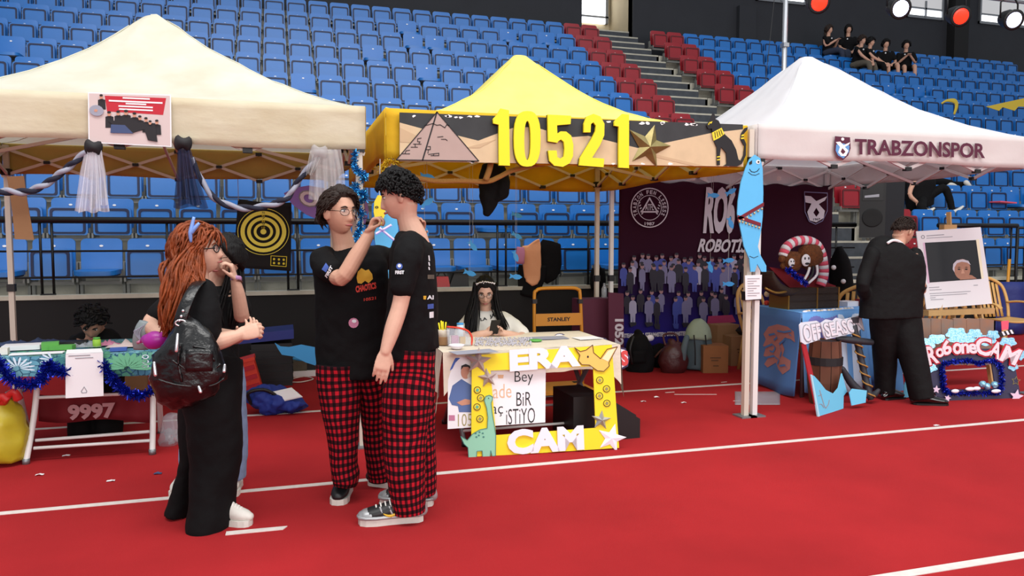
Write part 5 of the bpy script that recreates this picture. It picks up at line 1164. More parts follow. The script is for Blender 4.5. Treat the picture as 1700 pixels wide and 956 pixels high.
# big fish on the poles
mat('fish_big', (92, 186, 238), .6, var=.05, vs=9); mat('maroon', (116, 22, 40), .7); mat('bell', (206, 186, 140), .35, metal=.5)
pl = PL((0, TY0-.05, 0)); t = thing('fish_cutout', 'tall light blue smiling fish cutout tied to the white tent pole', 'cutout', pl.hit(1255, 451))
cut('body', 'fish_big', pl, [(1252, 257), (1243, 265), (1236, 281), (1229, 303), (1224, 335), (1223, 355), (1229, 383), (1234, 409), (1243, 430), (1245, 451), (1252, 451), (1256, 438), (1263, 451), (1271, 451), (1271, 441), (1261, 423), (1257, 409), (1262, 385), (1265, 360), (1266, 320), (1265, 280), (1261, 263)], .01, 0, parent=t)
cut('eye', 'chip', pl, ell((1257, 269), 3.4, 3.4, 14), .002, .011, parent=t); cut('pupil', 'ink', pl, ell((1257.5, 269), 1.6, 1.6, 10), .002, .0135, parent=t); cut('eye', 'ink', pl, [(1242, 270), (1247, 266), (1247, 272), (1243, 274)], .002, .011, parent=t)
line(t, [(1243, 281), (1246, 285), (1251, 286), (1256, 284), (1259, 280)], .5, .011, name='smile'); line(t, [(1241, 286), (1246, 290), (1253, 291), (1259, 288)], .4, .011, name='smile'); line(t, [(1243, 425), (1250, 428), (1257, 425)], .4, .011, name='tail_line')
for a, b in (((1223, 361), (1266, 336)), ((1223, 357), (1261, 370))):
    st_ = cut('ribbon', 'maroon', pl, [a, b, (b[0], b[1]+6), (a[0], a[1]+6)], .006, .012, parent=t)
    for k in range(7): f = (k+.5)/7; G().ball(pl.hit(a[0]+(b[0]-a[0])*f, a[1]+(b[1]-a[1])*f+9)+pl.n*.015, .009, 8, 6).obj('bell', 'bell', st_, True)
t = thing('pole_notice', 'white notice sheet tied to the white tent pole below the fish', 'notice', pl.hit(1250, 497)); cut('sheet', 'paper', pl, [(1236, 457), (1264, 456), (1263, 496), (1237, 498)], .003, .004, parent=t)
bars(pl, [(1240, 462+4*k, 1240+20-5*(k % 3), 461.6+4*k, .9) for k in range(8)], 'ink_grey', t, off=.008)
pl2 = PL((0, TY0+.012, 0)); t = thing('fish_cutout', 'light blue fish cutout hanging between the two young men', 'cutout', pl2.hit(640, 470))
G().bar(pl2.hit(634, 320)+V(0, .01, 0), pl2.hit(636, 272)+V(0, .01, 0), .003).obj('cord', 'thread', t)
cut('body', 'fish_big', pl2, [(634, 318), (646, 330), (657, 352), (661, 380), (657, 415), (649, 448), (642, 476), (634, 462), (628, 430), (622, 400), (620, 360), (626, 332)], .01, 0, parent=t); cut('eye', 'chip', pl2, ell((632, 338), 3, 3, 12), .002, .011, parent=t)
pl3 = PL((0, 5.19, 0)); t = thing('mask_cutout', 'narrow yellow face mask hanging in front of the blue fish', 'mask', pl3.hit(630, 372))
G().bar(pl3.hit(630, 328), pl3.hit(631, 264), .003).obj('cord', 'thread', t)
cut('face', 'target_yellow', pl3, [(627, 324), (634, 325), (640, 338), (639, 356), (632, 374), (624, 372), (620, 352), (621, 335)], .012, 0, parent=t)
cut('eye', 'ink', pl3, ell((625, 344), 3, 2, 10), .002, .013, [ell((625, 344), 1.4, 1, 8)], parent=t); cut('eye', 'ink', pl3, ell((634, 345), 2.4, 1.8, 10), .002, .013, parent=t); cut('mouth', 'ink', pl3, [(624, 360), (634, 359), (629, 363)], .002, .013, parent=t)
# marker and lanyard between them
t = thing('marker_pen', 'black marker pen held up to the tall youth\'s face', 'pen', P(623, 378, 3.98)); G().bar(P(617, 378, 4.0), P(630, 374, 3.98), .007).obj('barrel', 'plastic_black', t, True); G().bar(P(630, 374, 3.98), P(634, 373, 3.98), .004).obj('tip', 'shoe_gold', t, True)
t = thing('lanyard', 'purple and white lanyard crossing below the tall youth\'s chin', 'lanyard', P(642, 392, 3.9))
for a, b in (((624, 388), (650, 373)), ((630, 378), (654, 398))): G().sbar(P(*a, 3.86), P(*b, 3.86), .002, .006).obj('strap', 'white_letter', t); G().sbar(P(a[0], a[1]+1.6, 3.855), P(b[0], b[1]+1.6, 3.855), .002, .002).obj('strap_edge', 'purple', t)
# club name on the white tent
mat('club', (84, 24, 52), .7); mat('club_blue', (96, 150, 206), .7)
pl = PL((0, TY0-.028, 0)); t = thing('club_lettering', 'maroon club name and shield printed on the front of the white tent', 'lettering', pl.hit(1520, 260))
text('TRABZONSPOR', pl, (1420, 231), (1634, 239), (1420, 255.5), 'club', t, 'lettering', .002, 0, .025)
cut('shield', 'club', pl, [(1386, 226), (1411, 228), (1412, 246), (1408, 258), (1399, 266), (1390, 261), (1385, 250)], .002, 0, parent=t)
cut('shield_field', 'club_blue', pl, [(1388, 240), (1400, 238), (1410, 242), (1409, 252), (1400, 263), (1391, 258), (1387, 250)], .001, .002, parent=t)
cut('shield_white', 'chip', pl, [(1387, 236), (1394, 235), (1400, 241), (1411, 236), (1409, 240), (1402, 244), (1408, 250), (1404, 259), (1396, 259), (1391, 253), (1394, 244)], .001, .003, parent=t); cut('shield_drop', 'club', pl, [(1398, 246), (1403, 252), (1399, 256), (1395, 252)], .001, .004, parent=t); cut('ball', 'chip', pl, ell((1398.5, 231), 2.6, 2.6, 10), .001, .003, parent=t)
# ------------------------------------------------------------------ big banner at the back of the white tent
def grad(name, stops, z0, z1):
    m = bpy.data.materials.new(name); m.use_nodes = True; nt = m.node_tree; b = nt.nodes['Principled BSDF']; b.inputs['Roughness'].default_value = .85; b.inputs['Specular IOR Level'].default_value = .15
    tc = nt.nodes.new('ShaderNodeTexCoord'); s_ = nt.nodes.new('ShaderNodeSeparateXYZ'); nt.links.new(tc.outputs['Object'], s_.inputs[0]); mr = nt.nodes.new('ShaderNodeMapRange'); mr.inputs[1].default_value = z0; mr.inputs[2].default_value = z1; nt.links.new(s_.outputs[2], mr.inputs[0])
    r = nt.nodes.new('ShaderNodeValToRGB'); e = r.color_ramp.elements; e[0].position = stops[0][0]; e[0].color = (*lin(stops[0][1]), 1); e[1].position = stops[-1][0]; e[1].color = (*lin(stops[-1][1]), 1)
    for p_, c_ in stops[1:-1]: q = e.new(p_); q.color = (*lin(c_), 1)
    nt.links.new(mr.outputs[0], r.inputs[0]); nt.links.new(r.outputs[0], b.inputs['Base Color']); MATS[name] = m
BY = 8.06; pl = PL((0, BY, 0)); zlo = .16; BX0, BX1 = P(1027, 400, BY).x, P(1381, 400, BY).x
grad('banner_print', [(0, (44, 38, 140)), (.12, (40, 30, 112)), (.3, (34, 18, 66)), (.5, (46, 14, 34)), (1, (54, 14, 32))], 0, 2.0)
t = thing('club_banner', 'large maroon and purple printed banner across the back of the white tent', 'banner', ((BX0+BX1)/2, BY, zlo))
def fn(u, v): return V(BX0+(BX1-BX0)*u, BY+.02*math.sin(u*13)*math.sin(v*math.pi)+.012*noise.noise(V(u*8, v*5, 0)), zlo+(2.12-zlo)*v-.03*math.sin(u*math.pi*7)**2*(v > .93))
G().grid(fn, 50, 24, .004, (0, 1, 0)).obj('sheet', 'banner_print', t, True)
mat('bn_white', (206, 200, 210), .6); mat('bn_dim', (112, 108, 146), .6); mat('bn_shirt', (160, 156, 184), .6); mat('bn_blue', (54, 66, 150), .6); mat('bn_dark', (26, 20, 40), .6); mat('bn_skin', (150, 112, 116), .6); mat('bn_pink', (160, 40, 90), .6)
O = .036
for r0, r1 in ((33, 31.3), (21, 20)): cut('emblem_ring', 'bn_white', pl, ell((1076, 345), r0*.95, r0, 40), .001, O, [ell((1076, 345), r1*.95, r1, 40)], parent=t)
def arc_text(s_, c, r, a0, a1, h, w, m, par):
    for i, ch in enumerate(s_):
        if ch == ' ': continue
        a = math.radians(a0+(a1-a0)*i/(len(s_)-1)); ux, uy = math.cos(a), math.sin(a); cx, cy = c[0]+r*.95*ux, c[1]+r*uy; tx, ty = -uy, ux
        tl = (cx-tx*w+ux*h, cy-ty*w+uy*h); tr = (cx+tx*w+ux*h, cy+ty*w+uy*h); bl = (cx-tx*w-ux*h, cy-ty*w-uy*h); text(ch, pl, tl, tr, bl, m, par, 'emblem_letter', .001, O, .02)
arc_text('TRABZON FEN LİSESİ', (1076, 345), 26, -205, 25, 3, 1.9, 'bn_white', t); text('1987', pl, (1068, 369), (1084, 369), (1068, 374), 'bn_white', t, 'year', .001, O, .02)
cut('emblem_triangle', 'bn_white', pl, [(1076, 327), (1091, 353), (1061, 353)], .001, O, [[(1076, 331.5), (1087, 350.5), (1065, 350.5)]], parent=t); text('ATFL', pl, (1069, 339), (1083, 339), (1069, 349), 'bn_white', t, 'emblem_letters', .001, O, .01)
for k in range(5):
    for sx in (-1, 1): cut('laurel', 'bn_white', pl, ell((1076+sx*(17-k*1.2), 337+k*4.4), 2.2, 1.0, 8, sx*.7), .001, O, parent=t)
text('RO6', pl, (1169, 315), (1217, 316), (1166, 383), 'bn_white', t, 'lettering', .002, O, .05, 1, .04); text('ONE', pl, (1221, 327), (1262, 330), (1221, 377), 'bn_dim', t, 'lettering', .002, O, .0)
text('ROBOTİS', pl, (1160, 390), (1238, 392), (1156, 417), 'bn_white', t, 'lettering', .002, O, .035, 1, .04)
for k in range(6): text('STEAM4STEM', pl, (1033+36*k, 553.5-1.5*k), (1066+36*k, 552.5-1.5*k), (1033+36*k, 560-1.5*k), 'bn_white', t, 'lettering', .001, O, .05)
rnd = random.Random(3); ms = ['bn_dim', 'bn_shirt', 'bn_blue', 'bn_dark', 'bn_dark', 'bn_dark', 'bn_blue', 'bn_dim']; dep = 0
for row, (y0, n, h, x0, x1) in enumerate(((428, 17, 26, 1052, 1238), (438, 14, 34, 1036, 1232), (446, 12, 40, 1044, 1236), (484, 11, 34, 1040, 1238), (494, 9, 40, 1046, 1230))):
    for i in range(n):
        x = x0+(x1-x0)*(i+rnd.uniform(-.25, .25))/(n-1); y = y0+rnd.uniform(-4, 4); w = rnd.uniform(5, 7.5); o_ = O+.002*row+.0003*(i % 2); m = rnd.choice(ms)
        cut('printed_person', m, pl, [(x-w, y+9), (x-w*.75, y+6), (x-w*.3, y+4), (x+w*.3, y+4), (x+w*.75, y+6), (x+w, y+9), (x+w*1.05, y+h*.62), (x+w*.7, y+h*.66), (x+w*.65, y+h), (x+.6, y+h), (x, y+h*.72), (x-.6, y+h), (x-w*.65, y+h), (x-w*.7, y+h*.66), (x-w*1.05, y+h*.62)], .0006, o_, parent=t)
        cut('printed_face', 'bn_skin', pl, ell((x, y), 3.2, 4.0, 9), .0006, o_+.0008, parent=t); cut('printed_hair', 'bn_dark', pl, ell((x, y-2.8), 3.3, 2.0, 8), .0006, o_+.0015, parent=t)
        if row == 4: cut('printed_legs', rnd.choice(['bn_blue', 'bn_dark', 'bn_dim']), pl, [(x-w, y+h), (x+w, y+h), (x+w*.9, y+h+rnd.uniform(4, 10)), (x-w*.5, y+h+8)], .0006, o_+.0003, parent=t)
cut('printed_sofa', 'bn_pink', pl, [(1172, 524), (1212, 522), (1218, 534), (1170, 538)], .0006, O+.014, parent=t)
cut('printed_shield', 'bn_white', pl, [(1333, 325), (1343, 326), (1352, 334), (1370, 326), (1366, 333), (1356, 339), (1366, 350), (1364, 362), (1352, 369), (1341, 366), (1337, 352), (1344, 338), (1334, 336)], .001, O, [[(1352, 345), (1357, 353), (1352, 360), (1347, 353)]], parent=t)
cut('printed_shield_rim', 'bn_dim', pl, [(1332, 318), (1371, 320), (1371, 350), (1363, 367), (1351, 373), (1340, 368), (1333, 352)], .0006, O-.002, [[(1333, 319.5), (1370, 321.5), (1370, 350), (1362, 366), (1351, 371.5), (1341, 367), (1334, 351)]], parent=t); text('1967', pl, (1347, 362.5), (1358, 362), (1347, 366), 'bn_dark', t, 'year', .001, O+.002, .02)
for x in (1033, 1088, 1148, 1168, 1290): cut('tape_tab', 'tape', pl, [(x-3.5, 293), (x+3.5, 293), (x+3.5, 300), (x-3.5, 300)], .001, O, parent=t)
# ================================================================== left stall
def table_cloth(name, m, parent, c4, z, drops, wave=.012, n=26, corner=0, th=.004, rows=6, seed=0):
    """cloth over a table: four top corners (front left, front right, back right, back left) and the fall on each side"""
    g = G(); c4 = [V(x, y, z) for x, y in c4]; cen = sum(c4, V(0, 0, 0))/4
    g.grid(lambda u, v: (c4[0]*(1-u)+c4[1]*u)*(1-v)+(c4[3]*(1-u)+c4[2]*u)*v+V(0, 0, .004*noise.noise(V(u*7, v*7, seed))), 16, 12)
    for i in range(4):
        a, b = c4[i], c4[(i+1) % 4]; d = drops[i]
        if not d: continue
        o = V((b-a).y, -(b-a).x, 0).normalized()
        def fn(u, v, a=a, b=b, d=d, o=o, i=i):
            e = abs(2*u-1)**6; p = a+(b-a)*u; w = wave*math.sin(u*n+seed+i)*v+.5*wave*math.sin(u*n*2.3+i)*v
            return p+o*(.004+.03*v*.6+w+.02*e*v)-V(0, 0, (d+corner*e+.012*math.sin(u*7+i+seed))*v)
        g.grid(fn, 44, rows)
    o = g.obj(name, m, parent, True); return o
def floral():
    m = bpy.data.materials.new('floral'); m.use_nodes = True; nt = m.node_tree; b = nt.nodes['Principled BSDF']; b.inputs['Roughness'].default_value = .8
    tc = nt.nodes.new('ShaderNodeTexCoord'); v = nt.nodes.new('ShaderNodeTexVoronoi'); v.inputs['Scale'].default_value = 9; nt.links.new(tc.outputs['Object'], v.inputs[0])
    v2 = nt.nodes.new('ShaderNodeTexVoronoi'); v2.feature = 'DISTANCE_TO_EDGE'; v2.inputs['Scale'].default_value = 22; nt.links.new(tc.outputs['Object'], v2.inputs[0])
    r = nt.nodes.new('ShaderNodeValToRGB'); e = r.color_ramp.elements; e[0].color = (*lin((66, 128, 158)), 1); e[1].color = (*lin((96, 158, 136)), 1); e[1].position = .8; x = e.new(.4); x.color = (*lin((120, 176, 192)), 1); x = e.new(.6); x.color = (*lin((72, 150, 110)), 1)
    sp = nt.nodes.new('ShaderNodeSeparateColor'); nt.links.new(v.outputs['Color'], sp.inputs[0]); nt.links.new(sp.outputs[0], r.inputs[0])
    lt = nt.nodes.new('ShaderNodeMath'); lt.operation = 'LESS_THAN'; lt.inputs[1].default_value = .06; nt.links.new(v2.outputs[0], lt.inputs[0])
    mx = nt.nodes.new('ShaderNodeMix'); mx.data_type = 'RGBA'; nt.links.new(lt.outputs[0], mx.inputs[0]); nt.links.new(r.outputs[0], mx.inputs[6]); mx.inputs[7].default_value = (*lin((38, 84, 112)), 1); nt.links.new(mx.outputs[2], b.inputs['Base Color']); MATS['floral'] = m
floral()
mat('petal_white', (206, 222, 236), .8); mat('petal_green', (104, 176, 138), .8); mat('petal_teal', (58, 122, 128), .8); mat('green', (92, 168, 74), .6); mat('lime', (160, 206, 70), .6); mat('clear', (205, 210, 220), .1, alpha=.35); mat('magenta', (166, 40, 150), .35); mat('grey_vinyl', (128, 138, 140), .45)
LZ = .70; t = thing('folding_table', 'white-legged folding table of the left stall under a flowered cloth', 'table', (-1.35, 5.85, 0))
G().box((-2.0, 5.5, LZ-.035), (-.8, 6.2, LZ-.004)).obj('tabletop', 'white_metal', t)
for a, b, c in (((62, 640, 5.62), (56, 694, 5.58), (43.5, 770, 5.5)), ((254, 632, 5.62), (254, 690, 5.58), (253, 753, 5.5)), ((24, 620, 5.62), (36, 670, 5.85), (50, 716, 6.1)), ((264, 622, 5.62), (265, 670, 5.85), (267, 712, 6.1))):
    q = [P(*a), P(*b), P(*c)]; q[2].z = .015; lg = G().tube(q, .019, seg=12, sub=5, rnd=True).obj('leg', 'white_metal', t, True); G().bar(V(q[2].x, q[2].y, 0), q[2]+V(0, 0, .02), .023).obj('rubber_foot', 'grey_metal', lg, True)
for a, b in (((59, 731, 5.56), (253, 716, 5.56)), ((56, 744, 5.53), (253, 731, 5.53)), ((62, 660, 5.6), (254, 652, 5.6))): G().bar(P(*a), P(*b), .011).obj('cross_bar', 'white_metal', t, True)
table = table_cloth('tablecloth', 'floral', None, [(-2.05, 5.47), (-.78, 5.42), (-.76, 6.2), (-2.05, 6.25)], LZ, [.135, .12, .1, .1], .008, seed=2)
tag(table, 'blue and green flowered cloth on the left folding table', 'tablecloth')
pl = PL(P(100, 605, 5.40), (-.04, -1, .12))
def flower(c, n, r0, r1, m, a0, a1, w=.16, edge=None, off=.012):
    for k in range(n):
        a = math.radians(a0+(a1-a0)*k/(n-1)); u = (math.cos(a), math.sin(a)); q = []
        for tt, ww in ((0, .25), (.35, .8), (.75, 1), (.95, .5), (1, 0)): q.append((tt, ww))
        ptsL = [(c[0]+(r0+(r1-r0)*tt)*u[0]-w*r1*ww*u[1], c[1]+((r0+(r1-r0)*tt)*u[1]+w*r1*ww*u[0])*.62) for tt, ww in q]; ptsR = [(c[0]+(r0+(r1-r0)*tt)*u[0]+w*r1*ww*u[1], c[1]+((r0+(r1-r0)*tt)*u[1]-w*r1*ww*u[0])*.62) for tt, ww in q[:-1]]
        if edge: cut('petal_edge', edge, pl, [(x+(x-c[0])*.03, y+(y-c[1])*.03) for x, y in ptsL+ptsR[::-1]], .0006, off-.001, parent=table)
        cut('petal', m, pl, ptsL+ptsR[::-1], .0008, off, parent=table)
flower((30, 611), 9, 6, 30, 'petal_white', -170, 10, .07); flower((88, 597), 6, 4, 22, 'petal_white', 100, 250, .10); flower((212, 611), 11, 5, 42, 'petal_green', -180, 0, .12, 'petal_teal'); flower((92, 600), 6, 3, 20, 'petal_teal', -60, 60, .13)
for k in range(3): cut('petal_ring', 'petal_white', pl, ell((242, 592+8*k), 6, 3.6, 12), .0008, .012, [ell((242, 592+8*k), 3.8, 2.2, 12)], parent=table)
t = thing('code_sheet', 'white printed sheet hanging over the front of the flowered table', 'sheet', P(140, 660, 5.36))
pl = PL(P(140, 620, 5.365), (-.04, -1, .03)); cut('sheet', 'paper', pl, [(109, 588), (171, 585), (172, 657), (109, 661)], .002, 0, parent=t); G().hexa([P(109, 588, 5.37), P(171, 585, 5.37), P(168, 578.5, 5.50), P(111, 581, 5.50), P(109, 587.5, 5.369), P(171, 584.5, 5.369), P(168, 578, 5.499), P(111, 580.5, 5.499)]).obj('fold', 'paper', t)
bars(pl, [(114, 590, 150, 588.5, 1.2), (125, 594, 155, 592.5, 1.0)], 'ink_grey', t, off=.003); cut('drop_mark', 'ink_grey', pl, [(140, 641), (145, 649), (144, 652), (136, 652.5), (134.5, 649)], .0008, .003, [[(140, 643), (143.6, 649), (143, 651), (137, 651.4), (136, 649)]], parent=t)
tinsel('tinsel_garland', 'dark blue tinsel swagged along the left part of the flowered table', [P(x, y, 5.37) for x, y in ((-10, 596), (4, 610), (18, 630), (45, 638), (66, 632), (76, 615), (82, 606), (92, 614), (108, 618))], 'tinsel_navy', .05, 1500, 11)
tinsel('tinsel_garland', 'dark blue tinsel swagged along the right part of the flowered table', [P(x, y, 5.37) for x, y in ((172, 604), (182, 622), (198, 642), (220, 655), (240, 654), (262, 642))], 'tinsel_navy', .045, 1200, 12)
def slab(name, label, cat, px, py, w, d, h, m, rz=0, z=LZ, sub=None, group=None):
    c = P(px, py, z=z+.006); R3 = Matrix.Rotation(rz, 3, 'Z'); g = G().box(c-V(w/2, d/2, 0), c+V(w/2, d/2, h), R3)
    return tag(g.obj(name, m), label, cat, group)
slab('paper_stack', 'white paper stack at the left of the flowered table', 'papers', 38, 579, .22, .14, .03, 'paper', .1); slab('envelope', 'white envelope at the front edge of the flowered table', 'envelope', 62, 587, .3, .08, .006, 'paper', .05)
slab('craft_tray', 'green craft tray in the middle of the flowered table', 'tray', 84, 580, .10, .08, .05, 'green', .2); slab('craft_tray', 'flat green mat left of the printed sheet', 'mat', 104, 580, .14, .07, .03, 'green', -.1); slab('dark_case', 'dark pencil case at the back of the flowered table', 'case', 118, 573, .2, .1, .03, 'plastic_black', .1)
slab('sticky_notes', 'pale yellow notes at the left end of the flowered table', 'notes', 4, 588, .07, .07, .04, 'tee_white', .1); slab('blue_tape_roll', 'flat blue box near the right end of the flowered table', 'box', 197, 582, .1, .06, .02, 'print_blue', .1)
t = thing('slime_jar', 'small lime green jar with lid on the flowered table', 'jar', P(161, 576, z=LZ)); c = P(161, 576, z=LZ+.005); G().lathe(c, [(.02, 0), (.026, .005), (.026, .05), (.02, .055)]).obj('jar_body', 'lime', t, True); G().lathe(c+V(0, 0, .055), [(.022, 0), (.022, .012)]).obj('lid', 'green', t, True)
for i, (x, y, w, m, lb) in enumerate(((25, 571, .25, 'p_jean', 'crumpled blue wrapper at the far left of the flowered table'), (75, 568, .22, 'p_jean', 'crumpled blue wrapper at the back middle of the flowered table'), (140, 574, .24, 'clear', 'crumpled clear wrapper behind the printed sheet'), (180, 572, .14, 'print_pink', 'crumpled pink wrapper right of the lime jar'), (205, 574, .2, 'p_floor', 'crumpled pale wrapper at the right back of the flowered table'))):
    g = G(); c = P(x, y, z=LZ+.01); g.grid(lambda u, v: c+V((u-.5)*w, (v-.5)*w*.7, .035*abs(noise.noise(V(u*5, v*5, i*3)))*2*math.sin(math.pi*u)*math.sin(math.pi*v)), 14, 10, .002, (0, 0, 1)); tag(g.obj('wrapper', m, None, True), lb, 'wrapper', 'crumpled wrappers on the flowered table')
# grey vinyl pouch and magenta pouch held by the woman in jeans
t = thing('vinyl_pouch', 'grey vinyl pouch with cords hanging from the hidden woman\'s arm', 'pouch', P(235, 580, 4.35)); g = G(); sil(g, [(231, 252, 533, 4.36, .02), (224, 254, 545, 4.36, .035), (219, 250, 565, 4.36, .035), (221, 247, 580, 4.36, .025)]); g.obj('pouch_body', 'grey_vinyl', t, True)
for k in range(4): G().tube([P(240-4*k, 538+3*k, 4.31), P(232-3*k, 552, 4.31), P(236+2*k, 570+2*k, 4.31), P(248, 572+2*k, 4.30)], .003, seg=5, sub=4).obj('cord', 'p_grey', t, True)
t = thing('toiletry_pouch', 'magenta pouch with pink tip in front of the grey vinyl pouch', 'pouch', P(255, 577, 4.15)); G().tube([P(234, 567, 4.2), P(241, 563, 4.18), P(252, 565, 4.15), (P(264, 563, 4.13)), P(272, 560, 4.13)], [.008, .022, .045, .042, .03], seg=14, sub=4, rnd=True).obj('pouch_body', 'magenta', t, True); G().bar(P(228, 569, 4.21), P(235, 566, 4.2), .008).obj('tip', 'print_pink', t, True)
# under and around the left table
mat('banner_red', (120, 16, 28), .8, bump=.2, bs=8); mat('dim_pink', (190, 140, 144), .8)
pl = PL((0, 5.9, 0)); t = thing('number_banner', 'dark red cloth banner with pale numerals lying under the flowered table', 'banner', P(140, 705, 5.9)); G().grid(lambda u, v: P(64+188*u, 655+44*v+3*math.sin(u*8), 5.9+.02*math.sin(u*20)), 30, 4, .006, (0, 1, 0)).obj('cloth', 'banner_red', t, True); text('9997', pl, (116, 672), (190, 668), (117, 694), 'dim_pink', t, 'lettering', .003, .03, .05)
mat('bag_yellow', (196, 178, 44), .35, alpha=.85, var=.15, vs=12); mat('bag_red', (196, 36, 36), .5)
t = thing('plastic_bag', 'full yellow plastic bag with red handles at the left edge', 'bag', P(10, 762, z=0)); g = G(); sil(g, [(-34, 48, 762, 5.55, .10), (-40, 50, 735, 5.55, .14), (-30, 44, 700, 5.55, .13), (-16, 36, 672, 5.55, .09), (-4, 30, 660, 5.55, .05)]); o = g.obj('bag_body', 'bag_yellow', t, True); rumple(o, .03, 9, 3); rumple(o, .012, 24, 3)
g = G(); g.tube([P(4, 668, 5.5), P(14, 656, 5.46), P(24, 650, 5.44), P(30, 662, 5.46)], [.03, .022, .02, .03], seg=8, sub=4); g.tube([P(-10, 672, 5.5), P(2, 658, 5.46), P(14, 664, 5.46)], [.03, .022, .03], seg=8, sub=4); g.obj('handle', 'bag_red', t, True)
def carton(name, label, base, w, d, h, rz, m='card_brown', flap=False, mark=False, group=None):
    t = thing(name, label, 'box', base, group); R3 = Matrix.Rotation(rz, 3, 'Z'); b = Vector(base)
    G().box(b-V(w/2, d/2, 0), b+V(w/2, d/2, h), R3, b).obj('carton_body', m, t)
    G().box(b+V(-w/2-.001, -.03, h-.001), b+V(w/2+.001, .03, h+.002), R3, b).obj('packing_tape', 'card_tape', t)
    for s_ in (-1, 1): G().box(b+V(-w/2, s_*.004 if s_ > 0 else -d/2, h), b+V(w/2, d/2 if s_ > 0 else -.004, h+.004), R3, b).obj('flap', m, t)
    if mark:
        g = G()
        for k, (x0, x1, z) in enumerate(((-.22, .2, .55), (-.18, .1, .45), (-.1, .12, .25))): g.box(b+V(w*x0, -d/2-.003, h*z), b+V(w*x1, -d/2, h*z+.012), R3, b)
        g.obj('printed_mark', 'card_ink', t)
    return t
mat('card_tape', (176, 142, 100), .4); mat('card_ink', (96, 64, 40), .8); mat('card_dark', (150, 98, 58), .85, var=.12, vs=8)
carton('cardboard_box', 'open tan cardboard box under the flowered table', P(207, 690, z=0)+V(0, .3, 0), .26, .22, .3, .1)
t = thing('clear_bag', 'clear plastic bag of silver scraps behind the right table leg', 'bag', P(282, 742, z=0)); g = G(); sil(g, [(266, 304, 742, 5.75, .06), (264, 306, 725, 5.75, .09), (270, 302, 700, 5.75, .06), (278, 296, 688, 5.75, .03)]); o = g.obj('bag_film', 'clear', t, True); rumple(o, .03, 16, 1)
rnd = random.Random(4); g = G()
for k in range(30): p = P(272+rnd.random()*26, 715+rnd.random()*24, 5.72+rnd.random()*.08); g.box(p, p+V(.03, .005, .02), Matrix.Rotation(rnd.random()*3, 3, 'Y'))
g.obj('scraps', 'shoe_silver', t)
# loose things on the floor behind the red-haired woman
mat('case_navy', (30, 44, 128), .4); mat('orange_red', (222, 54, 28), .45); mat('black_ribbed', (22, 22, 26), .5); mat('bag_blue', (26, 50, 140), .7, bump=.3, bs=18)
b = P(450, 648, z=0)+V(0, .35, 0); t = thing('black_crate', 'black ribbed plastic crate under the navy lid', 'crate', b); G().box(b+V(-.18, -.15, 0), b+V(.2, .2, .42)).obj('crate_body', 'black_ribbed', t)
for k in range(5): G().box(b+V(-.19, -.16, .05+.075*k), b+V(.21, .21, .07+.075*k)).obj('rib', 'black_ribbed', t)
G().box(b+V(.20, -.08, .28), b+V(.235, .08, .33)).obj('handle', 'black_ribbed', t)
tag(G().prism([[b+V(*p) for p in ((-.36, -.2, .43), (.22, -.2, .47), (.22, .25, .47), (-.36, .25, .43))]], (0, 0, 1), .09).obj('plastic_case', 'case_navy'), 'navy blue plastic case lying on the black crate', 'case')
b2 = P(420, 662, z=0)+V(0, .1, 0); t = thing('orange_crate', 'bright orange-red plastic bin tipped beside the black crate', 'crate', b2); R3 = Matrix.Rotation(math.radians(-14), 3, 'Y'); G().box(b2+V(-.16, -.1, .03), b2+V(.1, .08, .36), R3, b2).obj('bin_body', 'orange_red', t)
for k in range(3): G().box(b2+V(-.15, -.115, .09+.085*k), b2+V(.09, -.1, .13+.085*k), R3, b2).obj('recess', 'p_red', t)
G().box(b2+V(-.17, -.12, .34), b2+V(.11, .09, .37), R3, b2).obj('rim', 'orange_red', t)
b3 = P(456, 692, z=0)+V(0, .18, 0); t = thing('duffel_bag', 'crumpled blue fabric bag on the white tape line', 'bag', b3); g = G(); g.ball(b3+V(0, 0, .10), (.2, .17, .11), 20, 14); g.ball(b3+V(.14, -.06, .07), (.12, .13, .07), 14, 10); g.ball(b3+V(-.1, -.03, .14), (.12, .12, .1), 14, 10); o = g.obj('bag_body', 'bag_blue', t, True); remesh(o, .012, 2); rumple(o, .035, 10, 3); rumple(o, .015, 24, 5)
for v in o.data.vertices: v.co.z = max(v.co.z, .004-wloc(o).z)
G().tube([b3+V(-.18, -.1, .1), b3+V(-.2, -.14, .2), b3+V(-.08, -.14, .22), b3+V(.02, -.12, .16)], .014, seg=8, sub=4).obj('strap', 'plastic_black', t, True)
G().grid(lambda u, v: b3+V(-.10+.3*u, -.12+.24*v, .235+.05*u-.07*u*u+.02*math.sin(v*5)), 8, 6, .002, (0, 0, 1)); pp = G().grid(lambda u, v: P(444+40*u+19*v, 652-9*u+16*v, 6.45-.05*v), 8, 6, .003, (0, -1, .3)).obj('leaflet', 'paper', None, True); tag(pp, 'white printed leaflet lying on the blue fabric bag', 'paper')
pl = PL((0, 7.0, 0), (0, -1, .25)); tag(cut('plywood_sheet', 'fish_blue', pl, [(456, 569), (466, 575), (480, 576), (500, 572), (526, 577), (525, 607), (508, 602), (488, 592), (468, 589), (462, 580)], .01), 'light blue cut panel leaning behind the black crate', 'panel')
b4 = P(500, 625, z=0); t = thing('open_box', 'open white box of craft tools under the blue panel', 'box', b4); G().box(b4+V(-.25, -.02, 0), b4+V(.2, .25, .06)).obj('tray', 'paper', t); G().box(b4+V(-.12, 0, .06), b4+V(.06, .15, .16)).obj('tool', 'khaki', t); G().box(b4+V(.02, .02, .06), b4+V(.18, .2, .13)).obj('tool', 'ink', t); G().bar(b4+V(-.1, 0, .2), b4+V(.2, .1, .12), .015).obj('tool', 'fish_blue', t)
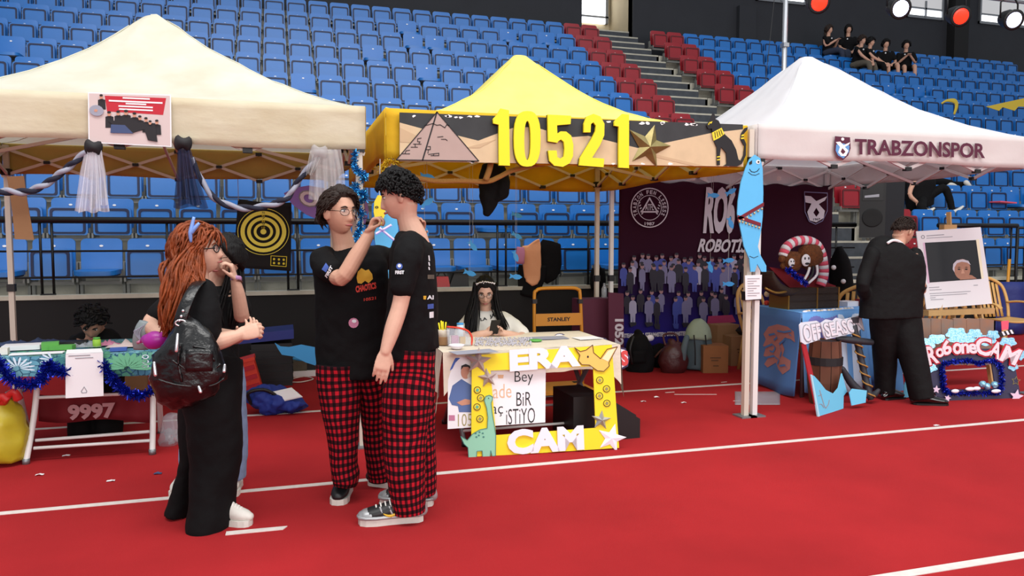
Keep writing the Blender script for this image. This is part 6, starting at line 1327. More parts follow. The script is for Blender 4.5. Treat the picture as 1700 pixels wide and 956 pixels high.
tag(G().tube([P(478, 634, z=.01), P(500, 634, z=.01), P(520, 629, z=.01), P(505, 625, z=.012), P(480, 630, z=.01)], .006, seg=6, sub=4).obj('extension_cord', 'tape', None, True), 'white cord lying in front of the open white box', 'cord')
rnd = random.Random(9)
for i, (x, y, lb) in enumerate(((66, 789, 'white scrap before the left table leg'), (110, 757, 'white scrap under the flowered table'), (184, 799, 'crumpled white scrap on the open carpet at left'), (262, 787, 'dark blue scrap near the tape line'), (1068, 667, 'white scrap behind the middle table corner'), (1090, 660, 'white scrap on the carpet behind the middle table'), (1135, 669, 'white scrap before the cardboard boxes'), (1555, 707, 'white scrap on the tape line at right'))):
    p = P(x, y, z=0); g = G(); g.grid(lambda u, v: p+V((u-.5)*.045, (v-.5)*.022, .004+.012*abs(noise.noise(V(u*3, v*3, i)))), 4, 3, .002, (0, 0, 1)); tag(g.obj('scrap', 'p_jean' if i == 3 else 'paper'), lb, 'scrap', 'scraps on the carpet')
# shoulder bag of the red-haired woman
mat('leather', (14, 14, 16), .3, var=.3, vs=14, bump=.5, bs=16, spec=.6)
t = thing('shoulder_bag', 'big black leather shoulder bag with silver studs on the red-haired woman', 'bag', P(312, 652, 3.84)); g = G(); sil(g, [(268, 372, 652, 3.80, .06), (250, 379, 640, 3.80, .085), (246, 379, 615, 3.80, .09), (256, 370, 585, 3.80, .085), (272, 352, 560, 3.81, .07), (284, 325, 542, 3.82, .045)], rnd=True); o = g.obj('bag_body', 'leather', t, True); rumple(o, .022, 11, 2); rumple(o, .012, 26, 4)
G().tube([P(297, 548, 3.80), P(303, 520, 3.79), P(315, 490, 3.82), P(328, 470, 3.90), P(338, 466, 4.04)], [(.030, .006)]*5, side=RT, seg=10, sub=5).obj('strap', 'leather', t, True)
for x, y in ((304, 516), (301, 525), (298, 532)): G().ball(P(x, y, 3.775), .007, 8, 6).obj('stud', 'glitter', t, True)
g = G(); ring = [P(300+9*math.cos(a), 536+5*math.sin(a), 3.775) for a in [i*math.pi/6 for i in range(13)]]; g.tube(ring, .004, seg=6); g.obj('ring', 'glitter', t, True)
for a, b in (((256, 602), (258, 622)), ((295, 555), (293, 582)), ((330, 642), (333, 650)), ((373, 606), (372, 616))): G().tube([P(*a, 3.70), P(*b, 3.69)], [.006, .008], seg=8, rnd=True).obj('zip_pull', 'glitter', t, True)
for rr in ([(286, 598), (310, 612), (345, 618), (366, 604)], [(300, 570), (296, 600), (302, 634)], [(262, 630), (300, 640), (350, 640), (372, 628)], [(320, 575), (345, 580), (356, 600)]): G().tube([P(x, y, 3.715) for x, y in rr], .006, seg=6, sub=4).obj('seam', 'leather', t, True)
G().grid(lambda u, v: P(308+46*u, 580+36*v, 3.705-.01*math.sin(u*3)), 6, 5, .01, (0, -1, 0)).obj('pocket', 'leather', t, True)
# ================================================================== middle stall
mat('cloth_cream', (224, 212, 194), .9, var=.08, vs=14, bump=.25, bs=18); mat('frame_yellow', (240, 214, 20), .6); mat('foam_white', (236, 230, 240), .7); mat('silver_card', (178, 160, 158), .45, metal=.2); mat('dino_green', (142, 200, 172), .7); mat('dino_dark', (70, 128, 120), .7); mat('ptero', (240, 190, 96), .7); mat('ptero_pale', (244, 226, 184), .7)
MZ = .68; t = thing('folding_table', 'folding table with crossed grey legs under a cream cloth', 'table', (1.7, 5.4, 0)); G().box((1.06, 5.02, MZ-.04), (2.34, 5.82, MZ-.005)).obj('tabletop', 'white_metal', t)
for x in (1.2, 2.2):
    for a, b in ((5.08, 5.76), (5.76, 5.08)): lg = G().bar((x, a, .015), (x, b, MZ-.03), .018).obj('leg', 'grey_metal', t, True); G().bar((x, a, 0), (x, a, .03), .022).obj('rubber_foot', 'plastic_black', lg, True)
for a, b in ((P(918, 640, 5.35), P(935, 690, 5.3)), (P(955, 636, 5.35), P(925, 676, 5.35))): pass
for y in (5.12, 5.72): G().bar((1.2, y, .10), (2.2, y, .10), .010).obj('cross_bar', 'white_metal', t, True)
cl = table_cloth('tablecloth', 'cloth_cream', None, [(1.03, 4.99), (2.34, 5.0), (2.36, 5.84), (1.05, 5.86)], MZ, [.16, .26, .2, .28], .014, corner=.14, seed=4); tag(cl, 'cream cloth with pointed corners on the middle table', 'tablecloth')
# frame for photos, leaning on that table
nh = V(-.124, -.992, 0); n_ = (nh*math.cos(.17)+V(0, 0, math.sin(.17))); pl = PL(P(785, 757, z=.0), n_)
t = thing('photo_frame_prop', 'yellow cardboard photo frame with white letters leaning on the middle table', 'frame', P(905, 755, z=0))
cut('frame_board', 'frame_yellow', pl, [(783, 590), (1015, 572), (1027, 743), (782, 759)], .012, 0, [[(814, 615), (984, 608), (988, 710), (823, 722)]], parent=t)
text('ERA', pl, (848, 583), (956, 575), (849, 614), 'foam_white', t, 'lettering', .012, .014, .055); text('CAM', pl, (844, 716), (964, 708), (845, 752), 'foam_white', t, 'lettering', .012, .014, .055)
def star3(name, c, r, m, rot=0, off=.014, h=.03, r2=.42, par=None):
    q = star(c, r, r*r2, rot); vs = [pl.hit(*p)+pl.n*off for p in q]+[pl.hit(*c)+pl.n*(off+h), pl.hit(*c)+pl.n*off]
    return G().add(vs, [(i, (i+1) % 10, 10) for i in range(10)]+[((i+1) % 10, i, 11) for i in range(10)]).obj(name, m, par)
star3('star', (793, 599), 23, 'silver_card', .08, par=t); star3('star', (809, 627), 17, 'silver_card', -.15, .016, par=t); star3('star', (997, 697), 17, 'shoe_silver', .1, par=t); star3('star', (1014, 727), 25, 'foam_white', .25, .016, .012, par=t)
c4 = lambda pts: [(700+x/3.825, 530+y/3.825) for x, y in pts]
for x, y in ((352, 448), (373, 498), (350, 555), (368, 630), (1127, 385), (1170, 440), (1125, 485), (1172, 532)):
    q = c4([(x, y)])[0]; bt = cut('button', 'frame_yellow', pl, ell(q, 6, 6, 16), .004, .012, parent=t); cut('button_ring', 'ink', pl, ell(q, 6, 6, 16), .001, .017, [ell(q, 4.9, 4.9, 16)], parent=bt); cut('button_mark', 'petal_green' if x in (352, 350) else 'gold_foil', pl, [(q[0]-3, q[1]+1), (q[0]-1, q[1]-3), (q[0]+3, q[1]-1.5), (q[0]+2, q[1]+2.6), (q[0]-1, q[1]+3)], .001, .017, parent=bt)
dn = c4([(245, 740), (268, 790), (292, 812), (296, 878), (345, 880), (348, 835), (382, 832), (385, 872), (432, 870), (436, 830), (445, 866), (466, 864), (468, 740), (460, 680), (446, 600), (438, 530), (446, 510), (448, 492), (428, 480), (404, 488), (395, 515), (410, 560), (418, 620), (414, 690), (370, 698), (322, 725), (288, 765)])
dt = cut('dinosaur_sticker', 'dino_green', pl, dn, .004, .018, parent=t); line2 = lambda par, pts, w=.5, off=.024, m='dino_dark': [cut('drawn_line', m, pl, [(x0-w*(y1-y0)/(math.hypot(x1-x0, y1-y0) or 1), y0+w*(x1-x0)/(math.hypot(x1-x0, y1-y0) or 1)), (x1-w*(y1-y0)/(math.hypot(x1-x0, y1-y0) or 1), y1+w*(x1-x0)/(math.hypot(x1-x0, y1-y0) or 1)), (x1+w*(y1-y0)/(math.hypot(x1-x0, y1-y0) or 1), y1-w*(x1-x0)/(math.hypot(x1-x0, y1-y0) or 1)), (x0+w*(y1-y0)/(math.hypot(x1-x0, y1-y0) or 1), y0-w*(x1-x0)/(math.hypot(x1-x0, y1-y0) or 1))], .0008, off, parent=par) for (x0, y0), (x1, y1) in zip(pts, pts[1:])]
line2(dt, dn+dn[:1]); cut('eye', 'ink', pl, ell(c4([(422, 500)])[0], .9, .9, 8), .001, .024, parent=dt)
for x, y in ((340, 722), (365, 715), (360, 735), (385, 722), (390, 745), (345, 745)): cut('spot', 'dino_dark', pl, ell(c4([(x, y)])[0], 1.8, 1.5, 8), .0008, .023, parent=dt)
pt_ = c4([(965, 180), (1002, 205), (1040, 195), (1080, 163), (1086, 212), (1130, 250), (1172, 190), (1237, 174), (1182, 276), (1186, 296), (1150, 330), (1110, 326), (1060, 290), (1012, 288), (990, 262), (1000, 228)]); dp = cut('winged_dinosaur_sticker', 'ptero', pl, pt_, .004, .018, parent=t); line2(dp, pt_+pt_[:1], .6, .024, 'card_ink'); cut('wing', 'ptero_pale', pl, c4([(1140, 250), (1178, 200), (1228, 182), (1178, 268)]), .0008, .023, parent=dp); cut('eye', 'ink', pl, ell(c4([(1050, 238)])[0], 1.5, 2, 8), .001, .024, parent=dp)
q0 = P(1049, 737, z=0); t = thing('floor_monitor', 'black wedge loudspeaker on the carpet behind the yellow frame', 'loudspeaker', (q0.x-.2, 5.1, 0)); X1 = q0.x+.13
G().prism([[V(X1+dx, 4.93, z) for dx, z in ((-.52, 0), (0, 0), (0, .14), (-.30, .33), (-.52, .33))]], (0, 1, 0), .42).obj('cabinet', 'plastic_black', t)
G().prism([[V(X1+dx, y, z) for dx, y, z in ((-.02, 4.96, .155), (-.02, 5.32, .155), (-.28, 5.32, .318), (-.28, 4.96, .318))]], (.53, 0, .85), .008).obj('grille', 'black_ribbed', t)
# poster behind it
pl = PL(P(785, 757, z=.0)+V(0, .035, 0), n_); t = thing('poster', 'white poster with a printed man and tall lettering behind the yellow frame', 'poster', P(825, 710, 4.9)); cut('sheet', 'paper', pl, [(744, 593), (906, 588), (905, 701), (743, 712)], .004, 0, parent=t)
cut('swoosh', 'print_blue', pl, [(745, 598), (752, 594), (764, 594), (756, 602), (751, 612), (746, 616)], .0008, .005, parent=t)
cut('printed_shirt', 'p_jean2', pl, [(766, 630), (776, 628), (784, 640), (784, 684), (762, 684), (760, 674), (750, 672), (745, 662), (751, 640)], .0008, .005, parent=t) if 'p_jean2' in MATS else None
mat('p_jean2', (84, 108, 160), .7); mat('tan_ink', (222, 178, 142), .7)
cut('printed_shirt', 'p_jean2', pl, [(766, 629), (774, 634), (784, 640), (784, 684), (762, 684), (760, 674), (750, 672), (745, 662), (751, 640)], .0008, .005, parent=t); cut('printed_head', 'p_skin', pl, ell((773, 618), 8, 11, 16), .0008, .006, parent=t); cut('printed_hair', 'p_black', pl, [(765, 614), (766, 607), (773, 604), (780, 607), (781, 613), (777, 609), (769, 609)], .0008, .007, parent=t); cut('printed_hand', 'p_skin', pl, [(758, 668), (772, 662), (781, 664), (780, 671), (766, 673)], .0008, .006, parent=t)
cut('printed_logo', 'print_pink', pl, [(745, 689), (755, 689), (755, 698), (745, 698)], .0008, .005, parent=t); cut('printed_logo', 'tan_ink', pl, [(826, 622), (836, 622), (835, 628), (827, 628)], .0008, .005, parent=t)
for s_, a, b, c, m in (('Bey', (854, 616), (885, 615), (854, 640), 'ink'), ('Sade', (808, 638), (849, 636), (808, 662), 'tan_ink'), ('BiR', (857, 651), (882, 650), (857, 674), 'ink'), ('ilaç', (806, 669), (835, 668), (806, 692), 'ink'), ('iSTiYO', (840, 679), (888, 676), (840, 705), 'ink'), ('10521', (760, 687), (800, 685), (760, 708), 'gold_foil')): text(s_, pl, a, b, c, m, t, 'lettering', .0008, .005, -.008)
# things on the middle table
def at(px, py, z=MZ): return P(px, py, z=z+.006)
t = thing('pencil_jar', 'glass jar of yellow pencils at the left of the cream table', 'jar', at(736, 572)); c = at(736, 572); G().lathe(c, [(.04, 0), (.046, .005), (.046, .055), (.046, .06)], seg=18).obj('jar_base', 'card_brown', t, True); G().lathe(c+V(0, 0, .06), [(.045, 0), (.045, .045), (.042, .048)], seg=18).obj('jar_rim', 'cloth_cream', t, True)
for k in range(7): a = k*.9; G().bar(c+V(.02*math.cos(a), .02*math.sin(a), .06), c+V(.04*math.cos(a), .03*math.sin(a), .15+.01*(k % 3)), .0055).obj('pencil', 'num_yellow' if k % 3 else 'hair_black', t, True)
t = thing('zip_pouch', 'clear zip pouch with red zip on the cream table', 'pouch', at(760, 574)); c = at(761, 573); G().hexa([c+V(*p) for p in ((-.08, -.03, 0), (.09, -.03, 0), (.09, .04, 0), (-.08, .04, 0), (-.085, .0, .13), (.07, .0, .1), (.07, .012, .1), (-.085, .012, .13))]).obj('pouch_film', 'clear', t); G().tube([c+V(-.085, 0, .135), c+V(0, 0, .125), c+V(.07, 0, .1), c+V(.10, 0, .05), c+V(.09, -.02, .0)], .007, seg=6, sub=3).obj('zip', 'orange_red', t, True); G().box(c+V(-.05, -.01, .01), c+V(0, .02, .07)).obj('contents', 'print_pink', t); G().box(c+V(.01, -.01, .01), c+V(.05, .02, .06)).obj('contents', 'print_yellow', t)
t = thing('bowl', 'small white bowl in front of the zip pouch', 'bowl', at(758, 579)); G().lathe(at(758, 579), [(.03, 0), (.05, .02), (.054, .03), (.05, .03), (.03, .01)], seg=18).obj('bowl_body', 'foam_white', t, True)
t = thing('cup', 'pale blue cup behind the zip pouch', 'cup', at(764, 560)); G().lathe(at(764, 560), [(.022, 0), (.026, .1), (.023, .1), (.02, .01)], seg=16).obj('cup_body', 'petal_white', t, True); G().lathe(at(764, 560)+V(0, 0, .1), [(.027, 0), (.027, .012)], seg=16).obj('rim', 'fish_blue', t, True)
mat('bead', (190, 186, 196), .3, metal=.3); rnd = random.Random(6); g = G()
for k in range(380):
    p = at(788+95*rnd.random(), 561+13*rnd.random()); g.ball(p+V(0, 0, .004), .005+.003*rnd.random(), 5, 3)
tag(g.obj('bead_strings', 'bead', None, True), 'heap of silvery beads strewn on the cream table', 'beads', None, 'stuff')
tag(G().lathe(at(889, 566), [(.045, 0), (.05, .006), (.04, .012), (.001, .012)], seg=20).obj('green_disc', 'green', None, True), 'flat green disc on the cream table', 'disc')
for x, y, w, d, rz, lb in ((786, 584, .3, .15, .15, 'lilac printed sheet at the front of the cream table'), (905, 561, .34, .16, -.05, 'lilac printed sheet at the back of the cream table'), (975, 561, .2, .15, .1, 'white sheet at the right of the cream table')): slab('paper_sheet', lb, 'sheet', x, y, w, d, .002, 'p_grey' if 'lilac' in lb else 'paper', rz, MZ, group='sheets on the cream table')
# team logo sign on the table and maroon upright banner
mat('logo_red', (206, 66, 66), .6); mat('logo_dark', (44, 34, 74), .6); mat('logo_lilac', (170, 150, 214), .6)
pl = PL((0, 5.3, 0), (0, -1, .5)); t = thing('team_logo_sign', 'cut-out team logo sign with a little astronaut on the cream table', 'sign', P(960, 582, 5.3)); cut('backing', 'logo_dark', pl, [(898, 580), (905, 572), (930, 568), (940, 562), (968, 563), (985, 558), (1005, 562), (1020, 575), (1018, 585), (905, 588)], .008, 0, parent=t); cut('logo_panel', 'logo_lilac', pl, [(906, 578), (924, 571), (944, 573), (950, 580), (910, 585)], .001, .009, parent=t); cut('logo_panel', 'foam_white', pl, [(952, 572), (985, 566), (1002, 570), (996, 578), (955, 582)], .001, .009, parent=t)
cut('astronaut', 'logo_dark', pl, ell((929, 563), 12, 9, 16), .01, .002, parent=t); cut('helmet', 'foam_white', pl, ell((928, 562), 9, 6.5, 16), .001, .013, parent=t); cut('visor', 'logo_dark', pl, ell((926, 562.5), 5.5, 4, 14), .001, .015, parent=t)
pl = PL((0, 5.02, 0), (0, -1, .1)); t = thing('letter_sticker', 'red letters C S with white rim at the right end of the cream table', 'lettering', P(1030, 612, 5.02)); cut('rim', 'logo_dark', pl, [(1012, 584), (1024, 575), (1038, 578), (1045, 592), (1042, 608), (1028, 615), (1014, 609)], .006, 0, parent=t); cut('rim_white', 'foam_white', pl, [(1014, 586), (1025, 578), (1037, 581), (1042, 593), (1039, 606), (1028, 612), (1016, 606)], .001, .007, parent=t); text('CS', pl, (1015, 585), (1040, 583), (1016, 607), 'logo_red', t, 'lettering', .002, .009, .06)
pl = PL((0, 7.6, 0)); t = thing('upright_banner', 'maroon upright cloth with a sideways white number beside the banner', 'banner', P(1022, 625, 7.6)); cut('cloth', 'club', pl, [(1009, 485), (1034, 487), (1035, 624), (1010, 626)], .02, 0, parent=t); text('10521', pl, (1033, 530), (1033, 580), (1020, 530), 'bn_white', t, 'lettering', .002, .022, .04)
c = P(1003, 478, 7.9); tag(G().lathe(V(c.x, 7.9, c.z-.11), [(.026, 0), (.03, .01), (.03, .1), (.012, .14), (.012, .165)], seg=14).obj('water_bottle', 'clear', None, True), 'clear water bottle standing by the tent poles', 'bottle'); tag(G().box((c.x-.35, 7.75, 0), (c.x+.12, 8.0, c.z-.11)).obj('case_stack', 'club'), 'dark maroon covered case behind the tent poles', 'case')
# hand truck
mat('truck_yellow', (204, 138, 28), .45); pl = PL((0, 6.6, 0)); t = thing('hand_truck', 'yellow folding hand truck standing behind the cream table', 'hand truck', P(926, 600, 6.6))
G().tube([P(887, 640, 6.6), P(887, 560, 6.6), P(887, 492, 6.6), P(890, 483, 6.6), P(898, 479, 6.6), P(925, 478, 6.6), P(952, 478, 6.6), P(960, 481, 6.6), P(963, 489, 6.6), P(966, 560, 6.6), P(967, 640, 6.6)], .016, seg=10, sub=3).obj('handle_tube', 'truck_yellow', t, True)
cut('panel', 'truck_yellow', pl, [(888, 521), (964, 519), (965, 539), (888, 541)], .02, .0, parent=t); text('STANLEY', pl, (908, 527), (945, 526), (908, 533), 'ink', t, 'lettering', .001, .021, .03)
for x in (887, 963): b_ = P(x, 500, 6.6); G().box(b_-V(.022, .022, .02), b_+V(.022, .022, .02)).obj('joint', 'plastic_black', t)
b_ = P(926, 640, 6.6); G().box((b_.x-.24, 6.3, .05), (b_.x+.24, 6.7, .09)).obj('platform', 'truck_yellow', t); 
for sx in (-.18, .18): G().tube([V(b_.x+sx-.02, 6.62, .05), V(b_.x+sx+.02, 6.62, .05)], .05, seg=16).obj('wheel', 'plastic_black', t, True)
# coats over the railing and bags on the coping
mat('peach', (222, 156, 112), .8, bump=.2, bs=14); mat('bag_red2', (176, 22, 30), .4)
def coat(label, m, rows, Y, seed):
    t = thing('jacket', label, 'jacket', P((rows[-1][0]+rows[-1][1])/2, rows[-1][2], Y)); g = G(); sil(g, [(a, b, c, Y, .022) for a, b, c in rows]); o = g.obj('drape', m, t, True); rumple(o, .010, 12, seed); return t
coat('peach jacket hung over the railing', 'peach', [(866, 896, 405), (867, 897, 410), (869, 897, 440), (871, 896, 462), (872, 885, 471)], 9.02, 1); coat('black jacket hung over the railing right of the peach one', 'cloth_black', [(902, 926, 400), (896, 930, 408), (896, 931, 440), (898, 928, 458), (908, 926, 466)], 9.0, 2); coat('black garment hanging low under the peach jacket', 'cloth_black', [(862, 905, 440), (860, 905, 455), (860, 898, 475), (862, 888, 492)], 9.04, 4); coat('mauve garment hung over the railing left of the peach jacket', 'print_pink', [(858, 870, 410), (856, 871, 420), (858, 870, 438)], 9.0, 5)
t = thing('handbag', 'small red handbag on the edge of the front row', 'bag', P(733, 478, 9.35)); b_ = P(733, 476, 9.35); G().hexa([b_+V(*p) for p in ((-.1, -.05, 0), (.1, -.05, 0), (.1, .05, 0), (-.1, .05, 0), (-.08, -.03, .13), (.08, -.03, .13), (.08, .03, .13), (-.08, .03, .13))]).obj('bag_body', 'bag_red2', t); G().tube([b_+V(-.06, 0, .12), b_+V(0, 0, .2), b_+V(.06, 0, .12)], .008, seg=6, sub=4).obj('handle', 'plastic_black', t, True)
b_ = P(762, 477, 9.35); tag(G().hexa([b_+V(*p) for p in ((-.14, -.05, 0), (.12, -.05, 0), (.12, .05, 0), (-.14, .05, 0), (-.06, -.04, .2), (.11, -.04, .25), (.11, .04, .25), (-.06, .04, .2))]).obj('black_bag', 'plastic_black'), 'black bag beside the red handbag on the front row', 'bag')
t = thing('backpack', 'small dark backpack hanging on the railing beside the tent poles', 'backpack', P(990, 480, 8.98)); g = G(); sil(g, [(982, 1003, 480, 8.98, .06), (980, 1005, 465, 8.98, .08), (983, 1003, 445, 8.98, .07)]); g.obj('bag_body', 'cloth_black', t, True); G().tube([P(985, 448, 8.9), P(990, 434, 8.95), P(998, 446, 8.9)], .01, seg=6, sub=4).obj('strap', 'plastic_black', t, True)
# ================================================================== bags and boxes before the banner
def softbag(name, label, m, rows, Y, dep, seed, amp=.018, cat='backpack'):
    t = thing(name, label, cat, P((rows[0][0]+rows[0][1])/2, rows[0][2], Y)); g = G(); sil(g, [(a, b, c, Y, dep*k) for (a, b, c), k in zip(rows, [.9, 1, 1, .8, .5, .3][:len(rows)])], rnd=True); o = g.obj('bag_body', m, t, True); rumple(o, amp, 10, seed); return t
mat('leather_brown', (72, 26, 28), .4, var=.2, vs=10, bump=.3, bs=20); mat('jacket_grey', (84, 100, 108), .8, bump=.2, bs=16); mat('jacket_sage', (150, 166, 146), .8, bump=.2, bs=16)
t = softbag('backpack', 'plain black backpack standing at the left foot of the banner', 'cloth_black', [(1042, 1083, 612), (1040, 1084, 598), (1042, 1080, 575), (1048, 1072, 560), (1054, 1066, 554)], 7.45, .12, 1)
G().tube([P(1052, 558, 7.33), P(1046, 580, 7.3), P(1050, 604, 7.32)], .014, seg=8, sub=4).obj('strap', 'plastic_black', t, True); G().grid(lambda u, v: P(1050+22*u, 582+20*v, 7.31-.01*math.sin(u*3)), 5, 4, .01, (0, -1, 0)).obj('pocket', 'cloth_black', t, True)
t = softbag('leather_bag', 'brown leather bag slumped right of the black backpack', 'leather_brown', [(1098, 1136, 612), (1095, 1140, 600), (1098, 1138, 585), (1104, 1130, 572), (1110, 1122, 568)], 7.3, .12, 2, cat='bag'); G().tube([P(1105, 574, 7.25), P(1102, 556, 7.3), P(1122, 555, 7.3), P(1126, 574, 7.25)], .012, seg=8, sub=4).obj('handle', 'leather_brown', t, True)
b_ = P(1084, 595, z=0)+V(.05, -.2, 0); carton('small_box', 'small tan box between the backpack and the brown bag', V(b_.x, 7.55, 0), .12, .1, .24, .1); tag(G().ball(P(1079, 561, 7.5), (.05, .03, .035), 12, 8).obj('baseball_cap', 'foam_white', None, True), 'white rounded object on top of the small tan box', 'cap') 
t = thing('dark_bag', 'dark bag heap with straps behind the brown leather bag', 'bag', V(P(1096, 600, 7.62).x, 7.62, 0)); g = G(); c = V(P(1100, 600, 7.62).x, 7.62, .13); g.ball(c, (.22, .1, .14), 16, 12); o = g.obj('bag_body', 'cloth_black', t, True); rumple(o, .03, 10, 3); G().tube([c+V(-.15, -.1, 0), c+V(-.05, -.13, .1), c+V(.1, -.1, .05)], .012, seg=6, sub=4).obj('strap', 'strap_brown', t, True)
t = thing('draped_jacket', 'grey and sage jacket draped over a bag before the banner', 'jacket', V(P(1156, 612, 7.35).x, 7.35, 0)); g = G(); sil(g, [(1139, 1180, 611, 7.35, .12), (1138, 1181, 595, 7.35, .13), (1139, 1178, 570, 7.35, .12), (1142, 1176, 556, 7.35, .11)]); o = g.obj('lower_part', 'jacket_grey', t, True); rumple(o, .018, 9, 2); g = G(); sil(g, [(1139, 1178, 562, 7.33, .125), (1142, 1176, 546, 7.33, .11), (1148, 1168, 534, 7.33, .07), (1152, 1163, 530, 7.33, .04)]); o = g.obj('upper_part', 'jacket_sage', t, True); rumple(o, .014, 9, 5)
for x in (1152, 1171): G().tube([P(x, 556, 7.2), P(x+2, 580, 7.19), P(x+2, 606, 7.2)], .008, seg=6, sub=3).obj('seam', 'ink', t, True)
G().tube([P(1140, 560, 7.22), P(1135, 580, 7.2), P(1134, 600, 7.22)], [.03, .035, .03], seg=10, sub=3, rnd=True).obj('sleeve', 'jacket_grey', t, True)
p = P(1193, 620, z=0); carton('cardboard_box', 'brown cardboard box nearest the white tent pole, in front of two others', V(p.x+.02, p.y+.16, 0), .27, .26, .29, -.28, 'card_dark', mark=True, group='cardboard boxes'); p = P(1222, 602, z=0); carton('cardboard_box', 'tan cardboard box behind and right of the front box', V(p.x-.05, 7.55, 0), .26, .24, .33, -.1, 'card_brown', mark=True, group='cardboard boxes')
t = carton('cardboard_box', 'open tan cardboard box at the back against the banner', V(P(1200, 580, 7.75).x, 7.75, 0), .3, .2, .44, .05, 'card_brown', group='cardboard boxes'); tag(G().box(V(5.02, 7.5, .345), V(5.1, 7.6, .40), Matrix.Rotation(.8, 3, 'Y')).obj('brush', 'plastic_black'), 'dark brush lying on the tan cardboard box', 'brush')
for a, b in (((1105, 652), (1120, 651)), ((1120, 655), (1190, 655)), ((1198, 635), (1207, 634)), ((1218, 666), (1246, 664))): A, B_ = P(*a, z=0), P(*b, z=0); tag(G().hexa([A, B_, B_+V(0, .012, 0), A+V(0, .012, 0), A+V(0, 0, .003), B_+V(0, 0, .003), B_+V(0, .012, .003), A+V(0, .012, .003)]).obj('straw', 'tape'), 'thin white straw on the carpet, %s' % {1105: 'short one before the grey and sage jacket', 1120: 'long one farther before the boxes', 1198: 'by the front cardboard box', 1218: 'at the foot of the white tent pole'}[a[0]], 'straw', 'white straws on the carpet')
# ================================================================== right stall
mat('cloth_blue', (78, 122, 184), .7, bump=.2, bs=8); mat('cloth_sky', (106, 164, 226), .6); mat('print_lion', (176, 120, 118), .7); mat('chest_wood', (52, 34, 22), .7, var=.35, vs=12, bump=.3, bs=30, stretch=(1, 1, 6)); mat('brass', (150, 112, 50), .4, metal=.6); mat('velvet', (128, 16, 30), .8)
RZ = .77; FL, FR, BR, BL = V(4.47, 5.74, RZ), V(5.75, 5.98, RZ), V(5.65, 6.7, RZ), V(4.53, 6.55, RZ)
t = thing('stall_table', 'stall table hidden under a long blue printed cloth', 'table', (5.0, 6.2, 0)); G().hexa([V(v.x, v.y, RZ-.04) for v in (FL, FR, BR, BL)]+[V(v.x, v.y, RZ-.005) for v in (FL, FR, BR, BL)]).obj('tabletop', 'white_metal', t)
for v in (FL, FR, BR, BL): q = v*.92+(FL+FR+BR+BL)*.02; G().bar((q.x, q.y, 0), (q.x, q.y, RZ-.04), .018).obj('leg', 'grey_metal', t, True)
cl = thing('printed_cloth', 'blue cloth with a printed lion falling to the floor from the right table', 'tablecloth', (5.0, 6.1, 0))
G().grid(lambda u, v: (FL*(1-u)+FR*u)*(1-v)+(BL*(1-u)+BR*u)*v+V(0, 0, .004), 10, 8, .004, (0, 0, 1)).obj('top_cloth', 'cloth_sky', cl, True)
def fall(a, b, d, o, m, name, n, wv, par, u0=0, u1=1, top=RZ+.004, out=.05):
    def fn(u, v): q = a+(b-a)*(u0+(u1-u0)*u); return V(q.x, q.y, top)+o*(.004+out*v+wv*math.sin(u*n)*v)-V(0, 0, (d+.02*math.sin(u*n*.5))*v)
    return G().grid(fn, 40, 8, .003, -o).obj(name, m, par, True)
lo = V(-1, -.1, 0).normalized(); fo = V(.18, -.98, 0).normalized(); sd = fall(FL, BL, RZ-.02, lo, 'cloth_blue', 'side_fall', 9, .02, cl, out=.06); ff = fall(FL, FR, RZ-.06, fo, 'cloth_sky', 'front_fall', 30, .03, cl, out=.05)
mat('cloth_violet', (110, 110, 178), .7); mat('cloth_ice', (206, 220, 240), .7)
for u0, u1, m, k in ((.05, .35, 'cloth_violet', 1), (.36, .58, 'cloth_ice', 2), (.58, .8, 'cloth_sky', 3), (.8, .97, 'cloth_ice', 4)): fall(FL, FR, RZ-.10+.02*k, fo, m, 'ruffle', 11, .035, cl, u0, u1, RZ-.02, .09+.012*(k % 2))
cm = lambda pts: [(1230+x/3.617, 480+y/3.617) for x, y in pts]
decal(sd, [cm([(135, 270), (165, 225), (220, 210), (280, 225), (318, 255), (325, 320), (300, 300), (265, 290), (245, 320), (262, 360), (250, 400), (300, 430), (295, 480), (250, 512), (225, 480), (210, 440), (160, 470), (140, 450), (165, 410), (135, 400), (150, 350), (132, 340), (150, 300)])], 'print_lion', cl, 'printed_lion', .006, 3)
for pth in ([(140, 345), (185, 325), (205, 345), (190, 372), (170, 365)], [(150, 405), (195, 395), (225, 420), (215, 445)], [(215, 245), (255, 252), (300, 245)], [(262, 292), (228, 325), (240, 372), (232, 400)], [(165, 270), (200, 262), (215, 285), (195, 300)], [(230, 455), (262, 450), (275, 470)], [(285, 262), (300, 275)]):
    q = cm(pth); decal(sd, [[q[i], q[i+1], (q[i+1][0]+1.2, q[i+1][1]+3), (q[i][0]+1.2, q[i][1]+3)] for i in range(len(q)-1)], 'cloth_blue', cl, 'print_line', .02, 1)
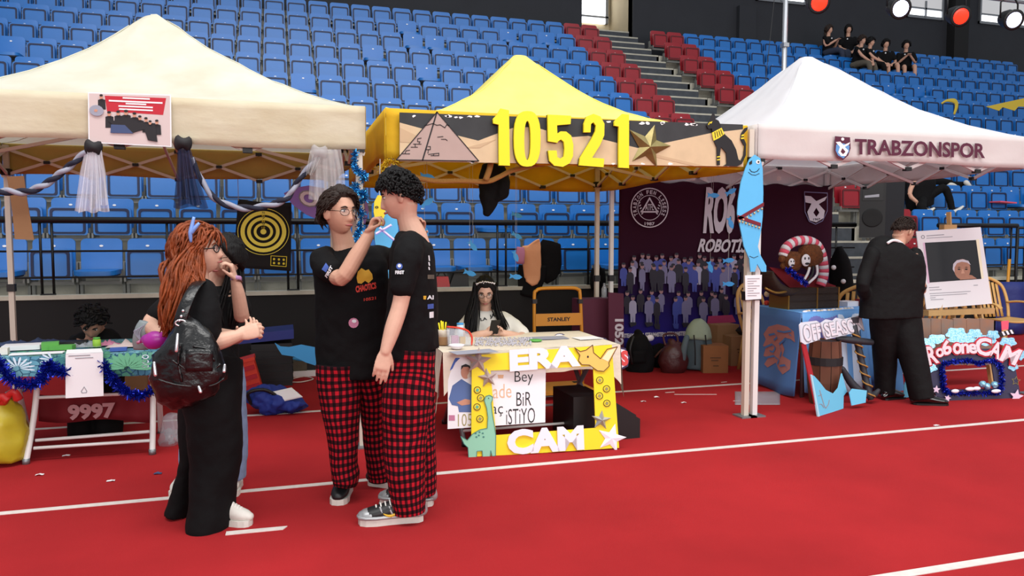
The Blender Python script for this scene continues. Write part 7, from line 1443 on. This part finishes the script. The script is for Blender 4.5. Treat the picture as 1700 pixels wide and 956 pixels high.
# treasure chest
CY_ = 6.05; A, B_ = P(1308, 513, CY_), P(1392, 513, CY_); A.z = B_.z = RZ+.01; hz = P(1350, 478, CY_).z-RZ; t = thing('treasure_chest', 'dark wooden treasure chest with open lid and red lining on the right table', 'chest', (A+B_)/2)
w_ = B_.x-A.x; G().box((A.x, CY_, RZ+.008), (B_.x, CY_+.28, RZ+hz)).obj('chest_body', 'chest_wood', t)
for x in (A.x-.004, A.x+w_*.55, B_.x-.012): G().box((x, CY_-.008, RZ+.008), (x+.014, CY_+.286, RZ+hz+.004)).obj('brass_strap', 'brass', t)
for k in range(3): G().box((A.x+.015, CY_-.005, RZ+.02+k*hz/3.1), (B_.x-.01, CY_+.001, RZ+.005+(k+1)*hz/3.15)).obj('plank', 'chest_wood', t)
lid = PL((0, CY_+.14, 0)); cut('lining', 'velvet', lid, [(1274, 443), (1300, 447), (1340, 458), (1384, 474), (1384, 479), (1310, 479), (1296, 466)], .03, 0, parent=t)
g = G(); g.tube([P(1268, 450, CY_+.1), P(1272, 462, CY_+.1), P(1283, 476, CY_+.1), P(1300, 484, CY_+.1), P(1310, 480, CY_+.1)], [(.15, .02), (.15, .05), (.15, .06), (.15, .05), (.15, .02)], side=V(0, 1, 0), seg=12, sub=4); g.obj('lid', 'chest_wood', t, True); G().tube([P(1270, 478, CY_-.04), P(1288, 486, CY_-.05), P(1305, 484, CY_-.04)], .012, seg=6, sub=3).obj('brass_rim', 'brass', t, True)
# plush animals with a striped arch
mat('fur_brown', (122, 70, 32), .95, var=.5, vs=40, bump=.8, bs=60); mat('stripe_pink', (222, 84, 108), .7); mat('plush_white', (226, 226, 230), .85)
t = thing('plush_display', 'two brown plush heads with white faces under a pink and white striped arch', 'plush', P(1335, 478, CY_+.05)); Yp = CY_+.02
def fur(px, py, r, sx=1.0): g = G(); c = P(px, py, Yp); g.ball(c, (r*sx, r*.8, r), 20, 14, lambda q, p: q*(1+.14*noise.noise(p*7)+.06*noise.noise(p*18))); return c, g.obj('plush_head', 'fur_brown', t, True)
for px, py, r, mx, my, rr in ((1316, 434, .095, 1314, 436, .035), (1344, 426, .12, 1338, 432, .05)):
    c, o = fur(px, py, r, 1.1)
    fc = P(mx, my, Yp-r*.75); G().ball(fc, (rr, .015, rr*1.15), 14, 10).obj('white_face', 'plush_white', o, True)
    for s_ in (-1, 1): G().ball(fc+V(s_*rr*.4, -.012, rr*.35), (rr*.16, .008, rr*.26), 8, 6).obj('eye', 'ink', o, True)
    G().ball(fc+V(rr*.15, -.012, -rr*.62), (rr*.55, .010, rr*.22), 10, 6).obj('mouth', 'ink', o, True)
for px, py, r in ((1298, 430, .035), (1300, 441, .03), (1355, 412, .04)): fur(px, py, r)
ap = [P(x, y, Yp+.02) for x, y in ((1300, 425), (1306, 410), (1320, 401), (1338, 399), (1354, 405), (1363, 420), (1367, 440), (1367, 458), (1362, 474))]; ap = [Vector(p) for p in crom([list(p) for p in ap], 6)]
for i in range(0, len(ap)-1, 2): G().tube(ap[i:i+3], .045, seg=10).obj('arch_segment', 'stripe_pink' if (i//2) % 2 else 'plush_white', t, True)
for k in range(3): G().tube([P(1356-6*k, 440+2*k, Yp-.1), P(1356-8*k, 456, Yp-.11), P(1342-6*k, 470+k, Yp-.1)], .012, seg=8, sub=4).obj('stripe', 'plush_white' if k != 1 else 'ink', t, True)
tinsel('tinsel_scarf', 'dark blue tinsel scarf lying below the plush heads', [P(x, y, Yp-.16) for x, y in ((1308, 447), (1318, 455), (1328, 463), (1338, 471))], 'tinsel_navy', .04, 500, 21)
rnd = random.Random(8)
mat('shell', (226, 206, 184), .4)
for i in range(16): p = FL+(FR-FL)*(.03+.034*i)+V(.03, .05, .012)+V(0, rnd.uniform(-.02, .03), 0); tag(G().ball(p, (.014+.012*rnd.random(), .012+.008*rnd.random(), .012), 8, 6).obj('sea_shell', 'shell' if i % 3 else 'foam_white', None, True), 'one of the sea shells along the front edge of the right table', 'shell', 'sea shells on the right table')
slab('paper_stack', 'white booklet beside the chest on the right table', 'booklet', 1406, 508, .18, .14, .05, 'paper', .25, RZ); slab('red_box', 'small dark red box right of the white booklet', 'box', 1432, 508, .1, .1, .07, 'velvet', .2, RZ)
t = thing('figurine', 'small red and black figurine at the left end of the right table', 'figurine', P(1273, 508, z=RZ)); c = P(1273, 508, z=RZ); G().ball(c+V(0, 0, .03), .028, 10, 8).obj('base', 'orange_red', t, True); G().tube([c+V(.02, 0, .03), c+V(.05, 0, .08), c+V(.1, 0, .12)], .012, seg=6, sub=3).obj('arm', 'plastic_black', t, True); G().tube([c+V(.08, 0, .02), c+V(.05, 0, .08), c+V(.0, 0, .14)], .010, seg=6, sub=3).obj('arm', 'plastic_black', t, True); G().ball(c+V(.0, 0, .12), .03, 8, 6).obj('head', 'ptero_pale', t, True)
# framed prop with waves, barrel and anchor
nh = V(.397, -.918, 0); pl = PL(P(1358, 690, z=0), nh*math.cos(.14)+V(0, 0, math.sin(.14))); t = thing('wave_frame_prop', 'cardboard photo frame with white letters, red side and blue waves before the right table', 'frame', P(1372, 690, z=0))
mat('wave', (110, 196, 232), .7); mat('wave_edge', (176, 222, 240), .7); mat('frame_red', (170, 30, 42), .7); mat('cloud', (222, 226, 238), .7)
cut('red_side', 'frame_red', pl, cm([(360, 330), (384, 328), (430, 520), (470, 762), (455, 766)]), .01, 0, parent=t); wv = cut('wave', 'wave', pl, cm([(412, 515), (430, 520), (462, 555), (500, 604), (548, 628), (578, 592), (598, 505), (628, 615), (608, 640), (606, 716), (455, 766)]), .01, .004, parent=t)
cut('wave_rim', 'wave_edge', pl, cm([(408, 512), (416, 514), (462, 764), (452, 768)]), .012, .006, parent=t)
for pth in ([(462, 605), (490, 700), (500, 715)], [(455, 640), (475, 632)], [(488, 712), (475, 690), (462, 690)], [(500, 714), (515, 690), (520, 665)]):
    q = cm(pth)
    for (x0, y0), (x1, y1) in zip(q, q[1:]):
        L = math.hypot(x1-x0, y1-y0) or 1; nx, ny = -(y1-y0)/L*.6, (x1-x0)/L*.6; cut('drawn_anchor', 'ink_grey', pl, [(x0+nx, y0+ny), (x1+nx, y1+ny), (x1-nx, y1-ny), (x0-nx, y0-ny)], .001, .015, parent=wv)
cut('cloud_board', 'cloud', pl, cm([(340, 215), (352, 200), (440, 190), (458, 200), (465, 290), (455, 305), (372, 333), (350, 318)]), .01, .01, parent=t); cut('cloud_board', 'cloud', pl, cm([(466, 205), (500, 182), (540, 190), (560, 172), (600, 182), (700, 158), (715, 170), (712, 240), (660, 265), (500, 302), (486, 280)]), .01, .01, parent=t)
text('OFF', pl, cm([(352, 222)])[0], cm([(455, 205)])[0], cm([(368, 318)])[0], 'ink_grey', t, 'letter_outline', .002, .021, .05); text('OFF', pl, cm([(353, 223)])[0], cm([(454, 206)])[0], cm([(369, 316)])[0], 'foam_white', t, 'lettering', .002, .024, .02); text('SEASON', pl, cm([(478, 208)])[0], cm([(706, 172)])[0], cm([(498, 288)])[0], 'ink_grey', t, 'letter_outline', .002, .021, .05); text('SEASON', pl, cm([(479, 209)])[0], cm([(705, 173)])[0], cm([(499, 286)])[0], 'foam_white', t, 'lettering', .002, .024, .02)
mat('barrel_wood', (104, 60, 40), .7, var=.25, vs=10, stretch=(1, 1, .3)); c = P(1369, 664, z=0)+V(0, .05, 0); c.y = 5.52; c.x = P(1369, 610, 5.52).x; r0 = .145; hz = P(1369, 564, 5.52).z
t = thing('barrel_prop', 'brown faceted barrel with dark hoop behind the blue wave', 'barrel', c)
for k in range(10):
    a0, a1 = 2*math.pi*k/10, 2*math.pi*(k+1)/10; q = []
    for r, z in ((r0*.82, 0), (r0*.98, hz*.35), (r0*1.0, hz*.6), (r0*.88, hz)): q.append((r, z))
    g = G(); vs = [c+V(r*math.cos(a), r*math.sin(a), z) for r, z in q for a in (a0+.02, a1-.02)]; g.add(vs, [(2*i, 2*i+1, 2*i+3, 2*i+2) for i in range(3)]); g.obj('stave', 'barrel_wood', t)
G().lathe(c, [(r0*.80, 0), (r0*.95, hz*.35), (r0*.97, hz*.6), (r0*.85, hz*.98)], seg=10).obj('core', 'chest_wood', t); G().lathe(c, [(r0*1.02, hz*.62), (r0*1.03, hz*.74)], seg=20).obj('hoop', 'ink', t)
mat('anchor_dark', (46, 46, 54), .6, var=.2, vs=9, bump=.2, bs=20); YA = 5.42; t = thing('anchor_prop', 'dark anchor prop wound with rope leaning beside the barrel', 'anchor', P(1447, 668, z=0))
G().tube([P(1417, 540, YA+.08), P(1426, 580, YA+.05), P(1436, 625, YA), P(1446, 664, YA-.06)], [.03, .028, .028, .024], seg=10, sub=3).obj('shank', 'anchor_dark', t, True); G().tube([P(1392, 562, YA+.06), P(1418, 565, YA+.04), P(1446, 568, YA+.04)], [.025, .032, .028], seg=10, sub=3, rnd=True).obj('stock', 'anchor_dark', t, True)
G().tube([P(1399, 612, YA), P(1412, 634, YA), P(1428, 650, YA-.02), P(1448, 656, YA-.03), P(1458, 648, YA-.03)], [.022, .034, .038, .032, .018], seg=10, sub=3, rnd=True).obj('arms', 'anchor_dark', t, True); G().box(P(1417, 536, YA+.08)-V(.04, .02, .0), P(1417, 536, YA+.08)+V(.04, .02, .05)).obj('ring', 'anchor_dark', t)
rp = []
for i in range(60): f = i/59; a = P(1417+29*f, 545+115*f, YA+.08-.13*f); rp.append(a+V(math.cos(i*.75), math.sin(i*.75), 0)*.036)
G().tube(rp, .007, seg=6).obj('rope', 'rope', t, True)
for lb, q, Y in (('small blue wave cutout at the foot of the anchor', [(1409, 652), (1414, 645), (1438, 648), (1436, 668), (1413, 673)], 5.25), ('small blue wave cutout beside the suit trousers', [(1500, 640), (1505, 625), (1514, 628), (1517, 658), (1500, 660)], 5.45), ('tall blue paper point between the suit trouser legs', [(1486, 548), (1492, 560), (1500, 648), (1478, 650), (1480, 600)], 5.62)): tag(cut('wave_cutout', 'wave' if 'small' in lb else 'cloth_sky', PL((0, Y, 0), (0, -1, .1)), q, .008), lb, 'cutout', 'blue wave cutouts')
pf = P(1262, 662, z=0); tag(G().grid(lambda u, v: P(1220+75*u, 650+22*v, z=.004+.02*abs(noise.noise(V(u*4, v*4, 2)))*math.sin(math.pi*u)*math.sin(math.pi*v)), 14, 8, .002, (0, 0, 1)).obj('plastic_film', 'clear', None, True), 'crumpled clear plastic film on the carpet by the tent pole', 'film')
# easel with poster
mat('easel_wood', (206, 164, 108), .6, var=.15, vs=9, stretch=(1, 1, .2)); EY = 5.95; n_ = V(-.05, -1, .10); pl = PL(P(1580, 512, EY-.05), n_)
t = thing('easel', 'pale wooden easel right of the man in the suit', 'easel', P(1590, 640, z=0)+V(0, .2, 0))
G().sbar(P(1575, 352, EY+.12), P(1584, 560, EY+.02), .012, .02).obj('mast', 'easel_wood', t); q = P(1574, 378, EY+.06); G().box(q-V(.08, .03, .03), q+V(.08, .03, .03)).obj('clamp', 'easel_wood', t); q = P(1592, 517, EY-.03); G().box(q-V(.42, .04, .03), q+V(.42, .04, .025)).obj('tray', 'easel_wood', t)
for (x0, x1) in ((1568, 1556), (1620, 1634)): a = P(x0, 470, EY+.02); b_ = P(x1, 560, EY-.1); d = (b_-a); e = a+d*((0-a.z)/d.z); G().sbar(a, e, .012, .02).obj('leg', 'easel_wood', t)
a = P(1584, 400, EY+.1); G().sbar(a, V(a.x+.05, EY+.8, 0), .012, .018).obj('leg', 'easel_wood', t)
t = thing('post_board', 'large white social post board on the easel showing a bald man on black', 'poster', P(1590, 512, EY)); cut('board', 'paper', pl, [(1520, 384), (1627, 377), (1646, 504), (1537, 513)], .008, .0, parent=t)
mat('photo_black', (16, 18, 24), .35); mat('pinkish', (230, 196, 220), .7); mat('creamish', (244, 236, 206), .7)
cut('tint_border', 'pinkish', pl, [(1531, 403), (1534, 402.5), (1543, 470), (1539, 470.5)], .0006, .009, parent=t); cut('tint_border', 'creamish', pl, [(1619, 398), (1624, 397), (1632, 462), (1628, 463)], .0006, .009, parent=t); cut('photo', 'photo_black', pl, [(1534, 403), (1619, 398.5), (1628, 463), (1542, 469)], .001, .009, parent=t)
cut('printed_head', 'skin_d', pl, ell((1596, 447), 13.5, 17, 24), .0006, .0105, parent=t); cut('printed_white_hair', 'bn_white', pl, [(1580, 447), (1581, 438), (1587, 432), (1597, 430.5), (1606, 433), (1610, 440), (1604, 436), (1595, 434.5), (1587, 437), (1583, 444), (1583, 452)], .0006, .0114, parent=t)
cut('printed_hand', 'skin_d', pl, [(1592, 460), (1600, 455), (1612, 457), (1620, 462.5), (1592, 464.5)], .0006, .0118, parent=t); 
for x in (1590.5, 1602.5): cut('printed_eye', 'ink', pl, ell((x, 447), 2.6, 1.2, 8), .0005, .0118, parent=t); cut('printed_brow', 'hair_brown', pl, [(x-3.5, 444.5), (x, 443), (x+3.5, 444.2), (x, 444.2)], .0005, .0122, parent=t)
cut('printed_nose', 'skin', pl, [(1595.5, 447), (1597.5, 447), (1600, 454), (1594, 454)], .0005, .0118, parent=t); cut('logo', 'ink_grey', pl, ell((1531, 393.5), 3.2, 3.2, 14), .0006, .009, [ell((1531, 393.5), 2, 2, 12)], parent=t)
bars(pl, [(1537, 391, 1566, 389, 1.2), (1537, 395, 1580, 392.5, .9), (1541, 477, 1558, 476, 1), (1615, 473, 1622, 472.6, 1), (1542, 481, 1562, 480, .9), (1542, 487, 1610, 483, .9), (1543, 490.5, 1604, 487, .9), (1543, 494, 1552, 493.4, .9), (1544, 497, 1565, 496, .9)], 'ink_grey', t, off=.009)
# plastic chairs
mat('chair_tan', (206, 160, 92), .45)
def chair():
    t = thing('plastic_chair', 'tan slatted plastic chair at the right edge of the picture', 'chair', (0, 0, 0), 'tan plastic chairs')
    G().grid(lambda u, v: V(-.22+.44*u, -.22+.42*v, .42-.02*math.sin(math.pi*u)+.02*(v < .1)*0), 8, 8, .02, (0, 0, 1)).obj('seat', 'chair_tan', t, True)
    arc = [V(-.24, .2, .42), V(-.26, .25, .62), V(-.22, .30, .82), V(-.10, .33, .91), V(0, .33, .93), V(.10, .33, .91), V(.22, .30, .82), V(.26, .25, .62), V(.24, .2, .42)]; G().tube(arc, [(.022, .016)]*9, seg=8, sub=4).obj('back_rim', 'chair_tan', t, True)
    for k in range(6): x = -.15+.06*k; G().grid(lambda u, v: V(x-.018+.036*u, .20+.12*v, .44+(.46-.35*abs(x)*.8)*v), 1, 4, .008, (0, 1, 0)).obj('slat', 'chair_tan', t, True)
    for sx in (-1, 1):
        G().tube([V(sx*.26, .25, .62), V(sx*.29, .1, .64), V(sx*.29, -.14, .63), V(sx*.26, -.20, .58)], [(.03, .014)]*4, side=V(1, 0, 0), seg=8, sub=4).obj('armrest', 'chair_tan', t, True)
        for y, s_ in ((-.2, -1), (.2, 1)): G().tube([V(sx*.21, y, .43), V(sx*.25, y+s_*.05, .0)], [(.035, .022), (.024, .018)], side=V(1, 0, 0), seg=8).obj('leg', 'chair_tan', t, True)
    return t
ch = chair(); q = P(1668, 560, 7.3); ch.location = (q.x, 7.3, 0); ch.rotation_euler = (0, 0, -.1)
for px, Y, rz, lb in ((1422, 7.0, 2.6, 'tan plastic chair behind the right table, beside the suit'), (1546, 7.4, 2.9, 'tan plastic chair half hidden behind the easel'), (1283, 7.1, .4, 'tan plastic chair behind the treasure chest lid')):
    q = P(px, 500, Y); o = dup(ch, (q.x, Y, 0), rz); o['label'] = lb
t = thing('draped_coat', 'black coat with pale buttons draped over the chair behind the banner pole', 'coat', V(P(1394, 500, 7.6).x, 7.6, 0)); g = G(); sil(g, [(1382, 1414, 600, 7.6, .2), (1380, 1412, 500, 7.6, .2), (1382, 1410, 460, 7.6, .17), (1385, 1402, 425, 7.6, .12), (1388, 1396, 410, 7.6, .06)]); o = g.obj('cloth', 'cloth_black', t, True); rumple(o, .025, 6, 4)
for x, y in ((1384, 444), (1400, 467)): G().ball(P(x, y, 7.38), .028, 10, 8).obj('button', 'plush_white', t, True)
# rocky cardboard strip behind the glitter frame
mat('rock_card', (168, 122, 96), .9, var=.5, vs=7, rgb2=(132, 124, 118)); t = thing('rock_panel', 'brown and grey painted rock panel behind the glitter frame', 'panel', P(1585, 600, 5.75))
for k, (x0, x1) in enumerate(((1526, 1543), (1543, 1560), (1560, 1580), (1580, 1602), (1602, 1624), (1624, 1646))): cut('rock', 'rock_card', PL((0, 5.75-.004*k, 0)), [(x0, 530-k % 2), (x0+4, 528), (x1-3, 528+k % 3), (x1+1, 531), (x1, 605), (x0+1, 606)], .02, 0, parent=t)
# glitter photo frame
mat('frame_navy', (48, 46, 76), .6); mat('glitter_blue', (70, 170, 214), .3, metal=.5, var=.6, vs=90, rgb2=(200, 236, 250)); mat('letter_pink', (238, 214, 222), .6); mat('letter_red', (196, 30, 50), .6); mat('star_pink', (226, 196, 220), .5)
nh = V(-.139, -.99, 0); pl = PL(P(1556, 665, z=0), nh*math.cos(.16)+V(0, 0, math.sin(.16))); t = thing('photo_frame_prop', 'navy photo frame with glitter clouds and arched white letters at right', 'frame', P(1622, 665, z=0))
cd_ = lambda pts: [(1480+x/5.623, 520+y/5.623) for x, y in pts]
cut('frame_board', 'frame_navy', pl, cd_([(330, 420), (420, 360), (600, 330), (900, 330), (1100, 380), (1165, 440), (1150, 520), (1205, 818), (430, 818), (380, 700)]), .012, 0, [cd_([(495, 480), (700, 468), (925, 455), (962, 700), (490, 712)])], parent=t)
for c, rx, ry in (((410, 240), 90, 42), ((590, 190), 95, 55), ((760, 185), 65, 38), ((640, 240), 130, 50), ((930, 205), 60, 45), ((1070, 270), 75, 45), ((340, 510), 70, 40), ((1190, 390), 40, 45), ((1120, 500), 45, 35), ((330, 290), 60, 60), ((860, 250), 100, 50), ((300, 450), 40, 60)): q = cd_([c])[0]; cut('glitter_cloud', 'glitter_blue', pl, [(q[0]+(rx*(1+.15*math.sin(5*a)))/5.623*math.cos(a), q[1]+(ry*(1+.15*math.sin(5*a)))/5.623*math.sin(a)) for a in [i*.3 for i in range(21)]], .008, .013+.0005*(c[0] % 7), parent=t)
L = [('R', (285, 325), (365, 300), (330, 480)), ('o', (385, 345), (450, 320), (405, 415)), ('6', (440, 275), (515, 250), (462, 395)), ('o', (548, 290), (622, 278), (556, 382)), ('n', (628, 290), (690, 285), (633, 372)), ('e', (695, 288), (765, 290), (697, 370)), ('C', (765, 230), (900, 240), (765, 385)), ('A', (930, 255), (1010, 300), (890, 385)), ('M', (1050, 305), (1185, 350), (985, 435))]
for ch_, a, b, c in L:
    a, b, c = cd_([a])[0], cd_([b])[0], cd_([c])[0]; text(ch_, pl, a, b, c, 'letter_red', t, 'letter_rim', .006, .022, .085); text(ch_, pl, a, b, c, 'letter_pink', t, 'lettering', .006, .030, .03)
def on(p, off=.03): return pl.hit(*cd_([p])[0])+pl.n*off
tinsel('tinsel_edge', None, [on(p) for p in ((440, 500), (455, 600), (470, 700), (520, 740), (700, 745), (900, 740), (990, 720), (1010, 600), (980, 480), (900, 440), (800, 470), (700, 440), (560, 450), (450, 480))], 'tinsel_navy', .035, 2000, 31, parent=t)
for c, r, a in (((395, 710), 7, .1), ((500, 790), 6, .3), ((1140, 775), 12, .2)): cut('star', 'star_pink', pl, star(cd_([c])[0], r, r*.45, a), .004, .03, parent=t)
cut('star_outline', 'gold_foil', pl, star(cd_([(1150, 630)])[0], 8, 4, .1), .001, .014, [star(cd_([(1150, 630)])[0], 6.4, 3, .1)], parent=t)
for x, y, w in ((700, 705, .09), (760, 700, .07), (940, 725, .09), (560, 725, .07)): G().ball(on((x, y), .045), (w*.6, .02, .018), 12, 8).obj('foam_pebble', 'foam_white', t, True)
for x, y in ((820, 660), (860, 680), (930, 665)): G().ball(on((x, y), .04), .03, 10, 8, lambda q, p: q*(1+.2*noise.noise(p*9))).obj('glitter_ball', 'glitter_blue', t, True)
cp = cut('clapper', 'ink', pl, cd_([(975, 180), (1110, 150), (1122, 185), (1000, 225)]), .006, .026, parent=t)
for k in range(3): x = 1000+38*k; cut('clapper_stripe', 'foam_white', pl, cd_([(x, 174-8*k), (x+18, 170-8*k), (x+38, 205-8*k), (x+20, 210-8*k)]), .001, .033, parent=cp)
cut('popcorn', 'stripe_pink', pl, cd_([(1005, 75), (1075, 68), (1070, 150), (1010, 160)]), .006, .02, parent=t)
# dark blue tarp behind the chair, yellow stand post
mat('tarp', (26, 40, 110), .6, bump=.4, bs=10); tag(G().grid(lambda u, v: V(P(1655, 500, 8.6).x+2.2*u, 8.6+.05*math.sin(u*25), .02+.78*v), 40, 6, .01, (0, 1, 0)).obj('tarpaulin', 'tarp', None, True), 'dark blue tarpaulin hung behind the tan chair', 'tarpaulin')
tag(G().bar(V(P(1672, 450, 8.9).x, 8.9, 0), P(1676, 430, 8.9), .022).obj('post', 'truck_yellow', None, True), 'yellow post at the end of the right railing', 'post')
t = thing('barrier', 'black grid barrier standing at the right edge', 'barrier', V(P(1694, 400, 8.8).x, 8.8, 0)); a = P(1690, 378, 8.8)
for k in range(4): G().bar(V(a.x+.16*k, 8.8, 0), V(a.x+.16*k, 8.8, a.z), .02).obj('upright', 'black_metal', t, True)
for z in (a.z, a.z-.3, a.z-.6, .2): G().bar(V(a.x, 8.8, z), V(a.x+.6, 8.8, z), .02).obj('rail', 'black_metal', t, True)
# loudspeaker
mat('speaker_black', (14, 14, 16), .6); B0 = P(1470, 350, 8.75); A0 = P(1427, 350, 8.95); C0 = P(1501, 350, 9.05); z0 = P(1450, 394, 8.85).z; t = thing('loudspeaker', 'tall black loudspeaker on a stand beside the stairs', 'loudspeaker', (B0.x, 8.95, .4))
q = [V(p.x, p.y, 0) for p in (A0, B0, C0, A0+C0-B0)]; G().hexa([p+V(0, 0, z0) for p in q]+[p+V(0, 0, z0+1.0) for p in q]).obj('cabinet', 'speaker_black', t)
fn_ = V((q[1]-q[0]).y, -(q[1]-q[0]).x, 0).normalized(); m_ = (q[0]+q[1])/2; wd = (q[1]-q[0]).normalized(); hw = (q[1]-q[0]).length*.4
G().lathe(m_+V(0, 0, z0+.28), [(hw, -.01), (hw, .008), (hw*.9, .010), (hw*.3, .002)], fn_, 24).obj('woofer', 'black_wall', t, True); G().prism([[m_+wd*(hw*x)+V(0, 0, z0+z) for x, z in ((-1, .52), (1, .52), (1, .9), (-1, .9))]], fn_, .006).obj('horn', 'plastic_black', t); G().prism([[m_+wd*(hw*x)+V(0, 0, z0+z) for x, z in ((-.8, .56), (.6, .57), (.6, .61), (-.8, .59))]], fn_, .004, .007).obj('horn_lip', 'ink_grey', t)
cc = sum(q, V(0, 0, 0))/4; cc = V(cc.x, 9.0, 0); G().bar(cc+V(0, 0, .4), cc+V(0, 0, z0), .025).obj('stand_pole', 'black_metal', t, True)
for k in range(3): a = 2.1*k+.4; G().bar(cc+V(0, 0, .75), cc+V(.2*math.cos(a), .15*math.sin(a), .41), .012).obj('leg', 'black_metal', t, True)
# ================================================================== stage lights and their mast
mat('alu', (176, 178, 182), .35, metal=.8); mat('lamp_red', (255, 40, 22), .3, emis=3.2); mat('lamp_blue', (205, 214, 255), .3, emis=6); mat('lamp_core', (255, 190, 120), .3, emis=12)
q = P(1303, 60, 8.5); t = thing('lighting_mast', 'grey metal mast rising behind the white tent', 'mast', (q.x, 8.5, 0)); G().bar((q.x, 8.5, 0), (q.x, 8.5, 5.4), .032, seg=14).obj('mast_tube', 'alu', t, True); G().box((q.x-.3, 8.3, 0), (q.x+.3, 8.7, .02)).obj('base_plate', 'alu', t); G().bar((q.x-.1, 8.5, 5.2), (q.x-.3, 8.5, 3.2), .004).obj('cable', 'plastic_black', t)
for z in (3.9, 4.6): G().box((q.x-.04, 8.46, z), (q.x+.04, 8.54, z+.05)).obj('collar', 'alu', t)
tr = thing('lighting_truss', 'aluminium lighting truss along the upper right edge', 'truss', (9.0, 8.6, 4.95)); X0, X1 = q.x-.2, 13.0
for dy, dz in ((0, 0), (.29, 0), (.145, .25)): G().bar((X0, 8.55+dy, 4.95+dz), (X1, 8.55+dy, 4.95+dz), .025, seg=10).obj('chord', 'alu', tr, True)
k = 0; x = X0
while x < X1-.3:
    a, b_ = (V(x, 8.55, 4.95), V(x+.25, 8.695, 5.2)) if k % 2 == 0 else (V(x, 8.695, 5.2), V(x+.25, 8.55, 4.95)); G().bar(a, b_, .009, seg=6).obj('lacing', 'alu', tr, True); x += .25; k += 1
for px, py, m, lb in ((1360, 4, 'lamp_red', 'red stage light above the white tent peak'), (1495, 14, 'lamp_blue', 'bluish white stage light left of the window'), (1595, 27, 'lamp_red', 'red stage light between the two blinded windows'), (1683, 33, 'lamp_blue', 'bluish white stage light at the right edge')):
    c = P(px, py, 8.5); t = thing('stage_light', lb, 'stage light', (c.x, 8.55, c.z-.15), 'stage lights'); d = (V(c.x-2.5, 0, 1.0)-c).normalized()
    G().lathe(c-d*.26, [(.06, 0), (.10, .03), (.125, .12), (.13, .24), (.145, .25), (.145, .27), (.12, .27)], d, 20).obj('housing', 'plastic_black', t, True); G().lathe(c, [(.115, -.005), (.115, .008), (.08, .016), (.001, .02)], d, 20).obj('lens', m, t, True)
    top = V(c.x, 8.55, 4.95); G().tube([c-d*.12+V(-.16, 0, 0), c-d*.12+V(-.16, 0, .22), top, c-d*.12+V(.16, 0, .22), c-d*.12+V(.16, 0, 0)], .012, seg=8).obj('yoke', 'plastic_black', t, True); G().box(top-V(.04, .04, .04), top+V(.04, .04, .04)).obj('clamp', 'plastic_black', t)
# yellow cloths on the far right seats, folder on a seat
mat('scarf', (206, 180, 60), .8); pY = SY+T_*6-.25
tag(G().tube([P(1563, 172, pY), P(1572, 167, pY), P(1585, 168, pY), P(1588, 176, pY), P(1584, 190, pY)], [(.02, .01), (.03, .012), (.06, .02), (.05, .02), (.03, .01)], seg=8, sub=4).obj('scarf', 'scarf', None, True), 'yellow scarf knotted on a seat in the right block', 'scarf')
tag(G().prism([[P(1636, 177, pY-.1), P(1700, 163, pY-.1), P(1720, 162, pY-.1), P(1720, 178, pY-.1), P(1690, 177, pY-.1), P(1684, 184, pY-.1), P(1664, 178, pY-.1), P(1658, 184, pY-.1)]], (0, -1, 0), .01).obj('yellow_banner', 'scarf'), 'yellow pennant stretched over the seats at the right edge', 'banner')
c = P(1665, 336, SY+T_*2-.3); tag(G().box(c-V(.2, .12, .012), c+V(.2, .12, .012), Matrix.Rotation(.05, 3, 'Y')).obj('folder', 'stripe_pink'), 'pink folder lying on an open seat at right', 'folder')
for o in list(bpy.data.objects):
    if o.get('category') is None and 'category' in o.keys(): del o['category']
bpy.data.scenes.remove(TMP)
